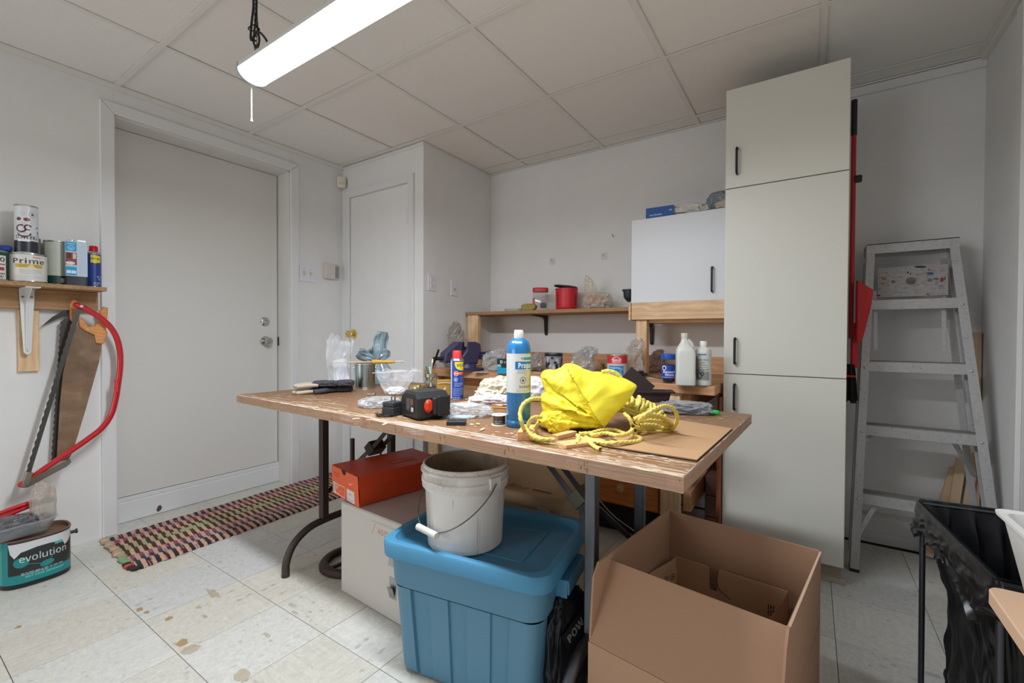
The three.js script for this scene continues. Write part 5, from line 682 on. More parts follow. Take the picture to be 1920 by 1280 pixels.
{
  const c = bench(1038, 698, 0.054), t = thing('paint_tin', 'black and white paint-splattered tin on the workbench', 'tin', c, face(c.x, c.z));
  tin(t, 0.053, 0.112, mat(0xffffff, 0.45, { map: canvasTex(512, 170, (x, w, h) => { x.fillStyle = '#8d919a'; x.fillRect(0, 0, w, h); for (let i = 0; i < 90; i++) { x.fillStyle = rnd() < 0.6 ? '#1c1c22' : '#b9bdc6'; x.beginPath(); x.ellipse(rnd() * w, rnd() * h, rr(4, 18), rr(8, 44), rr(-0.3, 0.3), 0, TAU); x.fill(); } x.fillStyle = '#1a1a1e'; x.fillRect(0, 0, w, 26); }) }), metal(0x6f7278, 0.4));
  const j = bench(1092, 698, 0.07); bagFilm('plastic_bag', 'upright clear bag on the bench behind the top of the yellow cloth', 'bag', j, 0.068, 0.066, 0.05, 0xeceeee, { taper: 0.25, amp: 0.3 });
  const s = bench(1131, 698, 0.035), k = thing('jar', 'small clear jar of brown screws left of the red and blue tin', 'jar', s, 0); part(k, 'glass', lathe([[0, 0.001], [0.032, 0.001], [0.034, 0.005], [0.034, 0.066], [0.03, 0.07], [0.03, 0.074]], 32), glass); const sc = []; for (let i = 0; i < 60; i++) { const a = rnd() * TAU, q = rr(0, 0.026), p = V(Math.cos(a) * q * 0.7, rr(0.018, 0.05), Math.sin(a) * q * 0.7), d = V(rr(-1, 1), rr(-1, 1), rr(-1, 1)).normalize().multiplyScalar(0.014); sc.push(rod(p, p.clone().add(d), 0.0015, 5)); } part(k, 'screws', sc, metal(0x8a7448, 0.5)).userData.kind = 'stuff';
  const r = bench(1157, 708, 0.052), q = thing('paint_tin', 'red and blue labelled tin on the workbench behind the yellow cloth', 'tin', r, face(r.x, r.z));
  tin(q, 0.0515, 0.118, mat(0xffffff, 0.35, { map: canvasTex(1024, 330, (x, w, h) => { x.fillStyle = '#c3cbd2'; x.fillRect(0, 0, w, h); x.fillStyle = '#d23038'; x.fillRect(0, 0, w, 128); x.fillStyle = '#2f84c4'; x.fillRect(372, 160, 250, h); x.strokeStyle = '#f3eeee'; x.lineWidth = 8; x.beginPath(); x.moveTo(420, 60); x.lineTo(500, 18); x.lineTo(580, 60); x.stroke(); txt(x, 'IMAGE', 502, 76, 54, '#f6f2f2', { sx: 0.9 }); x.fillStyle = '#f3eeee'; x.fillRect(425, 106, 150, 8); txt(x, 'Heavy Duty', 390, 190, 30, '#e6f1fa', { align: 'left' }); octa(x, 560, 285, 32, '#cfe4f4', 5); lines(x, 550, 190, 60, 3, 18, '#b9d6ea', 10); }) }), steel);
  bagFilm('plastic_bag', 'clear bag slumped against the middle shelf post', 'bag', bench(1186, 706, 0.06), 0.055, 0.085, 0.04, 0xeeeae4, { amp: 0.35, taper: 0.3, m: { clearcoat: 1 } });
  bagFilm('plastic_bag', 'brownish clear bag just right of the middle shelf post', 'bag', bench(1228, 700, 0.12), 0.05, 0.055, 0.04, 0xd9c7b8, { inner: 0x8a6a55 });
  const cb = bench(1198, 708, 0.02), pts = []; for (let i = 0; i < 44; i++) pts.push(V(cb.x + 0.055 * Math.sin(i * 2.1) * (0.4 + 0.6 * ((i * 37) % 10) / 10), BY + 0.004 + 0.03 * Math.abs(Math.sin(i * 1.37)) * (1 - Math.abs(Math.sin(i * 2.1)) * 0.5), cb.z + 0.03 * Math.cos(i * 1.7))); pts.push(V(cb.x + 0.09, BY + 0.004, cb.z + 0.012), V(cb.x + 0.12, BY + 0.004, cb.z + 0.02));
  single('tangled_cable', 'tangle of thin black cable right of the red and blue tin', 'cable', tube(pts, 0.0021, 420, 6), blackSoft);
}
{
  const c = bench(1254, 719, 0.033), t = thing('coffee_jar', 'clear jar with a blue lid and blue label left of the white jug', 'jar', c, face(c.x, c.z));
  part(t, 'glass', lathe([[0, 0.001], [0.03, 0.001], [0.033, 0.005], [0.033, 0.098], [0.03, 0.105], [0.028, 0.11]], 36), glass);
  part(t, 'contents', crumple(0.024, 0.012, 0.024, 0.2, 2, { detail: 8 }).translate(0, 0.003, 0), mat(0x3a332e, 0.8));
  part(t, 'label', wrapGeo(0.0334, 0.062, 40).translate(0, 0.052, 0), mat(0xffffff, 0.35, { map: canvasTex(768, 240, (x, w, h) => { x.fillStyle = '#2348a8'; x.fillRect(0, 0, w, h); x.fillStyle = '#e9e6e4'; x.beginPath(); x.arc(300, 50, 42, 0, TAU); x.fill(); x.fillStyle = '#2a2430'; x.beginPath(); x.arc(304, 52, 24, 0, TAU); x.fill(); txt(x, 'Maxwell', 384, 118, 62, '#f1f1f4', { sx: 0.85 }); txt(x, 'House', 400, 168, 62, '#f1f1f4', { sx: 0.85 }); x.fillStyle = '#d9c0c8'; x.fillRect(250, 210, 270, 8); }) }));
  part(t, 'lid', [lathe([[0.031, 0.108], [0.0335, 0.108], [0.034, 0.112], [0.034, 0.13], [0.032, 0.133], [0, 0.1335]], 40), ...Array.from({ length: 30 }, (_, i) => at(box(0.0015, 0.018, 0.0015, 0.0005), [Math.sin(i / 30 * TAU) * 0.034, 0.12, Math.cos(i / 30 * TAU) * 0.034], [0, i / 30 * TAU, 0]))], mat(0x1f56b4, 0.35));
  const j = bench(1285, 725, 0.042), R = (y, w, d, r) => ({ y, pts: rring(w, d, r, 5) }), k = thing('oil_jug', 'greyish white oil jug with a long offset neck on the bench edge', 'jug', j, face(j.x, j.z) + 0.1);
  part(k, 'body', loft([R(0.001, 0.06, 0.05, 0.012), R(0.006, 0.078, 0.066, 0.014), R(0.045, 0.079, 0.067, 0.012), R(0.05, 0.077, 0.065, 0.012), R(0.14, 0.079, 0.067, 0.013), R(0.158, 0.072, 0.062, 0.016), R(0.175, 0.05, 0.045, 0.018), R(0.19, 0.032, 0.03, 0.0145), R(0.205, 0.027, 0.027, 0.0134), R(0.21, 0.027, 0.027, 0.0134)].map((r, i) => ({ y: r.y, pts: r.pts.map(([a, b]) => [a - [0, 0, 0, 0, 0, 0.002, 0.004, 0.005, 0.005, 0.005][i], b]) })), true, true), mat(0xd5d6cf, 0.4));
  part(k, 'cap', at(lathe([[0.0145, 0], [0.015, 0.002], [0.015, 0.016], [0.0135, 0.018], [0, 0.018]], 28), [-0.005, 0.209, 0]), mat(0xdad6c8, 0.4)); part(k, 'handle', tube([[0.03, 0.152, 0], [0.024, 0.18, 0.004], [0.006, 0.2, 0.006]], 0.008, 20, 10), mat(0xd5d6cf, 0.4));
  decal(k, 'side_label', 0.05, 0.075, canvasTex(100, 150, (x, w, h) => { x.fillStyle = '#8f8278'; x.fillRect(0, 0, w, h); x.fillStyle = '#3a312c'; x.fillRect(14, 40, 70, 90); x.fillStyle = '#b5543e'; x.fillRect(14, 16, 70, 20); }), [0.0402, 0.095, 0], [0, PI / 2, 0]);
  const b = bench(1318, 724, 0.034), q = thing('fluid_bottle', 'white brake fluid bottle with a grey label nearest the tall cabinet', 'bottle', b, face(b.x, b.z));
  part(q, 'body', lathe([[0, 0.001], [0.03, 0.001], [0.033, 0.005], [0.033, 0.148], [0.031, 0.157], [0.02, 0.165], [0.014, 0.169], [0.0135, 0.175], [0, 0.175]], 44), mat(0xdcdcd6, 0.4));
  part(q, 'cap', lathe([[0.0145, 0.17], [0.015, 0.171], [0.015, 0.19], [0.0138, 0.193], [0, 0.193]], 28), white);
  part(q, 'label', wrapGeo(0.0334, 0.118, 44).translate(0, 0.085, 0), mat(0xffffff, 0.4, { map: canvasTex(768, 440, (x, w, h) => { x.fillStyle = '#dadad4'; x.fillRect(0, 0, w, h); x.fillStyle = '#3f7fb2'; x.fillRect(300, 20, 130, 22); txt(x, 'DOT 3', 330, 66, 24, '#9a9a98', { bold: false }); txt(x, 'Brake fluid', 372, 116, 50, '#2b2b2c', { sx: 0.8, bold: false }); txt(x, 'Liquide', 350, 160, 44, '#2b2b2c', { sx: 0.85, bold: false }); txt(x, 'de freins', 360, 200, 44, '#2b2b2c', { sx: 0.85, bold: false }); lines(x, 300, 230, 150, 2, 14, '#55585a', 7); x.fillStyle = '#3a8fb8'; x.fillRect(250, 262, 230, 10); x.fillStyle = '#d8c46a'; x.fillRect(400, 276, 60, 30); x.fillStyle = '#96979a'; x.fillRect(250, 274, 150, 166); x.fillRect(400, 308, 80, 132); x.strokeStyle = '#3c3d42'; x.lineWidth = 14; x.beginPath(); x.arc(330, 370, 40, 0, TAU); x.stroke(); x.beginPath(); x.arc(372, 340, 24, 0, TAU); x.stroke(); }) }));
}
const SY = 1.1725;
{ // shelf
  const R = (y, w, d, r) => ({ y, pts: rring(w, d, r, 5) });
  const t = thing('plastic_jar', 'clear square jar with a red lid on the wall shelf', 'jar', [-1.53, SY, -2.64], face(-1.53, -2.64));
  part(t, 'body', loft([R(0.001, 0.09, 0.09, 0.02), R(0.006, 0.104, 0.1, 0.022), R(0.12, 0.104, 0.1, 0.022), R(0.132, 0.094, 0.09, 0.022)], true), film(0xf2eeee, { transmission: 0.92, roughness: 0.08 })); part(t, 'lid', loft([R(0.13, 0.1, 0.096, 0.024), R(0.132, 0.106, 0.102, 0.026), R(0.152, 0.106, 0.102, 0.026), R(0.156, 0.1, 0.096, 0.024)], true, true), mat(0xd33438, 0.4)); part(t, 'sticker', at(box(0.014, 0.05, 0.002, 0.0008), [-0.045, 0.06, 0.0505]), mat(0xcf4a4c, 0.5)); part(t, 'contents', crumple(0.02, 0.018, 0.02, 0.2, 2, { detail: 8 }).translate(0.02, 0.02, 0.015), mat(0x3c4048, 0.6));
  const s = thing('soap_brush', 'olive green scrubbing pad in front of the red-lidded jar', 'brush', [-1.56, SY, -2.545], 0.15); part(s, 'block', at(ext([[-0.055, 0.022], [-0.05, 0.04], [0.04, 0.042], [0.052, 0.03], [0.045, 0.01], [0.02, 0], [-0.02, 0], [-0.045, 0.008]], 0.04, 0.004), [0, 0, -0.02]), mat(0x9c8f4c, 0.7)); part(s, 'bristle_top', at(box(0.07, 0.006, 0.034, 0.002), [0, 0.044, 0]), mat(0xb9a25a, 0.9));
  const b = thing('red_tub', 'red plastic tub with finger grips and a loose black lid on the wall shelf', 'tub', [-1.335, SY, -2.645], face(-1.335, -2.645)), red = mat(0xcf2230, 0.4);
  const ring = (y, r, dent) => { const p = []; for (let i = 0; i < 96; i++) { const a = i / 96 * TAU, g = dent * (Math.exp(-(((a - 0.55) / 0.16) ** 4)) + Math.exp(-(((a - PI + 0.55) / 0.16) ** 4))); const q = r * (1 - 0.1 * g); p.push([q * Math.cos(a), q * Math.sin(a)]); } return { y, pts: p }; };
  part(b, 'body', loft([ring(0.001, 0.066, 0), ring(0.006, 0.07, 0), ring(0.024, 0.0705, 0), ring(0.03, 0.0705, 1), ring(0.105, 0.0715, 1), ring(0.115, 0.0715, 0), ring(0.132, 0.0715, 0), ring(0.133, 0.074, 0), ring(0.142, 0.0745, 0), ring(0.143, 0.07, 0)], true), red);
  part(b, 'inside', lathe([[0.069, 0.143], [0.066, 0.01], [0, 0.008]], 40), mat(0x9c1822, 0.5)).material.side = THREE.DoubleSide; part(b, 'lid', at(lathe([[0, 0.006], [0.06, 0.006], [0.076, 0.004], [0.077, -0.004], [0.074, -0.006]], 48), [-0.006, 0.156, 0], [0.02, 0, -0.11]), mat(0x32373c, 0.5));
  const c = thing('plastic_package', 'clear plastic tub with an orange label inside a rumpled film bag', 'package', [-1.115, SY, -2.635], face(-1.115, -2.635));
  part(c, 'tub', loft([R(0.001, 0.1, 0.07, 0.01), R(0.06, 0.115, 0.08, 0.012), R(0.062, 0.125, 0.09, 0.012), R(0.066, 0.125, 0.09, 0.012)], true, true), film(0xe4ddd0, { transmission: 0.6 })); decal(c, 'label', 0.1, 0.045, canvasTex(256, 116, (x, w, h) => { x.fillStyle = '#c27a48'; x.fillRect(0, 0, w, h); x.fillStyle = '#e0b98c'; x.beginPath(); x.moveTo(10, 100); x.lineTo(60, 20); x.lineTo(70, 90); x.fill(); x.fillStyle = '#e9e5e2'; x.fillRect(160, 58, 86, 44); for (let i = 0; i < 14; i++) { x.fillStyle = '#444'; x.fillRect(168 + i * 5, 64, rr(1, 3), 30); } txt(x, 'SET', 120, 36, 26, '#8a3f22'); }), [-0.005, 0.06, 0.0465]); part(c, 'film', crumple(0.078, 0.05, 0.055, 0.35, 1.4, { detail: 10, sharp: 0.2 }), film(0xf4efe6, { transmission: 0.7 })); part(c, 'film_peak', at(crumple(0.04, 0.062, 0.03, 0.45, 1.3, { detail: 9, sharp: 0.2, taper: 0.5, lean: [-0.03, 0] }), [-0.03, 0.075, 0]), film(0xf4efe6, { transmission: 0.7 }));
  const d = thing('black_funnel', 'black cup on a small glass foot half hidden by the wall cupboard', 'cup', [-0.9, SY, -2.6], 0); part(d, 'cup', lathe([[0, 0.035], [0.012, 0.04], [0.03, 0.062], [0.034, 0.1], [0.04, 0.102], [0.04, 0.11], [0.032, 0.11], [0.03, 0.07], [0, 0.045]], 36), mat(0x2c3238, 0.5)); part(d, 'foot', lathe([[0, 0.001], [0.026, 0.001], [0.026, 0.006], [0.006, 0.01], [0.006, 0.036], [0, 0.038]], 30), film(0xf0f0f0));
  const e = thing('glass_dish', 'flat clear dish on the left end of the wall shelf', 'dish', [-1.72, SY, -2.6], 0); part(e, 'dish', loft([R(0.001, 0.11, 0.07, 0.02), R(0.018, 0.13, 0.085, 0.024), R(0.02, 0.13, 0.085, 0.024), R(0.02, 0.126, 0.081, 0.022), R(0.004, 0.106, 0.066, 0.018)], true, true), film(0xe9ecec, { transmission: 0.7 })); const nl = thing('nail', 'tiny nails standing near the left end of the wall shelf', 'nail', [-1.85, SY, -2.56], 0); part(nl, 'shank', rod(V(0, 0, 0), V(0.004, 0.025, 0), 0.0016, 6), steel); part(nl, 'head', at(cyl(0.004, 0.004, 0.0015, 10), [0.004, 0.025, 0]), steel);
  const top = 1.6625, bx = thing('blue_box', 'small blue box lying on top of the white wall cupboard', 'box', [-0.7, top, -2.535], 0.03); part(bx, 'carton', at(box(0.15, 0.056, 0.06, 0.002), [0, 0.0285, 0]), mat(0x2f5ca6, 0.45)); decal(bx, 'print', 0.148, 0.054, canvasTex(256, 92, (x, w, h) => { x.fillStyle = '#2c58a4'; x.fillRect(0, 0, w, h); txt(x, 'FASTENERS', 92, 70, 20, '#c9d6ea', { sx: 1.1 }); txt(x, '100', 228, 40, 20, '#c9d6ea'); }), [0, 0.0285, 0.0305]); part(bx, 'end', slab(0.0752, 0.0758, 0.002, 0.054, -0.028, 0.028, 0.0002), mat(0xb9bcc2, 0.5));
  const w1 = thing('plastic_bag', 'white plastic bag spread on top of the wall cupboard', 'bag', [-0.53, top, -2.56], 0); part(w1, 'film', crumple(0.085, 0.028, 0.05, 0.3, 1.5, { detail: 24, lean: [-0.03, 0] }), mat(0xd9d6cf, 0.4)); const w2 = thing('plastic_bag', 'round blue-grey bag on top of the wall cupboard against the tall cabinet', 'bag', [-0.4, top, -2.56], 0); part(w2, 'film', crumple(0.062, 0.048, 0.05, 0.16, 1.4, { detail: 22 }), mat(0x8f99a6, 0.35, { transmission: 0.3 })); part(w2, 'fold', at(crumple(0.05, 0.022, 0.04, 0.2, 1.6, { detail: 16 }), [0.03, 0, 0.02]), mat(0xc2bcae, 0.5));
}
// ---------- wall fittings ----------
{
  const plate = mat(0xe9e8ee, 0.35), t = thing('light_switch', 'white double switch plate beside the wide door', 'light switch', [XA, 1.428, -1.79], PI / 2);
  part(t, 'plate', at(box(0.115, 0.115, 0.006, 0.002), [0, 0, 0.003]), plate); for (const x of [-0.024, 0.024]) { part(t, 'toggle', at(box(0.009, 0.02, 0.016, 0.002), [x, 0, 0.01], [0.5, 0, 0]), mat(0xd9d3bc, 0.4)); part(t, 'slot', at(box(0.011, 0.026, 0.001, 0.0003), [x, 0, 0.0063]), mat(0x97917f, 0.5)); for (const y of [-0.03, 0.03]) part(t, 'screw', at(cyl(0.003, 0.003, 0.002, 10), [x, y, 0.0065], [PI / 2, 0, 0]), mat(0xc9c9c4, 0.4)); }
  const c = thing('door_chime', 'beige door chime box near the corner', 'chime', [XA, 1.462, -1.972], PI / 2), be = mat(0xd9cfc9, 0.5); part(c, 'cover', at(box(0.085, 0.11, 0.03, 0.008), [-0.02, 0, 0.016]), be); part(c, 'base', at(box(0.13, 0.11, 0.012, 0.004), [0, 0, 0.006]), be); for (const x of [0.032, 0.04, 0.048, 0.056]) part(c, 'grille_bar', at(box(0.003, 0.085, 0.012, 0.001), [x, 0, 0.014]), mat(0xc9c3b4, 0.5));
  const s = thing('motion_sensor', 'small ivory motion sensor high in the corner', 'sensor', [XA + 0.03, 2.08, ZD + 0.03], PI / 4); part(s, 'body', loft([{ y: 0, pts: rring(0.05, 0.035, 0.01) }, { y: 0.012, pts: rring(0.062, 0.045, 0.012) }, { y: 0.07, pts: rring(0.062, 0.045, 0.012) }, { y: 0.078, pts: rring(0.055, 0.04, 0.012) }], true, true), mat(0xe6dfd0, 0.45)); part(s, 'lens', at(box(0.04, 0.022, 0.01, 0.004), [0, 0.03, 0.022]), mat(0xdcd4c2, 0.35));
  const o = thing('wall_outlet', 'white duplex outlet on the short wall, nearer the corner edge', 'outlet', [XC, 1.352, -2.149], PI / 2); part(o, 'plate', at(box(0.07, 0.11, 0.006, 0.002), [0, 0, 0.003]), plate); for (const y of [0.022, -0.022]) { const r = part(o, 'receptacle', at(box(0.032, 0.03, 0.004, 0.002), [0, y, 0.0065]), plate); part(r, 'slots', [slab(-0.008, -0.006, y, y + 0.009, 0.0084, 0.0089, 0.0002), slab(0.006, 0.008, y, y + 0.009, 0.0084, 0.0089, 0.0002), at(cyl(0.0025, 0.0025, 0.0006, 10), [0, y - 0.007, 0.0086], [PI / 2, 0, 0])], mat(0x55524c, 0.6)); }
  const p = thing('wall_plate', 'white phone jack plate on the short wall, nearer the shelf', 'wall plate', [XC, 1.335, -2.37], PI / 2); part(p, 'plate', at(box(0.068, 0.11, 0.006, 0.002), [0, 0, 0.003]), plate); part(p, 'jack', at(box(0.016, 0.016, 0.004, 0.001), [0, -0.01, 0.007]), mat(0xb9b7ae, 0.5)); part(p, 'screw', at(cyl(0.003, 0.003, 0.002, 10), [0, 0.03, 0.0065], [PI / 2, 0, 0]), mat(0xc9c9c4, 0.4));
  for (const [x, y, l] of [[-1.526, 1.532, 'small square wall patch with a nail above the red-lidded jar'], [-1.139, 1.533, 'small square wall patch with a nail above the film-wrapped package']]) { const q = thing('wall_patch', l, 'wall patch', [x, y, ZB], 0); part(q, 'patch', at(box(0.042, 0.045, 0.002, 0.0008), [0, 0, 0.001]), mat(0xd8d9de, 0.6)); part(q, 'nail', rod(V(-0.004, 0.004, 0.002), V(-0.004, 0.008, 0.012), 0.0018, 6), darkIron); }
  const n = thing('wall_nail', 'bare bent nail in the back wall above the shelf', 'nail', [-1.077, 1.659, ZB], 0); part(n, 'shank', rod(V(-0.008, 0.012, 0), V(0.008, -0.01, 0.02), 0.0018, 8), darkIron);
}

// ---------- left wall: shelf, cans, saws, pail, rug ----------
{
  const t = thing('wall_shelf', 'small chipboard shelf on a white bracket and timber cleat left of the wide door', 'shelf');
  part(t, 'board', slab(-2.896, -2.728, 1.204, 1.222, -0.69, 0.35, 0.002, 'z'), chipboard);
  part(t, 'cleat', slab(-2.896, -2.858, 1.114, 1.2035, -0.69, 0.35, 0.003, 'z'), mat(0xbfb0a0, 0.65, { map: rep(grainTex, 1.5, 4) }));
  part(t, 'backing_board', slab(-2.896, -2.878, 0.838, 1.1135, -0.494, -0.43, 0.002, 'y'), pine);
  const wb = mat(0xe6e6e6, 0.4), b = part(t, 'bracket', [slab(-2.856, -2.728, 1.199, 1.2035, -0.475, -0.43, 0.001), at(ext([[-0.024, 0], [0.024, 0], [0.012, -0.275], [0.004, -0.285], [-0.004, -0.285], [-0.012, -0.275]], 0.004, 0.0008), [-2.852, 1.199, -0.4525], [0, PI / 2, 0]), at(ext([[0, 0], [0.12, 0], [0.02, -0.06], [0.012, -0.26], [0, -0.27]], 0.004, 0.0008), [-2.852, 1.199, -0.4505], [0, 0, 0])], wb);
  for (const z of [-0.466, -0.439]) part(b, 'screw', at(cyl(0.0045, 0.0045, 0.003, 10), [-2.8465, 1.165, z], [0, 0, PI / 2]), metal(0x8a7a6a, 0.5)); part(b, 'screw', at(cyl(0.0035, 0.0035, 0.003, 10), [-2.8465, 0.93, -0.4525], [0, 0, PI / 2]), steel);
  const Y = 1.2225, f = (x, z) => face(x, z);
  const c = thing('paint_tin', 'squat white primer tin on the left wall shelf carrying a tall tin', 'tin', [-2.79, Y, -0.447], f(-2.79, -0.447));
  tin(c, 0.0575, 0.121, mat(0xffffff, 0.4, { map: canvasTex(1024, 340, (x, w, h) => { x.fillStyle = '#dedcd6'; x.fillRect(0, 0, w, h); txt(x, 'Prime', 520, 92, 84, '#4a4a4c', { sx: 1.25 }); txt(x, 'SMART', 590, 42, 26, '#c9564e'); x.fillStyle = '#c9a63a'; x.fillRect(400, 128, 240, 44); x.fillStyle = '#e3cf86'; x.beginPath(); x.moveTo(500, 172); x.lineTo(540, 128); x.lineTo(580, 172); x.fill(); txt(x, 'C', 290, 74, 60, '#dccb92'); x.fillStyle = '#b8a05a'; x.fillRect(275, 120, 30, 34); x.beginPath(); x.arc(290, 220, 14, 0, TAU); x.strokeStyle = '#c9a63a'; x.lineWidth = 5; x.stroke(); lines(x, 440, 195, 200, 4, 16, '#a2a4aa', 5); lines(x, 380, 270, 270, 4, 14, '#b4b6ba', 4); lines(x, 60, 60, 160, 16, 16, '#b9bcc0', 5); }) }));
  const e = thing('sealant_tin', 'tall white and charcoal tin standing upside down on the squat primer tin', 'tin', [-2.79, Y + 0.1215, -0.443], f(-2.79, -0.443));
  tin(e, 0.0355, 0.205, mat(0xffffff, 0.35, { map: canvasTex(768, 708, (x, w, h) => { x.fillStyle = '#dcdde2'; x.fillRect(0, 0, w, h); x.fillStyle = '#2b2f38'; x.fillRect(0, h - 180, w, 180); x.fillStyle = '#e9e9ea'; x.fillRect(290, h - 196, 130, 30); txt(x, 'TREMCO', 390, h - 232, 74, '#26272b', { rot: PI, sx: 0.85 }); lines(x, 280, h - 296, 190, 1, 10, '#8d8f94', 8); x.strokeStyle = '#5a3a30'; x.lineWidth = 22; for (const [a, b, r, s0, s1] of [[330, 350, 50, 0, 5.2], [400, 330, 34, 1, 6], [360, 400, 70, 0.2, 2.8]]) { x.beginPath(); x.arc(a, b, r, s0, s1); x.stroke(); } x.fillStyle = '#3b3030'; x.beginPath(); x.arc(304, 210, 26, 0, TAU); x.fill(); x.fillStyle = '#8a3f2c'; x.beginPath(); x.ellipse(390, 212, 36, 26, 0, 0, TAU); x.fill(); octa(x, 450, 130, 40, '#55575c', 4); triMark(x, 350, 128, 26, '#a2a4a8', 3); lines(x, 540, 90, 60, 12, 16, '#9fa1a6', 6); x.fillStyle = '#8b8d94'; for (let i = 0; i < 9; i++) { x.beginPath(); x.ellipse(rr(500, 570), rr(300, 480), rr(10, 30), rr(8, 26), rnd(), 0, TAU); x.fill(); } lines(x, 290, 258, 150, 2, 14, '#b0b2b8', 5); }) }));
  const g = thing('stain_tin', 'pale tin with a dark green base behind the primer tin on the left wall shelf', 'tin', [-2.853, Y, -0.547], f(-2.853, -0.547));
  tin(g, 0.042, 0.2, mat(0xffffff, 0.4, { map: canvasTex(768, 580, (x, w, h) => { x.fillStyle = '#cdd0c2'; x.fillRect(0, 0, w, h); x.fillStyle = '#1e4238'; x.fillRect(0, h - 120, w, 120); x.fillStyle = '#dedfdc'; x.fillRect(420, h - 92, 110, 64); x.fillStyle = '#24345e'; x.fillRect(478, 0, 70, h - 120); x.fillStyle = '#7d3038'; for (const y of [220, 290, 360]) x.fillRect(500, y, 30, 40); lines(x, 250, 120, 180, 14, 22, '#b9bdae', 5); }) }));
  const hh = thing('small_tin', 'dull grey tin furthest back between the primer tin and the green-based tin', 'tin', [-2.866, Y, -0.468], f(-2.866, -0.468)); tin(hh, 0.03, 0.205, mat(0x8e8f88, 0.5));
  const k = thing('solvent_tin', 'flat rectangular light blue tin with a charcoal base on the left wall shelf', 'tin', [-2.785, Y, -0.597], f(-2.785, -0.597) + 0.05), R = (y, w, d, r = 0.008) => ({ y, pts: rring(w, d, r, 4) });
  part(k, 'body', loft([R(0.001, 0.072, 0.05), R(0.003, 0.074, 0.052), R(0.196, 0.074, 0.052), R(0.2, 0.072, 0.05)], true, true), mat(0xc2d2e2, 0.35)); part(k, 'base_band', loft([R(0.001, 0.0746, 0.0526), R(0.042, 0.0746, 0.0526)]), mat(0x2d3138, 0.45)); part(k, 'spout', [at(cyl(0.012, 0.012, 0.006, 18), [-0.014, 0.203, 0]), at(box(0.03, 0.012, 0.003, 0.001), [0.018, 0.205, 0])], steel);
  decal(k, 'label', 0.07, 0.154, canvasTex(256, 560, (x, w, h) => { x.fillStyle = '#c4d4e4'; x.fillRect(0, 0, w, h); x.fillStyle = '#2f9fd6'; x.fillRect(0, 10, 130, 150); x.fillRect(0, 410, 130, 140); txt(x, 'solvent', 66, 40, 26, '#d7edf8'); x.strokeStyle = '#d7edf8'; x.lineWidth = 7; x.beginPath(); x.arc(64, 105, 34, 0, TAU); x.stroke(); x.beginPath(); x.moveTo(48, 98); x.lineTo(64, 120); x.lineTo(80, 98); x.stroke(); x.fillStyle = '#8a4a44'; x.fillRect(0, 180, 132, 200); x.fillStyle = '#5a2a2a'; x.fillRect(14, 190, 50, 90); x.fillStyle = '#d8c4b4'; x.fillRect(84, 190, 40, 90); x.fillStyle = '#e4e0de'; x.beginPath(); x.ellipse(54, 352, 56, 26, 0, 0, TAU); x.fill(); x.fillStyle = '#dfeef6'; x.fillRect(10, 470, 50, 50); x.fillRect(66, 470, 56, 50); lines(x, 160, 60, 80, 20, 24, '#a4b6c8', 6); }), [0, 0.12, 0.0264], [0, 0, 0]);
  const s = thing('spray_can', 'blue spray can with a red cap at the right end of the left wall shelf', 'spray can', [-2.81, Y, -0.6625], f(-2.81, -0.6625) + 0.9);
  part(s, 'body', wrapGeo(0.0265, 0.15).translate(0, 0.08, 0), mat(0xffffff, 0.35, { map: canvasTex(512, 460, (x, w, h) => { x.fillStyle = '#23418f'; x.fillRect(0, 0, w, h); x.fillStyle = '#f0d81c'; x.beginPath(); x.moveTo(150, 10); x.lineTo(272, 20); x.lineTo(272, 110); x.lineTo(200, 130); x.lineTo(150, 120); x.fill(); txt(x, 'WD-40', 200, 64, 40, '#1d2f7c'); x.fillStyle = '#c9cddd'; x.fillRect(300, 0, 80, h); triMark(x, 250, 340, 30, '#cfd6ea', 5); lines(x, 180, 400, 90, 3, 18, '#cfd6ea', 7); }) }));
  part(s, 'shoulder', lathe([[0, 0.001], [0.026, 0.001], [0.0268, 0.003], [0.0262, 0.006], [0.0262, 0.153], [0.0272, 0.157], [0.024, 0.163], [0.015, 0.17], [0, 0.17]], 36), steel); part(s, 'cap', lathe([[0.0165, 0.164], [0.017, 0.164], [0.0155, 0.192], [0.014, 0.195], [0, 0.195]], 30), redPlastic);
  const q = thing('paint_tin', 'white and green labelled tin at the left edge of the photo on the wall shelf', 'tin', [-2.79, Y, -0.348], f(-2.79, -0.348)); tin(q, 0.043, 0.122, mat(0xffffff, 0.4, { map: canvasTex(768, 340, (x, w, h) => { x.fillStyle = '#e2e2de'; x.fillRect(0, 0, w, h); x.fillStyle = '#1f4b38'; x.fillRect(0, 0, w, 50); x.fillRect(500, 0, 80, h); txt(x, 'CO', 440, 100, 70, '#202824'); x.fillStyle = '#a84858'; x.fillRect(340, 150, 150, 14); x.fillRect(360, 190, 120, 40); x.fillRect(340, 260, 150, 12); octa(x, 450, 300, 24, '#3a5a6a', 4); }) }));
  const tr = thing('plaster_trowel', 'dark wooden wedge lying on the tins at the left edge of the photo', 'trowel', [-2.85, Y + 0.1235, -0.3], 0); part(tr, 'wedge', at(ext([[0.11, 0], [-0.1, 0], [-0.1, 0.004], [0.0, 0.12], [0.11, 0.12]].map(([a, b]) => [a, b]), 0.03, 0.002), [0.01, 0.0, 0], [0, -PI / 2, 0]), mat(0x5a463a, 0.7));
  const bl = thing('blue_cloth', 'folded blue cloth tucked between the dark wedge and the upside-down tin', 'cloth', [-2.8, Y + 0.124, -0.385], 0); part(bl, 'cloth', crumple(0.022, 0.013, 0.018, 0.15, 1.5, { detail: 12 }), mat(0x2c4a9a, 0.8));
}
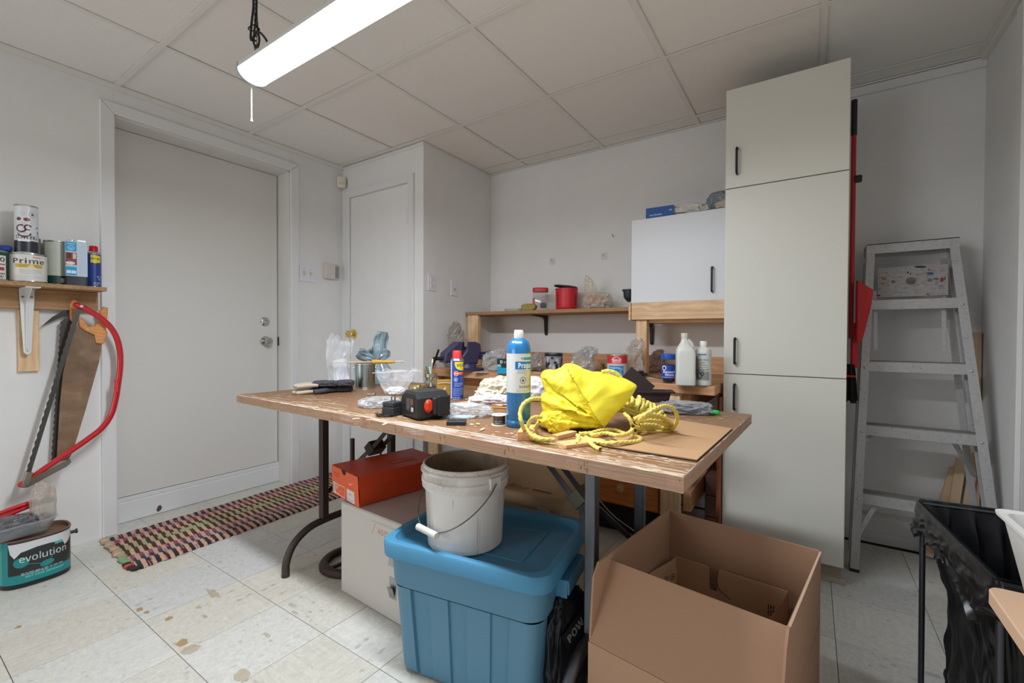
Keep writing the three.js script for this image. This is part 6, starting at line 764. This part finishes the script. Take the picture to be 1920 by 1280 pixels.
{ // saws, hung on the cleat
  const X = -2.83, zy = (px, py, x = X) => { const p = onX(px, py, x); return [p.z, p.y]; }, flat = (pts, t, x, b = 0) => at(ext(pts, t, b), [x, 0, 0], [0, -PI / 2, 0]);
  const rust = mat(0xffffff, 0.5, { metalness: 0.25, map: rep(canvasTex(256, 512, (x, w, h) => { x.fillStyle = '#a0846c'; x.fillRect(0, 0, w, h); for (let i = 0; i < 300; i++) { const q = rr(70, 170); x.fillStyle = `rgba(${q},${q * 0.78},${q * 0.6},0.14)`; x.beginPath(); x.ellipse(rnd() * w, rnd() * h, rr(4, 50), rr(10, 80), rr(-0.4, 0.4), 0, TAU); x.fill(); } }), 2, 1.6) });
  const handleW = mat(0xf2c692, 0.5, { map: rep(grainTex, 3, 8) });
  const a = thing('hand_saw', 'rusty hand saw with a pale wooden handle hanging handle-up nearest the door', 'saw');
  part(a, 'blade', flat([[150, 598], [192, 640], [186, 678], [160, 770], [136, 848], [128, 862], [106, 866], [112, 760], [118, 700], [132, 640]].map(([x, y]) => zy(x, y, X)), 0.0014, X), rust);
  const H = new THREE.Shape(); [[148, 594], [158, 600], [166, 612], [176, 611], [186, 603], [190, 592], [186, 584], [194, 575], [203, 577], [202, 592], [199, 618], [202, 624], [194, 645], [181, 643], [178, 628], [160, 620], [150, 612]].forEach(([x, y], i) => { const p = zy(x, y, X + 0.01); i ? H.lineTo(...p) : H.moveTo(...p); });
  part(a, 'handle', flat(H, 0.02, X + 0.012, 0.004), handleW); for (const [x, y] of [[164, 617], [189, 634]]) part(a, 'rivet', at(cyl(0.0045, 0.0045, 0.003, 14), onX(x, y, X + 0.0125), [0, 0, PI / 2]), chrome);
  const b = thing('hand_saw', 'older dark hand saw hanging behind the rusty one, teeth to the left', 'saw'), XB = X - 0.028;
  const tp = [[132, 590], [138, 600], [122, 740], [108, 868], [97, 868]].map(([x, y]) => zy(x, y, XB)), n = 46; for (let i = 0; i < n; i++) { const t = i / n; const p = zy(97 + 18 * t, 868 - 270 * t, XB); tp.push([p[0] + (i % 2 ? 0.0035 : 0), p[1]]); } part(b, 'blade', flat(tp, 0.0014, XB), mat(0x4a4644, 0.5, { metalness: 0.5 }));
  part(b, 'handle', flat([[132, 598], [131, 570], [137, 560], [145, 562], [147, 580], [143, 600], [136, 603]].map(([x, y]) => zy(x, y, XB + 0.012)), 0.02, XB + 0.012, 0.004), handleW);
  const c = thing('pruning_hook', 'dark curved pruning blade pointing left from behind the saw handles', 'blade'); part(c, 'blade', flat([[134, 580], [118, 583], [98, 594], [82, 608], [75, 613], [96, 603], [116, 594], [134, 592]].map(([x, y]) => zy(x, y, X - 0.03)), 0.003, X - 0.03, 0.0008), mat(0x3f3d40, 0.45, { metalness: 0.6 }));
  const d = thing('bow_saw', 'red tubular bow saw with a toothed blade hanging in front of the hand saws', 'saw'), XC2 = X + 0.035, P = (x, y, k = 0) => onX(x, y, XC2 + k);
  part(d, 'frame', tube([[143, 572], [155, 576], [170, 584], [190, 597], [207, 613], [219, 634], [225, 660], [225, 690], [221, 722], [216, 752], [207, 780], [190, 803], [166, 822], [130, 847], [84, 878], [52, 901], [40, 908]].map(([x, y]) => P(x, y)), 0.0125, 130, 12), mat(0xc41520, 0.32, { clearcoat: 0.5 }));
  part(d, 'end_cap', [new THREE.SphereGeometry(0.0125, 14, 10).translate(...P(143, 572).toArray()), new THREE.SphereGeometry(0.0125, 14, 10).translate(...P(40, 908).toArray())], mat(0xc41520, 0.32));
  const t0 = [], L0 = [148, 574], L1 = [50, 894], m = 44; for (let i = 0; i <= m; i++) { const t = i / m; const p = zy(L0[0] + (L1[0] - L0[0]) * t - 3 - (i % 2 ? 2.2 : 0), L0[1] + (L1[1] - L0[1]) * t, XC2); t0.push(p); } t0.push(zy(L1[0] + 5, L1[1] + 2, XC2), zy(L0[0] + 6, L0[1] + 2, XC2)); part(d, 'blade', flat(t0, 0.0012, XC2), mat(0x55534f, 0.4, { metalness: 0.7 }));
  part(d, 'tension_lever', [flat([[132, 860], [134, 866], [126, 874], [52, 914], [38, 914], [40, 906]].map(([x, y]) => zy(x, y, XC2 + 0.016)), 0.004, XC2 + 0.016, 0.001)], metal(0x8a857c, 0.5)); part(d, 'blade_clip', [flat([[50, 884], [62, 886], [54, 910], [42, 908]].map(([x, y]) => zy(x, y, XC2 + 0.016)), 0.03, XC2 + 0.018, 0.001), at(cyl(0.007, 0.007, 0.008, 14), P(44, 909, 0.018), [0, 0, PI / 2])], metal(0xa09b90, 0.45));
  part(d, 'top_bolt', at(cyl(0.006, 0.006, 0.034, 12), P(151, 574), [0, 0, PI / 2]), steel); decal(d, 'sticker', 0.014, 0.06, canvasTex(56, 240, (x, w, h) => { x.fillStyle = '#c41520'; x.fillRect(0, 0, w, h); x.strokeStyle = '#e6b4b0'; x.lineWidth = 3; x.strokeRect(4, 4, 48, 232); for (const y of [40, 90, 140]) { x.beginPath(); x.arc(28, y, 16, 0, TAU); x.stroke(); } txt(x, '21"', 28, 200, 22, '#e6b4b0'); }), P(216.5, 722, 0.0128), [0, PI / 2, 0]);
}
{ // pail and tray on the floor
  const c = [-2.66, 0, -0.437], a = 0.085, b = 0.104, K = 72, ring = (y, k = 1) => ({ y, pts: oval.map(([x, z]) => [x * k, z * k]) }), oval = (() => { const q = Array.from({ length: 720 }, (_, i) => { const t = i / 720 * TAU, s = (v) => Math.sign(v) * Math.abs(v) ** 0.72; return [a * s(Math.cos(t)), b * s(Math.sin(t))]; }), L = [0]; for (let i = 1; i <= 720; i++) L.push(L[i - 1] + Math.hypot(q[i % 720][0] - q[i - 1][0], q[i % 720][1] - q[i - 1][1])); return Array.from({ length: K }, (_, i) => q[L.findIndex((l) => l >= i / K * L[720])]); })();
  const t = thing('paint_pail', 'oval black and teal paint pail with spilled white paint on the floor below the saws', 'paint pail', c), g = loft([ring(0.001, 0.97), ring(0.004), ring(0.182), ring(0.186, 1.015)], true); const uv = g.attributes.uv; for (let i = 0; i < uv.count; i++) uv.setXY(i, 1.5 - uv.getX(i), g.attributes.position.getY(i) / 0.186);
  part(t, 'body', g, mat(0xffffff, 0.35, { map: canvasTex(1024, 330, (x, w, h) => {
    x.fillStyle = '#2b2e30'; x.fillRect(0, 0, w, h); const tl = '#1f8f92'; x.fillStyle = tl; x.fillRect(0, h - 96, w, 62); x.fillRect(300, 0, 70, h - 34); x.fillStyle = '#3aa9a8'; x.fillRect(300, 0, 34, h - 34); x.fillStyle = '#1c1f22'; x.fillRect(0, h - 34, w, 34);
    x.fillStyle = tl; x.beginPath(); x.ellipse(430, 150, 36, 36, 0, 0, TAU); x.fill(); x.beginPath(); x.ellipse(548, 196, 34, 22, -0.2, 0, TAU); x.fill(); x.strokeStyle = '#3aa9a8'; x.lineWidth = 3; x.beginPath(); x.moveTo(450, 164); x.lineTo(520, 190); x.moveTo(560, 176); x.lineTo(606, 110); x.stroke();
    txt(x, 'evolution', 536, 128, 66, '#dfe6e6', { bold: false, sx: 0.84 }); lines(x, 430, 226, 200, 2, 10, '#c9d2d2', 5); txt(x, 'NOT YOUR ORDINARY', 540, 256, 18, '#8fd0cc');
    x.fillStyle = '#e6e6ea'; x.beginPath(); x.moveTo(370, 14); x.lineTo(740, 8); x.lineTo(744, 70); x.lineTo(690, 62); x.lineTo(664, 92); x.lineTo(640, 108); x.lineTo(624, 70); x.lineTo(560, 60); x.lineTo(500, 62); x.lineTo(430, 78); x.lineTo(400, 116); x.lineTo(380, 80); x.fill(); x.fillStyle = '#54bcbc'; x.fillRect(586, 62, 40, 20); lines(x, 760, 60, 220, 10, 20, '#7d8688', 6); }) }));
  part(t, 'rim', loft([ring(0.183, 0.99), ring(0.187, 1.02), ring(0.192, 1.015), ring(0.191, 0.95), ring(0.175, 0.93)], false, true), mat(0x7a5a48, 0.55)); part(t, 'handle_post', [at(cyl(0.007, 0.007, 0.02, 12), [0.015, 0.15, -b - 0.008], [PI / 2, 0, 0]), at(cyl(0.01, 0.01, 0.005, 14), [0.015, 0.15, -b - 0.02], [PI / 2, 0, 0]), at(cyl(0.009, 0.009, 0.03, 14), [0.02, 0.15, b + 0.01], [PI / 2, 0, 0])], black);
  const tray = thing('plastic_tray', 'clear plastic tray of bagged bits resting tilted on the oval paint pail', 'tray', [-2.66, 0.196, -0.375], 0.12), R = (y, w, d, r = 0.03) => ({ y, pts: rring(w, d, r) });
  const tp = part(tray, 'tray', loft([R(0.002, 0.13, 0.19), R(0.05, 0.16, 0.22), R(0.0502, 0.176, 0.236), R(0.055, 0.176, 0.236), R(0.054, 0.156, 0.216), R(0.006, 0.126, 0.186)], true, true), film(0xeef0f2, { transmission: 0.85, roughness: 0.25 })); 
  const y = 0.204, bag = thing('plastic_bag', 'smoky clear bag of black parts lying in the floor tray', 'bag', [-2.645, y, -0.365], 0.2); part(bag, 'film', crumple(0.055, 0.034, 0.085, 0.22, 1.7, { detail: 22 }), film(0x9a9aa0, { transmission: 0.6, clearcoat: 1 })); part(bag, 'contents', at(crumple(0.045, 0.024, 0.072, 0.2, 2, { detail: 12 }), [0, 0.003, 0]), mat(0x1d1e22, 0.4));
  const b2 = thing('plastic_bag', 'upright cloudy bag with a black knob rising from the floor tray', 'bag', [-2.655, y, -0.462], 0.2); part(b2, 'film', crumple(0.035, 0.09, 0.034, 0.14, 1.4, { detail: 20, power: 0.7 }), film(0xe6dfd8, { transmission: 0.6 })); part(b2, 'contents', at(new THREE.SphereGeometry(0.022, 18, 12), [0.004, 0.035, 0]), black);
  const pl = thing('red_pliers', 'red tool handles sticking out of the floor tray', 'pliers', [-2.7, y + 0.09, -0.38], 0); for (const [dy, dz] of [[0.0, 0], [-0.02, 0.01]]) part(pl, 'handle', tube([[0.0, 0.008 + dy * 0.4, -0.075], [0, dy + 0.002, -0.02 + dz], [0.004, dy - 0.026, 0.09]], 0.0085, 24, 10), redPlastic); part(pl, 'jaw', at(box(0.01, 0.014, 0.04, 0.004), [0, 0.0, -0.085]), darkIron);
  const gc = thing('clamp', 'green and yellow spring clamp with a white cord loop in the floor tray', 'clamp', [-2.71, y + 0.088, -0.475], 0); part(gc, 'jaw', at(box(0.02, 0.022, 0.06, 0.005), [0, 0, 0]), mat(0x2f8a62, 0.45)); part(gc, 'pad', at(crumple(0.014, 0.012, 0.012, 0.1, 1.4, { detail: 10 }), [0.004, 0.012, -0.008]), mat(0xe2ad1c, 0.45)); part(gc, 'red_tip', rod(V(0, 0.03, -0.014), V(0.002, 0.062, -0.016), 0.004, 10), redPlastic); part(gc, 'cord', tube([[0.012, -0.01, 0.012], [0.02, 0.03, 0.028], [0.012, 0.06, 0.015], [0.008, 0.07, -0.004]], 0.002, 30, 6), mat(0xe4ddc4, 0.6));
}
{ // woven rag rug
  const A = [-2.855, -0.705], B = [-2.372, -0.688], C = [-2.42, -2.02], D = [-2.895, -2.02];
  const band = [['#22303c', '#d8ab90'], ['#2d3540', '#c99a94'], ['#9c4a60', '#d2aa94'], ['#4b3026', '#d2b594'], ['#523629', '#cdb28c'], ['#4b3026', '#b3b590'], ['#553a2b', '#d0b490'], ['#4b3026', '#d6b596'], ['#94505f', '#d2aa98'], ['#3a4652', '#cfa69e'], ['#2c333c', '#dcb096'], ['#26292e', '#d8ab8e']];
  const tex = canvasTex(768, 2048, (x, w, h) => {
    const nc = band.length, cw = w / nc, per = h / 40, st = per / 6;
    for (let k = 0; k < nc; k++) for (let j = -1; j < 241; j++) { const on = ((j % 6) + 6) % 6 < 3, c = band[k][on ? 0 : 1], o = (k % 2) * st * 0.8, n = (j * 13 + k * 7) % 11; x.fillStyle = k === 5 && n < 5 ? '#a6b38a' : n === 3 ? (on ? '#3a3034' : '#caa68c') : n === 7 && (k < 3 || k > 7) ? '#b0687a' : c; const y = j * st + o, e = rr(-5, 5); x.beginPath(); x.moveTo(k * cw - 4 + e, y); x.lineTo((k + 1) * cw + 3 + e, y + 5); x.lineTo((k + 1) * cw + e, y + st + 5); x.lineTo(k * cw - 7 + e, y + st); x.fill(); x.strokeStyle = 'rgba(40,26,20,0.28)'; x.lineWidth = 1.2; x.beginPath(); x.moveTo(k * cw, y); x.lineTo((k + 1) * cw, y + 5); x.stroke(); }
  });
  const lerp2 = (u, v) => { const l = (p, q, t) => [p[0] + (q[0] - p[0]) * t, p[1] + (q[1] - p[1]) * t]; return l(l(A, B, u), l(D, C, u), v); };
  const t = thing('rag_rug', 'long woven rag runner with dark and pink stripes in front of the wide door', 'rug'), m = mat(0xffffff, 0.95, { map: tex, bumpMap: tex, bumpScale: 0.002 });
  part(t, 'weave', grid(64, 240, (u, v) => { const e = 0.006 * N3(v * 40, u > 0.5 ? 3 : 0, 0), p = lerp2(u, v); const edge = Math.min(1, Math.min(u, 1 - u, v * 3, (1 - v) * 3) * 60); return [p[0] + (u < 0.01 || u > 0.99 ? e : 0), 0.0006 + edge * (0.008 + 0.0016 * Math.sin(v * 730) * Math.sin(u * 120) + 0.002 * N3(u * 6, v * 14, 4)), p[1]]; }), m);
  const fr = ['#c9a88c', '#d2b79c', '#b9a184', '#8aa878', '#c8503c', '#33302f']; for (let i = 0; i < 20; i++) { const u = (i + 0.5) / 20, p = lerp2(u, 0); part(t, 'fringe_knot', at(crumple(0.013, 0.006, 0.014, 0.3, 2, { detail: 5 }), [p[0], 0.001, p[1] + rr(0, 0.012)]), mat(fr[i < 12 ? (i * 7) % 3 : i < 16 ? 3 : i === 17 ? 4 : 5], 0.95)); }
}

// ---------- right corner: broom, ladder, lumber, rubbish bag, bin ----------
{
  const t = thing('broom', 'red-handled broom with a clip-on dustpan hanging beside the tall cabinet', 'broom'), x = 0.15, z = -2.5;
  part(t, 'handle', rod(V(x, 1.0, z), V(x, 2.0, z), 0.0095, 14), mat(0xb02428, 0.4)); part(t, 'grip', rod(V(x, 1.9, z), V(x, 2.055, z), 0.0115, 14), black); part(t, 'clip', [at(box(0.03, 0.03, 0.024, 0.005), [x + 0.016, 1.705, z]), at(box(0.014, 0.02, 0.05, 0.003), [x + 0.004, 1.705, z - 0.02])], black);
  part(t, 'head', at(ext([[-0.03, 0], [0.03, 0], [0.016, 0.14], [0.011, 0.2], [-0.011, 0.2], [-0.016, 0.14]], 0.028, 0.006), [x, 0.87, z - 0.014], [0, PI / 2, 0]), redPlastic);
  const br = []; for (let i = 0; i < 120; i++) { const a = rr(-0.05, 0.05), b = rr(-0.014, 0.014); br.push(rod(V(x + b * 0.9, 0.885, z + a * 0.5), V(x + b * 1.5 + 0.004, rr(0.715, 0.735), z + a * 1.25), 0.0017, 4)); } part(t, 'bristles', br, mat(0x17171a, 0.7)).userData.kind = 'stuff'; part(t, 'red_bristles', at(box(0.034, 0.008, 0.1, 0.002), [x, 0.835, z]), redPlastic);
  const d = thing('dustpan', 'red dustpan clipped to the broom with a pale toothed edge', 'dustpan'); part(d, 'pan', at(ext([[0.141, 1.25], [0.152, 1.243], [0.194, 1.208], [0.197, 1.196], [0.187, 1.12], [0.164, 1.0], [0.152, 0.985], [0.141, 0.985]], 0.07, 0.004), [0.022, 0, z + 0.014]), redPlastic);
  part(d, 'toothed_edge', Array.from({ length: 15 }, (_, i) => at(box(0.007, 0.006, 0.05, 0.001), [0.218 - i * 0.0022, 1.19 - i * 0.0125, z + 0.05], [0, 0, 0.4])), mat(0xc8b8ac, 0.6));
}
{
  const spl = canvasTex(512, 512, (x, w, h) => { x.fillStyle = '#c2c1c2'; x.fillRect(0, 0, w, h); for (let i = 0; i < 1200; i++) { const gg = Math.round(rr(70, 225)); x.fillStyle = `rgba(${gg},${gg},${gg},0.07)`; x.beginPath(); x.ellipse(rnd() * w, rnd() * h, rr(1, 18), rr(1, 9), rnd() * 3, 0, TAU); x.fill(); } for (let i = 0; i < 46; i++) { x.fillStyle = ['#5c5856', '#6f6258', '#d9d8d6', '#7a7470', '#dcdcdc'][i % 5]; x.beginPath(); x.ellipse(rnd() * w, rnd() * h, rr(0.8, 3), rr(0.8, 4), rnd() * 3, 0, TAU); x.fill(); } });
  const al = mat(0xffffff, 0.45, { metalness: 0.35, map: rep(spl, 3) }), shelfTex = canvasTex(512, 300, (x, w, h) => { x.fillStyle = '#aaa5a4'; x.fillRect(0, 0, w, h); for (let i = 0; i < 500; i++) { const gg = Math.round(rr(80, 225)); x.fillStyle = `rgba(${gg},${gg - 4},${gg - 6},0.22)`; x.beginPath(); x.ellipse(rnd() * w, rnd() * h, rr(2, 26), rr(2, 9), rr(-0.3, 0.3), 0, TAU); x.fill(); } for (const [px, py, a, b, c] of [[50, 110, 22, 12, '#a8783c'], [40, 160, 14, 6, '#8a5a34'], [390, 84, 26, 14, '#3c5690'], [430, 138, 20, 10, '#4a5a94'], [470, 150, 12, 24, '#8a3a34'], [490, 140, 5, 20, '#8a3a34'], [320, 12, 44, 10, '#20222c'], [10, 280, 16, 8, '#2a2a30'], [380, 44, 7, 5, '#222'], [230, 60, 8, 8, '#333'], [250, 74, 4, 8, '#333'], [70, 50, 5, 4, '#333'], [18, 214, 6, 5, '#333'], [370, 284, 10, 5, '#2c2c30'], [460, 208, 16, 6, '#5a6aa0'], [180, 260, 70, 6, '#8a95a0']]) { x.fillStyle = c; x.beginPath(); x.ellipse(px, py, a, b, 0.1, 0, TAU); x.fill(); } for (let i = 0; i < 60; i++) { x.fillStyle = '#3a3634'; x.beginPath(); x.arc(rnd() * w, rnd() * h, rr(0.8, 3), 0, TAU); x.fill(); } });
  const t = thing('step_ladder', 'folded aluminium stepladder spattered with paint leaning on the back wall', 'ladder'), zP = (y) => -2.404 - 0.1664 * y, xl = (y) => 0.168 + 0.0425 * y, xr = (y) => 0.616 - 0.0793 * y;
  const dir = V(0, 1, -0.1664).normalize(), out = V(0, 0.1664, 1).normalize();
  for (const [fx, s, nm] of [[xl, 1, 0], [xr, -1, 0]]) {
    const a = V(fx(0), 0.004, zP(0)), b = V(fx(1.41), 1.41, zP(1.41)), k = (p, dx, dz) => p.clone().add(V(dx, 0, dz));
    const r = part(t, 'front_rail', [bar(k(a, 0, 0), k(b, 0, 0), 0.03, 0.003, out), bar(k(a, -s * 0.0145, -0.028), k(b, -s * 0.0145, -0.028), 0.003, 0.058, out), bar(k(a, 0, -0.056), k(b, 0, -0.056), 0.03, 0.003, out)], al);
    part(r, 'foot', at(box(0.034, 0.012, 0.064, 0.003), [a.x, 0.0065, a.z - 0.028]), mat(0x33363a, 0.8));
    for (const y of [0.3, 0.59, 0.87, 1.145]) part(r, 'rivet', at(new THREE.SphereGeometry(0.0055, 10, 8), [fx(y), y, zP(y) + 0.003], [0, 0, 0], [1, 1, 0.5]), steel);
    const c = s > 0 ? [V(0.17, 0.02, -2.59), V(0.222, 1.36, -2.735)] : [V(0.598, 0.02, -2.6), V(0.49, 1.36, -2.735)];
    part(t, 'rear_rail', [bar(c[0], c[1], 0.024, 0.003, out), bar(k(c[0], -s * 0.011, -0.014), k(c[1], -s * 0.011, -0.014), 0.003, 0.03, out)], al);
    part(t, 'diagonal_brace', bar(V(s > 0 ? xl(0.15) : xr(0.5), s > 0 ? 0.14 : 0.43, s > 0 ? zP(0.14) - 0.004 : -2.62), V(s > 0 ? xl(0.3) + 0.07 : xr(0.58) - 0.075, s > 0 ? 0.3 : 0.575, zP(s > 0 ? 0.3 : 0.57) - 0.03), 0.018, 0.003, out), al);
  }
  part(t, 'diagonal_brace', bar(V(xl(0.55), 0.53, zP(0.55) - 0.02), V(xl(0.6) + 0.05, 0.58, zP(0.58) - 0.05), 0.014, 0.003, out), al); part(t, 'rear_crossbar', bar(V(0.175, 0.2, -2.61), V(0.59, 0.2, -2.62), 0.02, 0.003, out), al);
  for (const y of [0.305, 0.597, 0.876, 1.152]) { const a = xl(y) - 0.004, b = xr(y) + 0.004, z = zP(y); const st = part(t, 'step', [slab(a, b, y - 0.022, y + 0.022, z - 0.004, z - 0.001, 0.001), slab(a, b, y + 0.019, y + 0.022, z - 0.085, z - 0.003, 0.001), slab(a, b, y - 0.004, y + 0.022, z - 0.087, z - 0.084, 0.001)], al); for (let i = 0; i < 4; i++) part(st, 'tread_rib', slab(a, b, y + 0.022, y + 0.0245, z - 0.078 + i * 0.019, z - 0.07 + i * 0.019, 0.0008), mat(0x8c8a88, 0.6, { metalness: 0.3 })); }
  part(t, 'top_cap', [slab(xl(1.42) - 0.018, xr(1.42) + 0.018, 1.428, 1.433, -2.755, -2.632, 0.001), slab(xl(1.42) - 0.018, xr(1.42) + 0.018, 1.388, 1.433, -2.636, -2.632, 0.001), slab(xl(1.42) - 0.018, xr(1.42) + 0.018, 1.388, 1.433, -2.758, -2.754, 0.001)], al);
  const sh = poly([[-0.117, 0], [0.117, 0], [0.119, 0.137], [-0.116, 0.137]]); for (const [x, r] of [[-0.062, 0.008], [-0.002, 0.0175], [0.06, 0.009]]) { const h = new THREE.Path(); h.absarc(x, 0.07, r, 0, TAU, true); sh.holes.push(h); }
  const shm = mat(0xffffff, 0.6, { map: (() => { shelfTex.repeat.set(1 / 0.236, 1 / 0.137); shelfTex.offset.set(0.5, 0); return shelfTex; })() }); const pl = part(t, 'bucket_shelf', at(ext(sh, 0.004), [0, 0, 0], [-0.166, 0, 0]), shm, [0.368, 1.186, -2.617]);
  for (const x of [0.245, 0.474]) part(t, 'shelf_arm', bar(V(x, 0.945, -2.605), V(x, 1.22, -2.632), 0.016, 0.003, out), al);
  // lengths of timber behind the ladder
  const wd = (label, a, b, w, d) => { const s = thing('timber_length', label, 'timber', [0, 0, 0], 0); part(s, 'board', bar(V(...a), V(...b), w, d, V(0, 0, 1), 0.002), pineFloor); return s; };
  wd('longest pale timber length standing in the corner behind the ladder', [0.611, 0.004, -2.766], [0.612, 1.03, -2.785], 0.026, 0.026);
  wd('leftmost short timber length leaning behind the ladder foot', [0.455, 0.012, -2.735], [0.545, 0.42, -2.77], 0.034, 0.018); wd('middle short timber length leaning behind the ladder foot', [0.505, 0.008, -2.7], [0.562, 0.47, -2.752], 0.034, 0.016); wd('rightmost short timber length leaning behind the ladder foot', [0.545, 0.008, -2.715], [0.596, 0.4, -2.752], 0.028, 0.014);
}
{ // rubbish bag on a wire frame
  const A = [0.262, -1.70], B = [0.6, -1.745], C = [0.6, -1.275], D = [0.315, -1.262], yA = 0.535, yB = 0.535, yC = 0.515, yD = 0.522;
  const t = thing('rubbish_bag', 'open black rubbish bag stretched over a wire frame in front of the ladder', 'rubbish bag'), bm = mat(0x121317, 0.34, { side: THREE.DoubleSide });
  const perim = (u) => { const q = [A, B, C, D, A], y = [yA, yB, yC, yD, yA], k = Math.min(3, Math.floor(u * 4)), f = u * 4 - k; return [q[k][0] + (q[k + 1][0] - q[k][0]) * f, y[k] + (y[k + 1] - y[k]) * f, q[k][1] + (q[k + 1][1] - q[k][1]) * f]; };
  const cx = 0.465, cz = -1.5;
  part(t, 'body', grid(160, 40, (u, v) => { const p = perim(u), k = v, sh = 1 - 0.3 * Math.sin(Math.min(1, k * 1.6) * PI / 2) * (u > 0.75 || u < 0.02 ? 1.05 : 0.7), pl = 0.012 * ridged(u * 26, k * 1.2, 3) * Math.min(1, k * 5) + 0.01 * N3(u * 12, k * 5, 8) * k; let x = cx + (p[0] - cx) * sh + pl * Math.sign(p[0] - cx), z = cz + (p[2] - cz) * sh + pl * Math.sign(p[2] - cz); return [Math.min(x, 0.618), Math.max(0.004, p[1] * (1 - k) + 0.012), z]; }), bm);
  part(t, 'bottom', at(box(0.2, 0.01, 0.3, 0.004), [cx + 0.02, 0.008, cz]), bm);
  part(t, 'cuff', grid(200, 24, (u, v) => { const p = perim(u), on = u > 0.5 ? 1 : 0.5, L = on * (0.075 + 0.035 * N3(u * 9, 1, 2) + 0.02 * N3(u * 30, 3, 1)), o = 0.005 + 0.009 * v * (1 + ridged(u * 14, v * 3, 5)) + 0.003 * ridged(u * 60, v * 4, 7) * v , dx = Math.sign(p[0] - cx), dz = Math.sign(p[2] - cz); const edgeX = u > 0.75 || (u > 0.25 && u < 0.5) ? 1 : 0; return [Math.min(0.622, p[0] + (edgeX ? dx : 0) * o), p[1] + 0.003 - L * v + (v === 0 ? 0.004 : 0), p[2] + (edgeX ? 0 : dz) * o]; }), bm);
  for (const [q, y] of [[A, yA], [D, yD]]) part(t, 'leg', rod(V(q[0] + 0.006, 0, q[1] + (q === A ? 0.03 : -0.01)), V(q[0] + 0.004, y, q[1] + (q === A ? 0.03 : -0.01)), 0.0068, 12), metal(0x5c5f66, 0.5)); for (const [q, y] of [[B, yB], [C, yC]]) part(t, 'leg', rod(V(q[0] + 0.012, 0, q[1]), V(q[0] + 0.01, y, q[1]), 0.0068, 12), metal(0x5c5f66, 0.5));
  const rim = [A, B, C, D].map((q, i) => V(q[0], [yA, yB, yC, yD][i], q[1])); part(t, 'rim_wire', [0, 1, 2, 3].map((i) => rod(rim[i], rim[(i + 1) % 4], 0.005, 10)), metal(0x5c5f66, 0.5));
}
{
  const sh = new THREE.Shape(); sh.moveTo(0.625, -1.145); sh.lineTo(0.29, -1.145); sh.quadraticCurveTo(0.268, -1.145, 0.268, -1.12); sh.lineTo(0.268, -0.45); sh.lineTo(0.625, -0.45);
  const s = thing('side_counter', 'pale wood-grain counter with a rounded corner along the right wall', 'counter'); part(s, 'top', at(ext(sh.getPoints(10).map((p) => [p.x, -p.y]), 0.026, 0.002), [0, 0.534, 0], [-PI / 2, 0, 0]), mat(0xd8b496, 0.5)); part(s, 'support', [slab(0.6, 0.626, 0, 0.533, -1.1, -1.07), slab(0.6, 0.626, 0, 0.533, -0.5, -0.47)], white); part(s, 'screw', at(cyl(0.004, 0.004, 0.0012, 10), [0.335, 0.5606, -1.06]), darkIron);
  const R = (y, w, d, r = 0.02) => ({ y, pts: rring(w, d, r) }), b = thing('white_bin', 'white plastic bin standing on the side counter in front of the rubbish bag', 'bin', [0.425, 0.5605, -1.032], 0.02); part(b, 'body', loft([R(0.001, 0.216, 0.236), R(0.004, 0.22, 0.24), R(0.128, 0.27, 0.256), R(0.13, 0.285, 0.272), R(0.136, 0.287, 0.274), R(0.134, 0.262, 0.248), R(0.008, 0.196, 0.196)], true, true), mat(0xe6e4e0, 0.4));
  S('trim_4', slab(XR - 0.016, XR, 0, HC - 0.03, -2.392, -2.33, 0.003), wallPaint, 'white vertical trim on the right wall');
}

scene.traverse((o) => { if (o.isMesh) o.castShadow = o.receiveShadow = true; });
renderer.render(scene, camera);
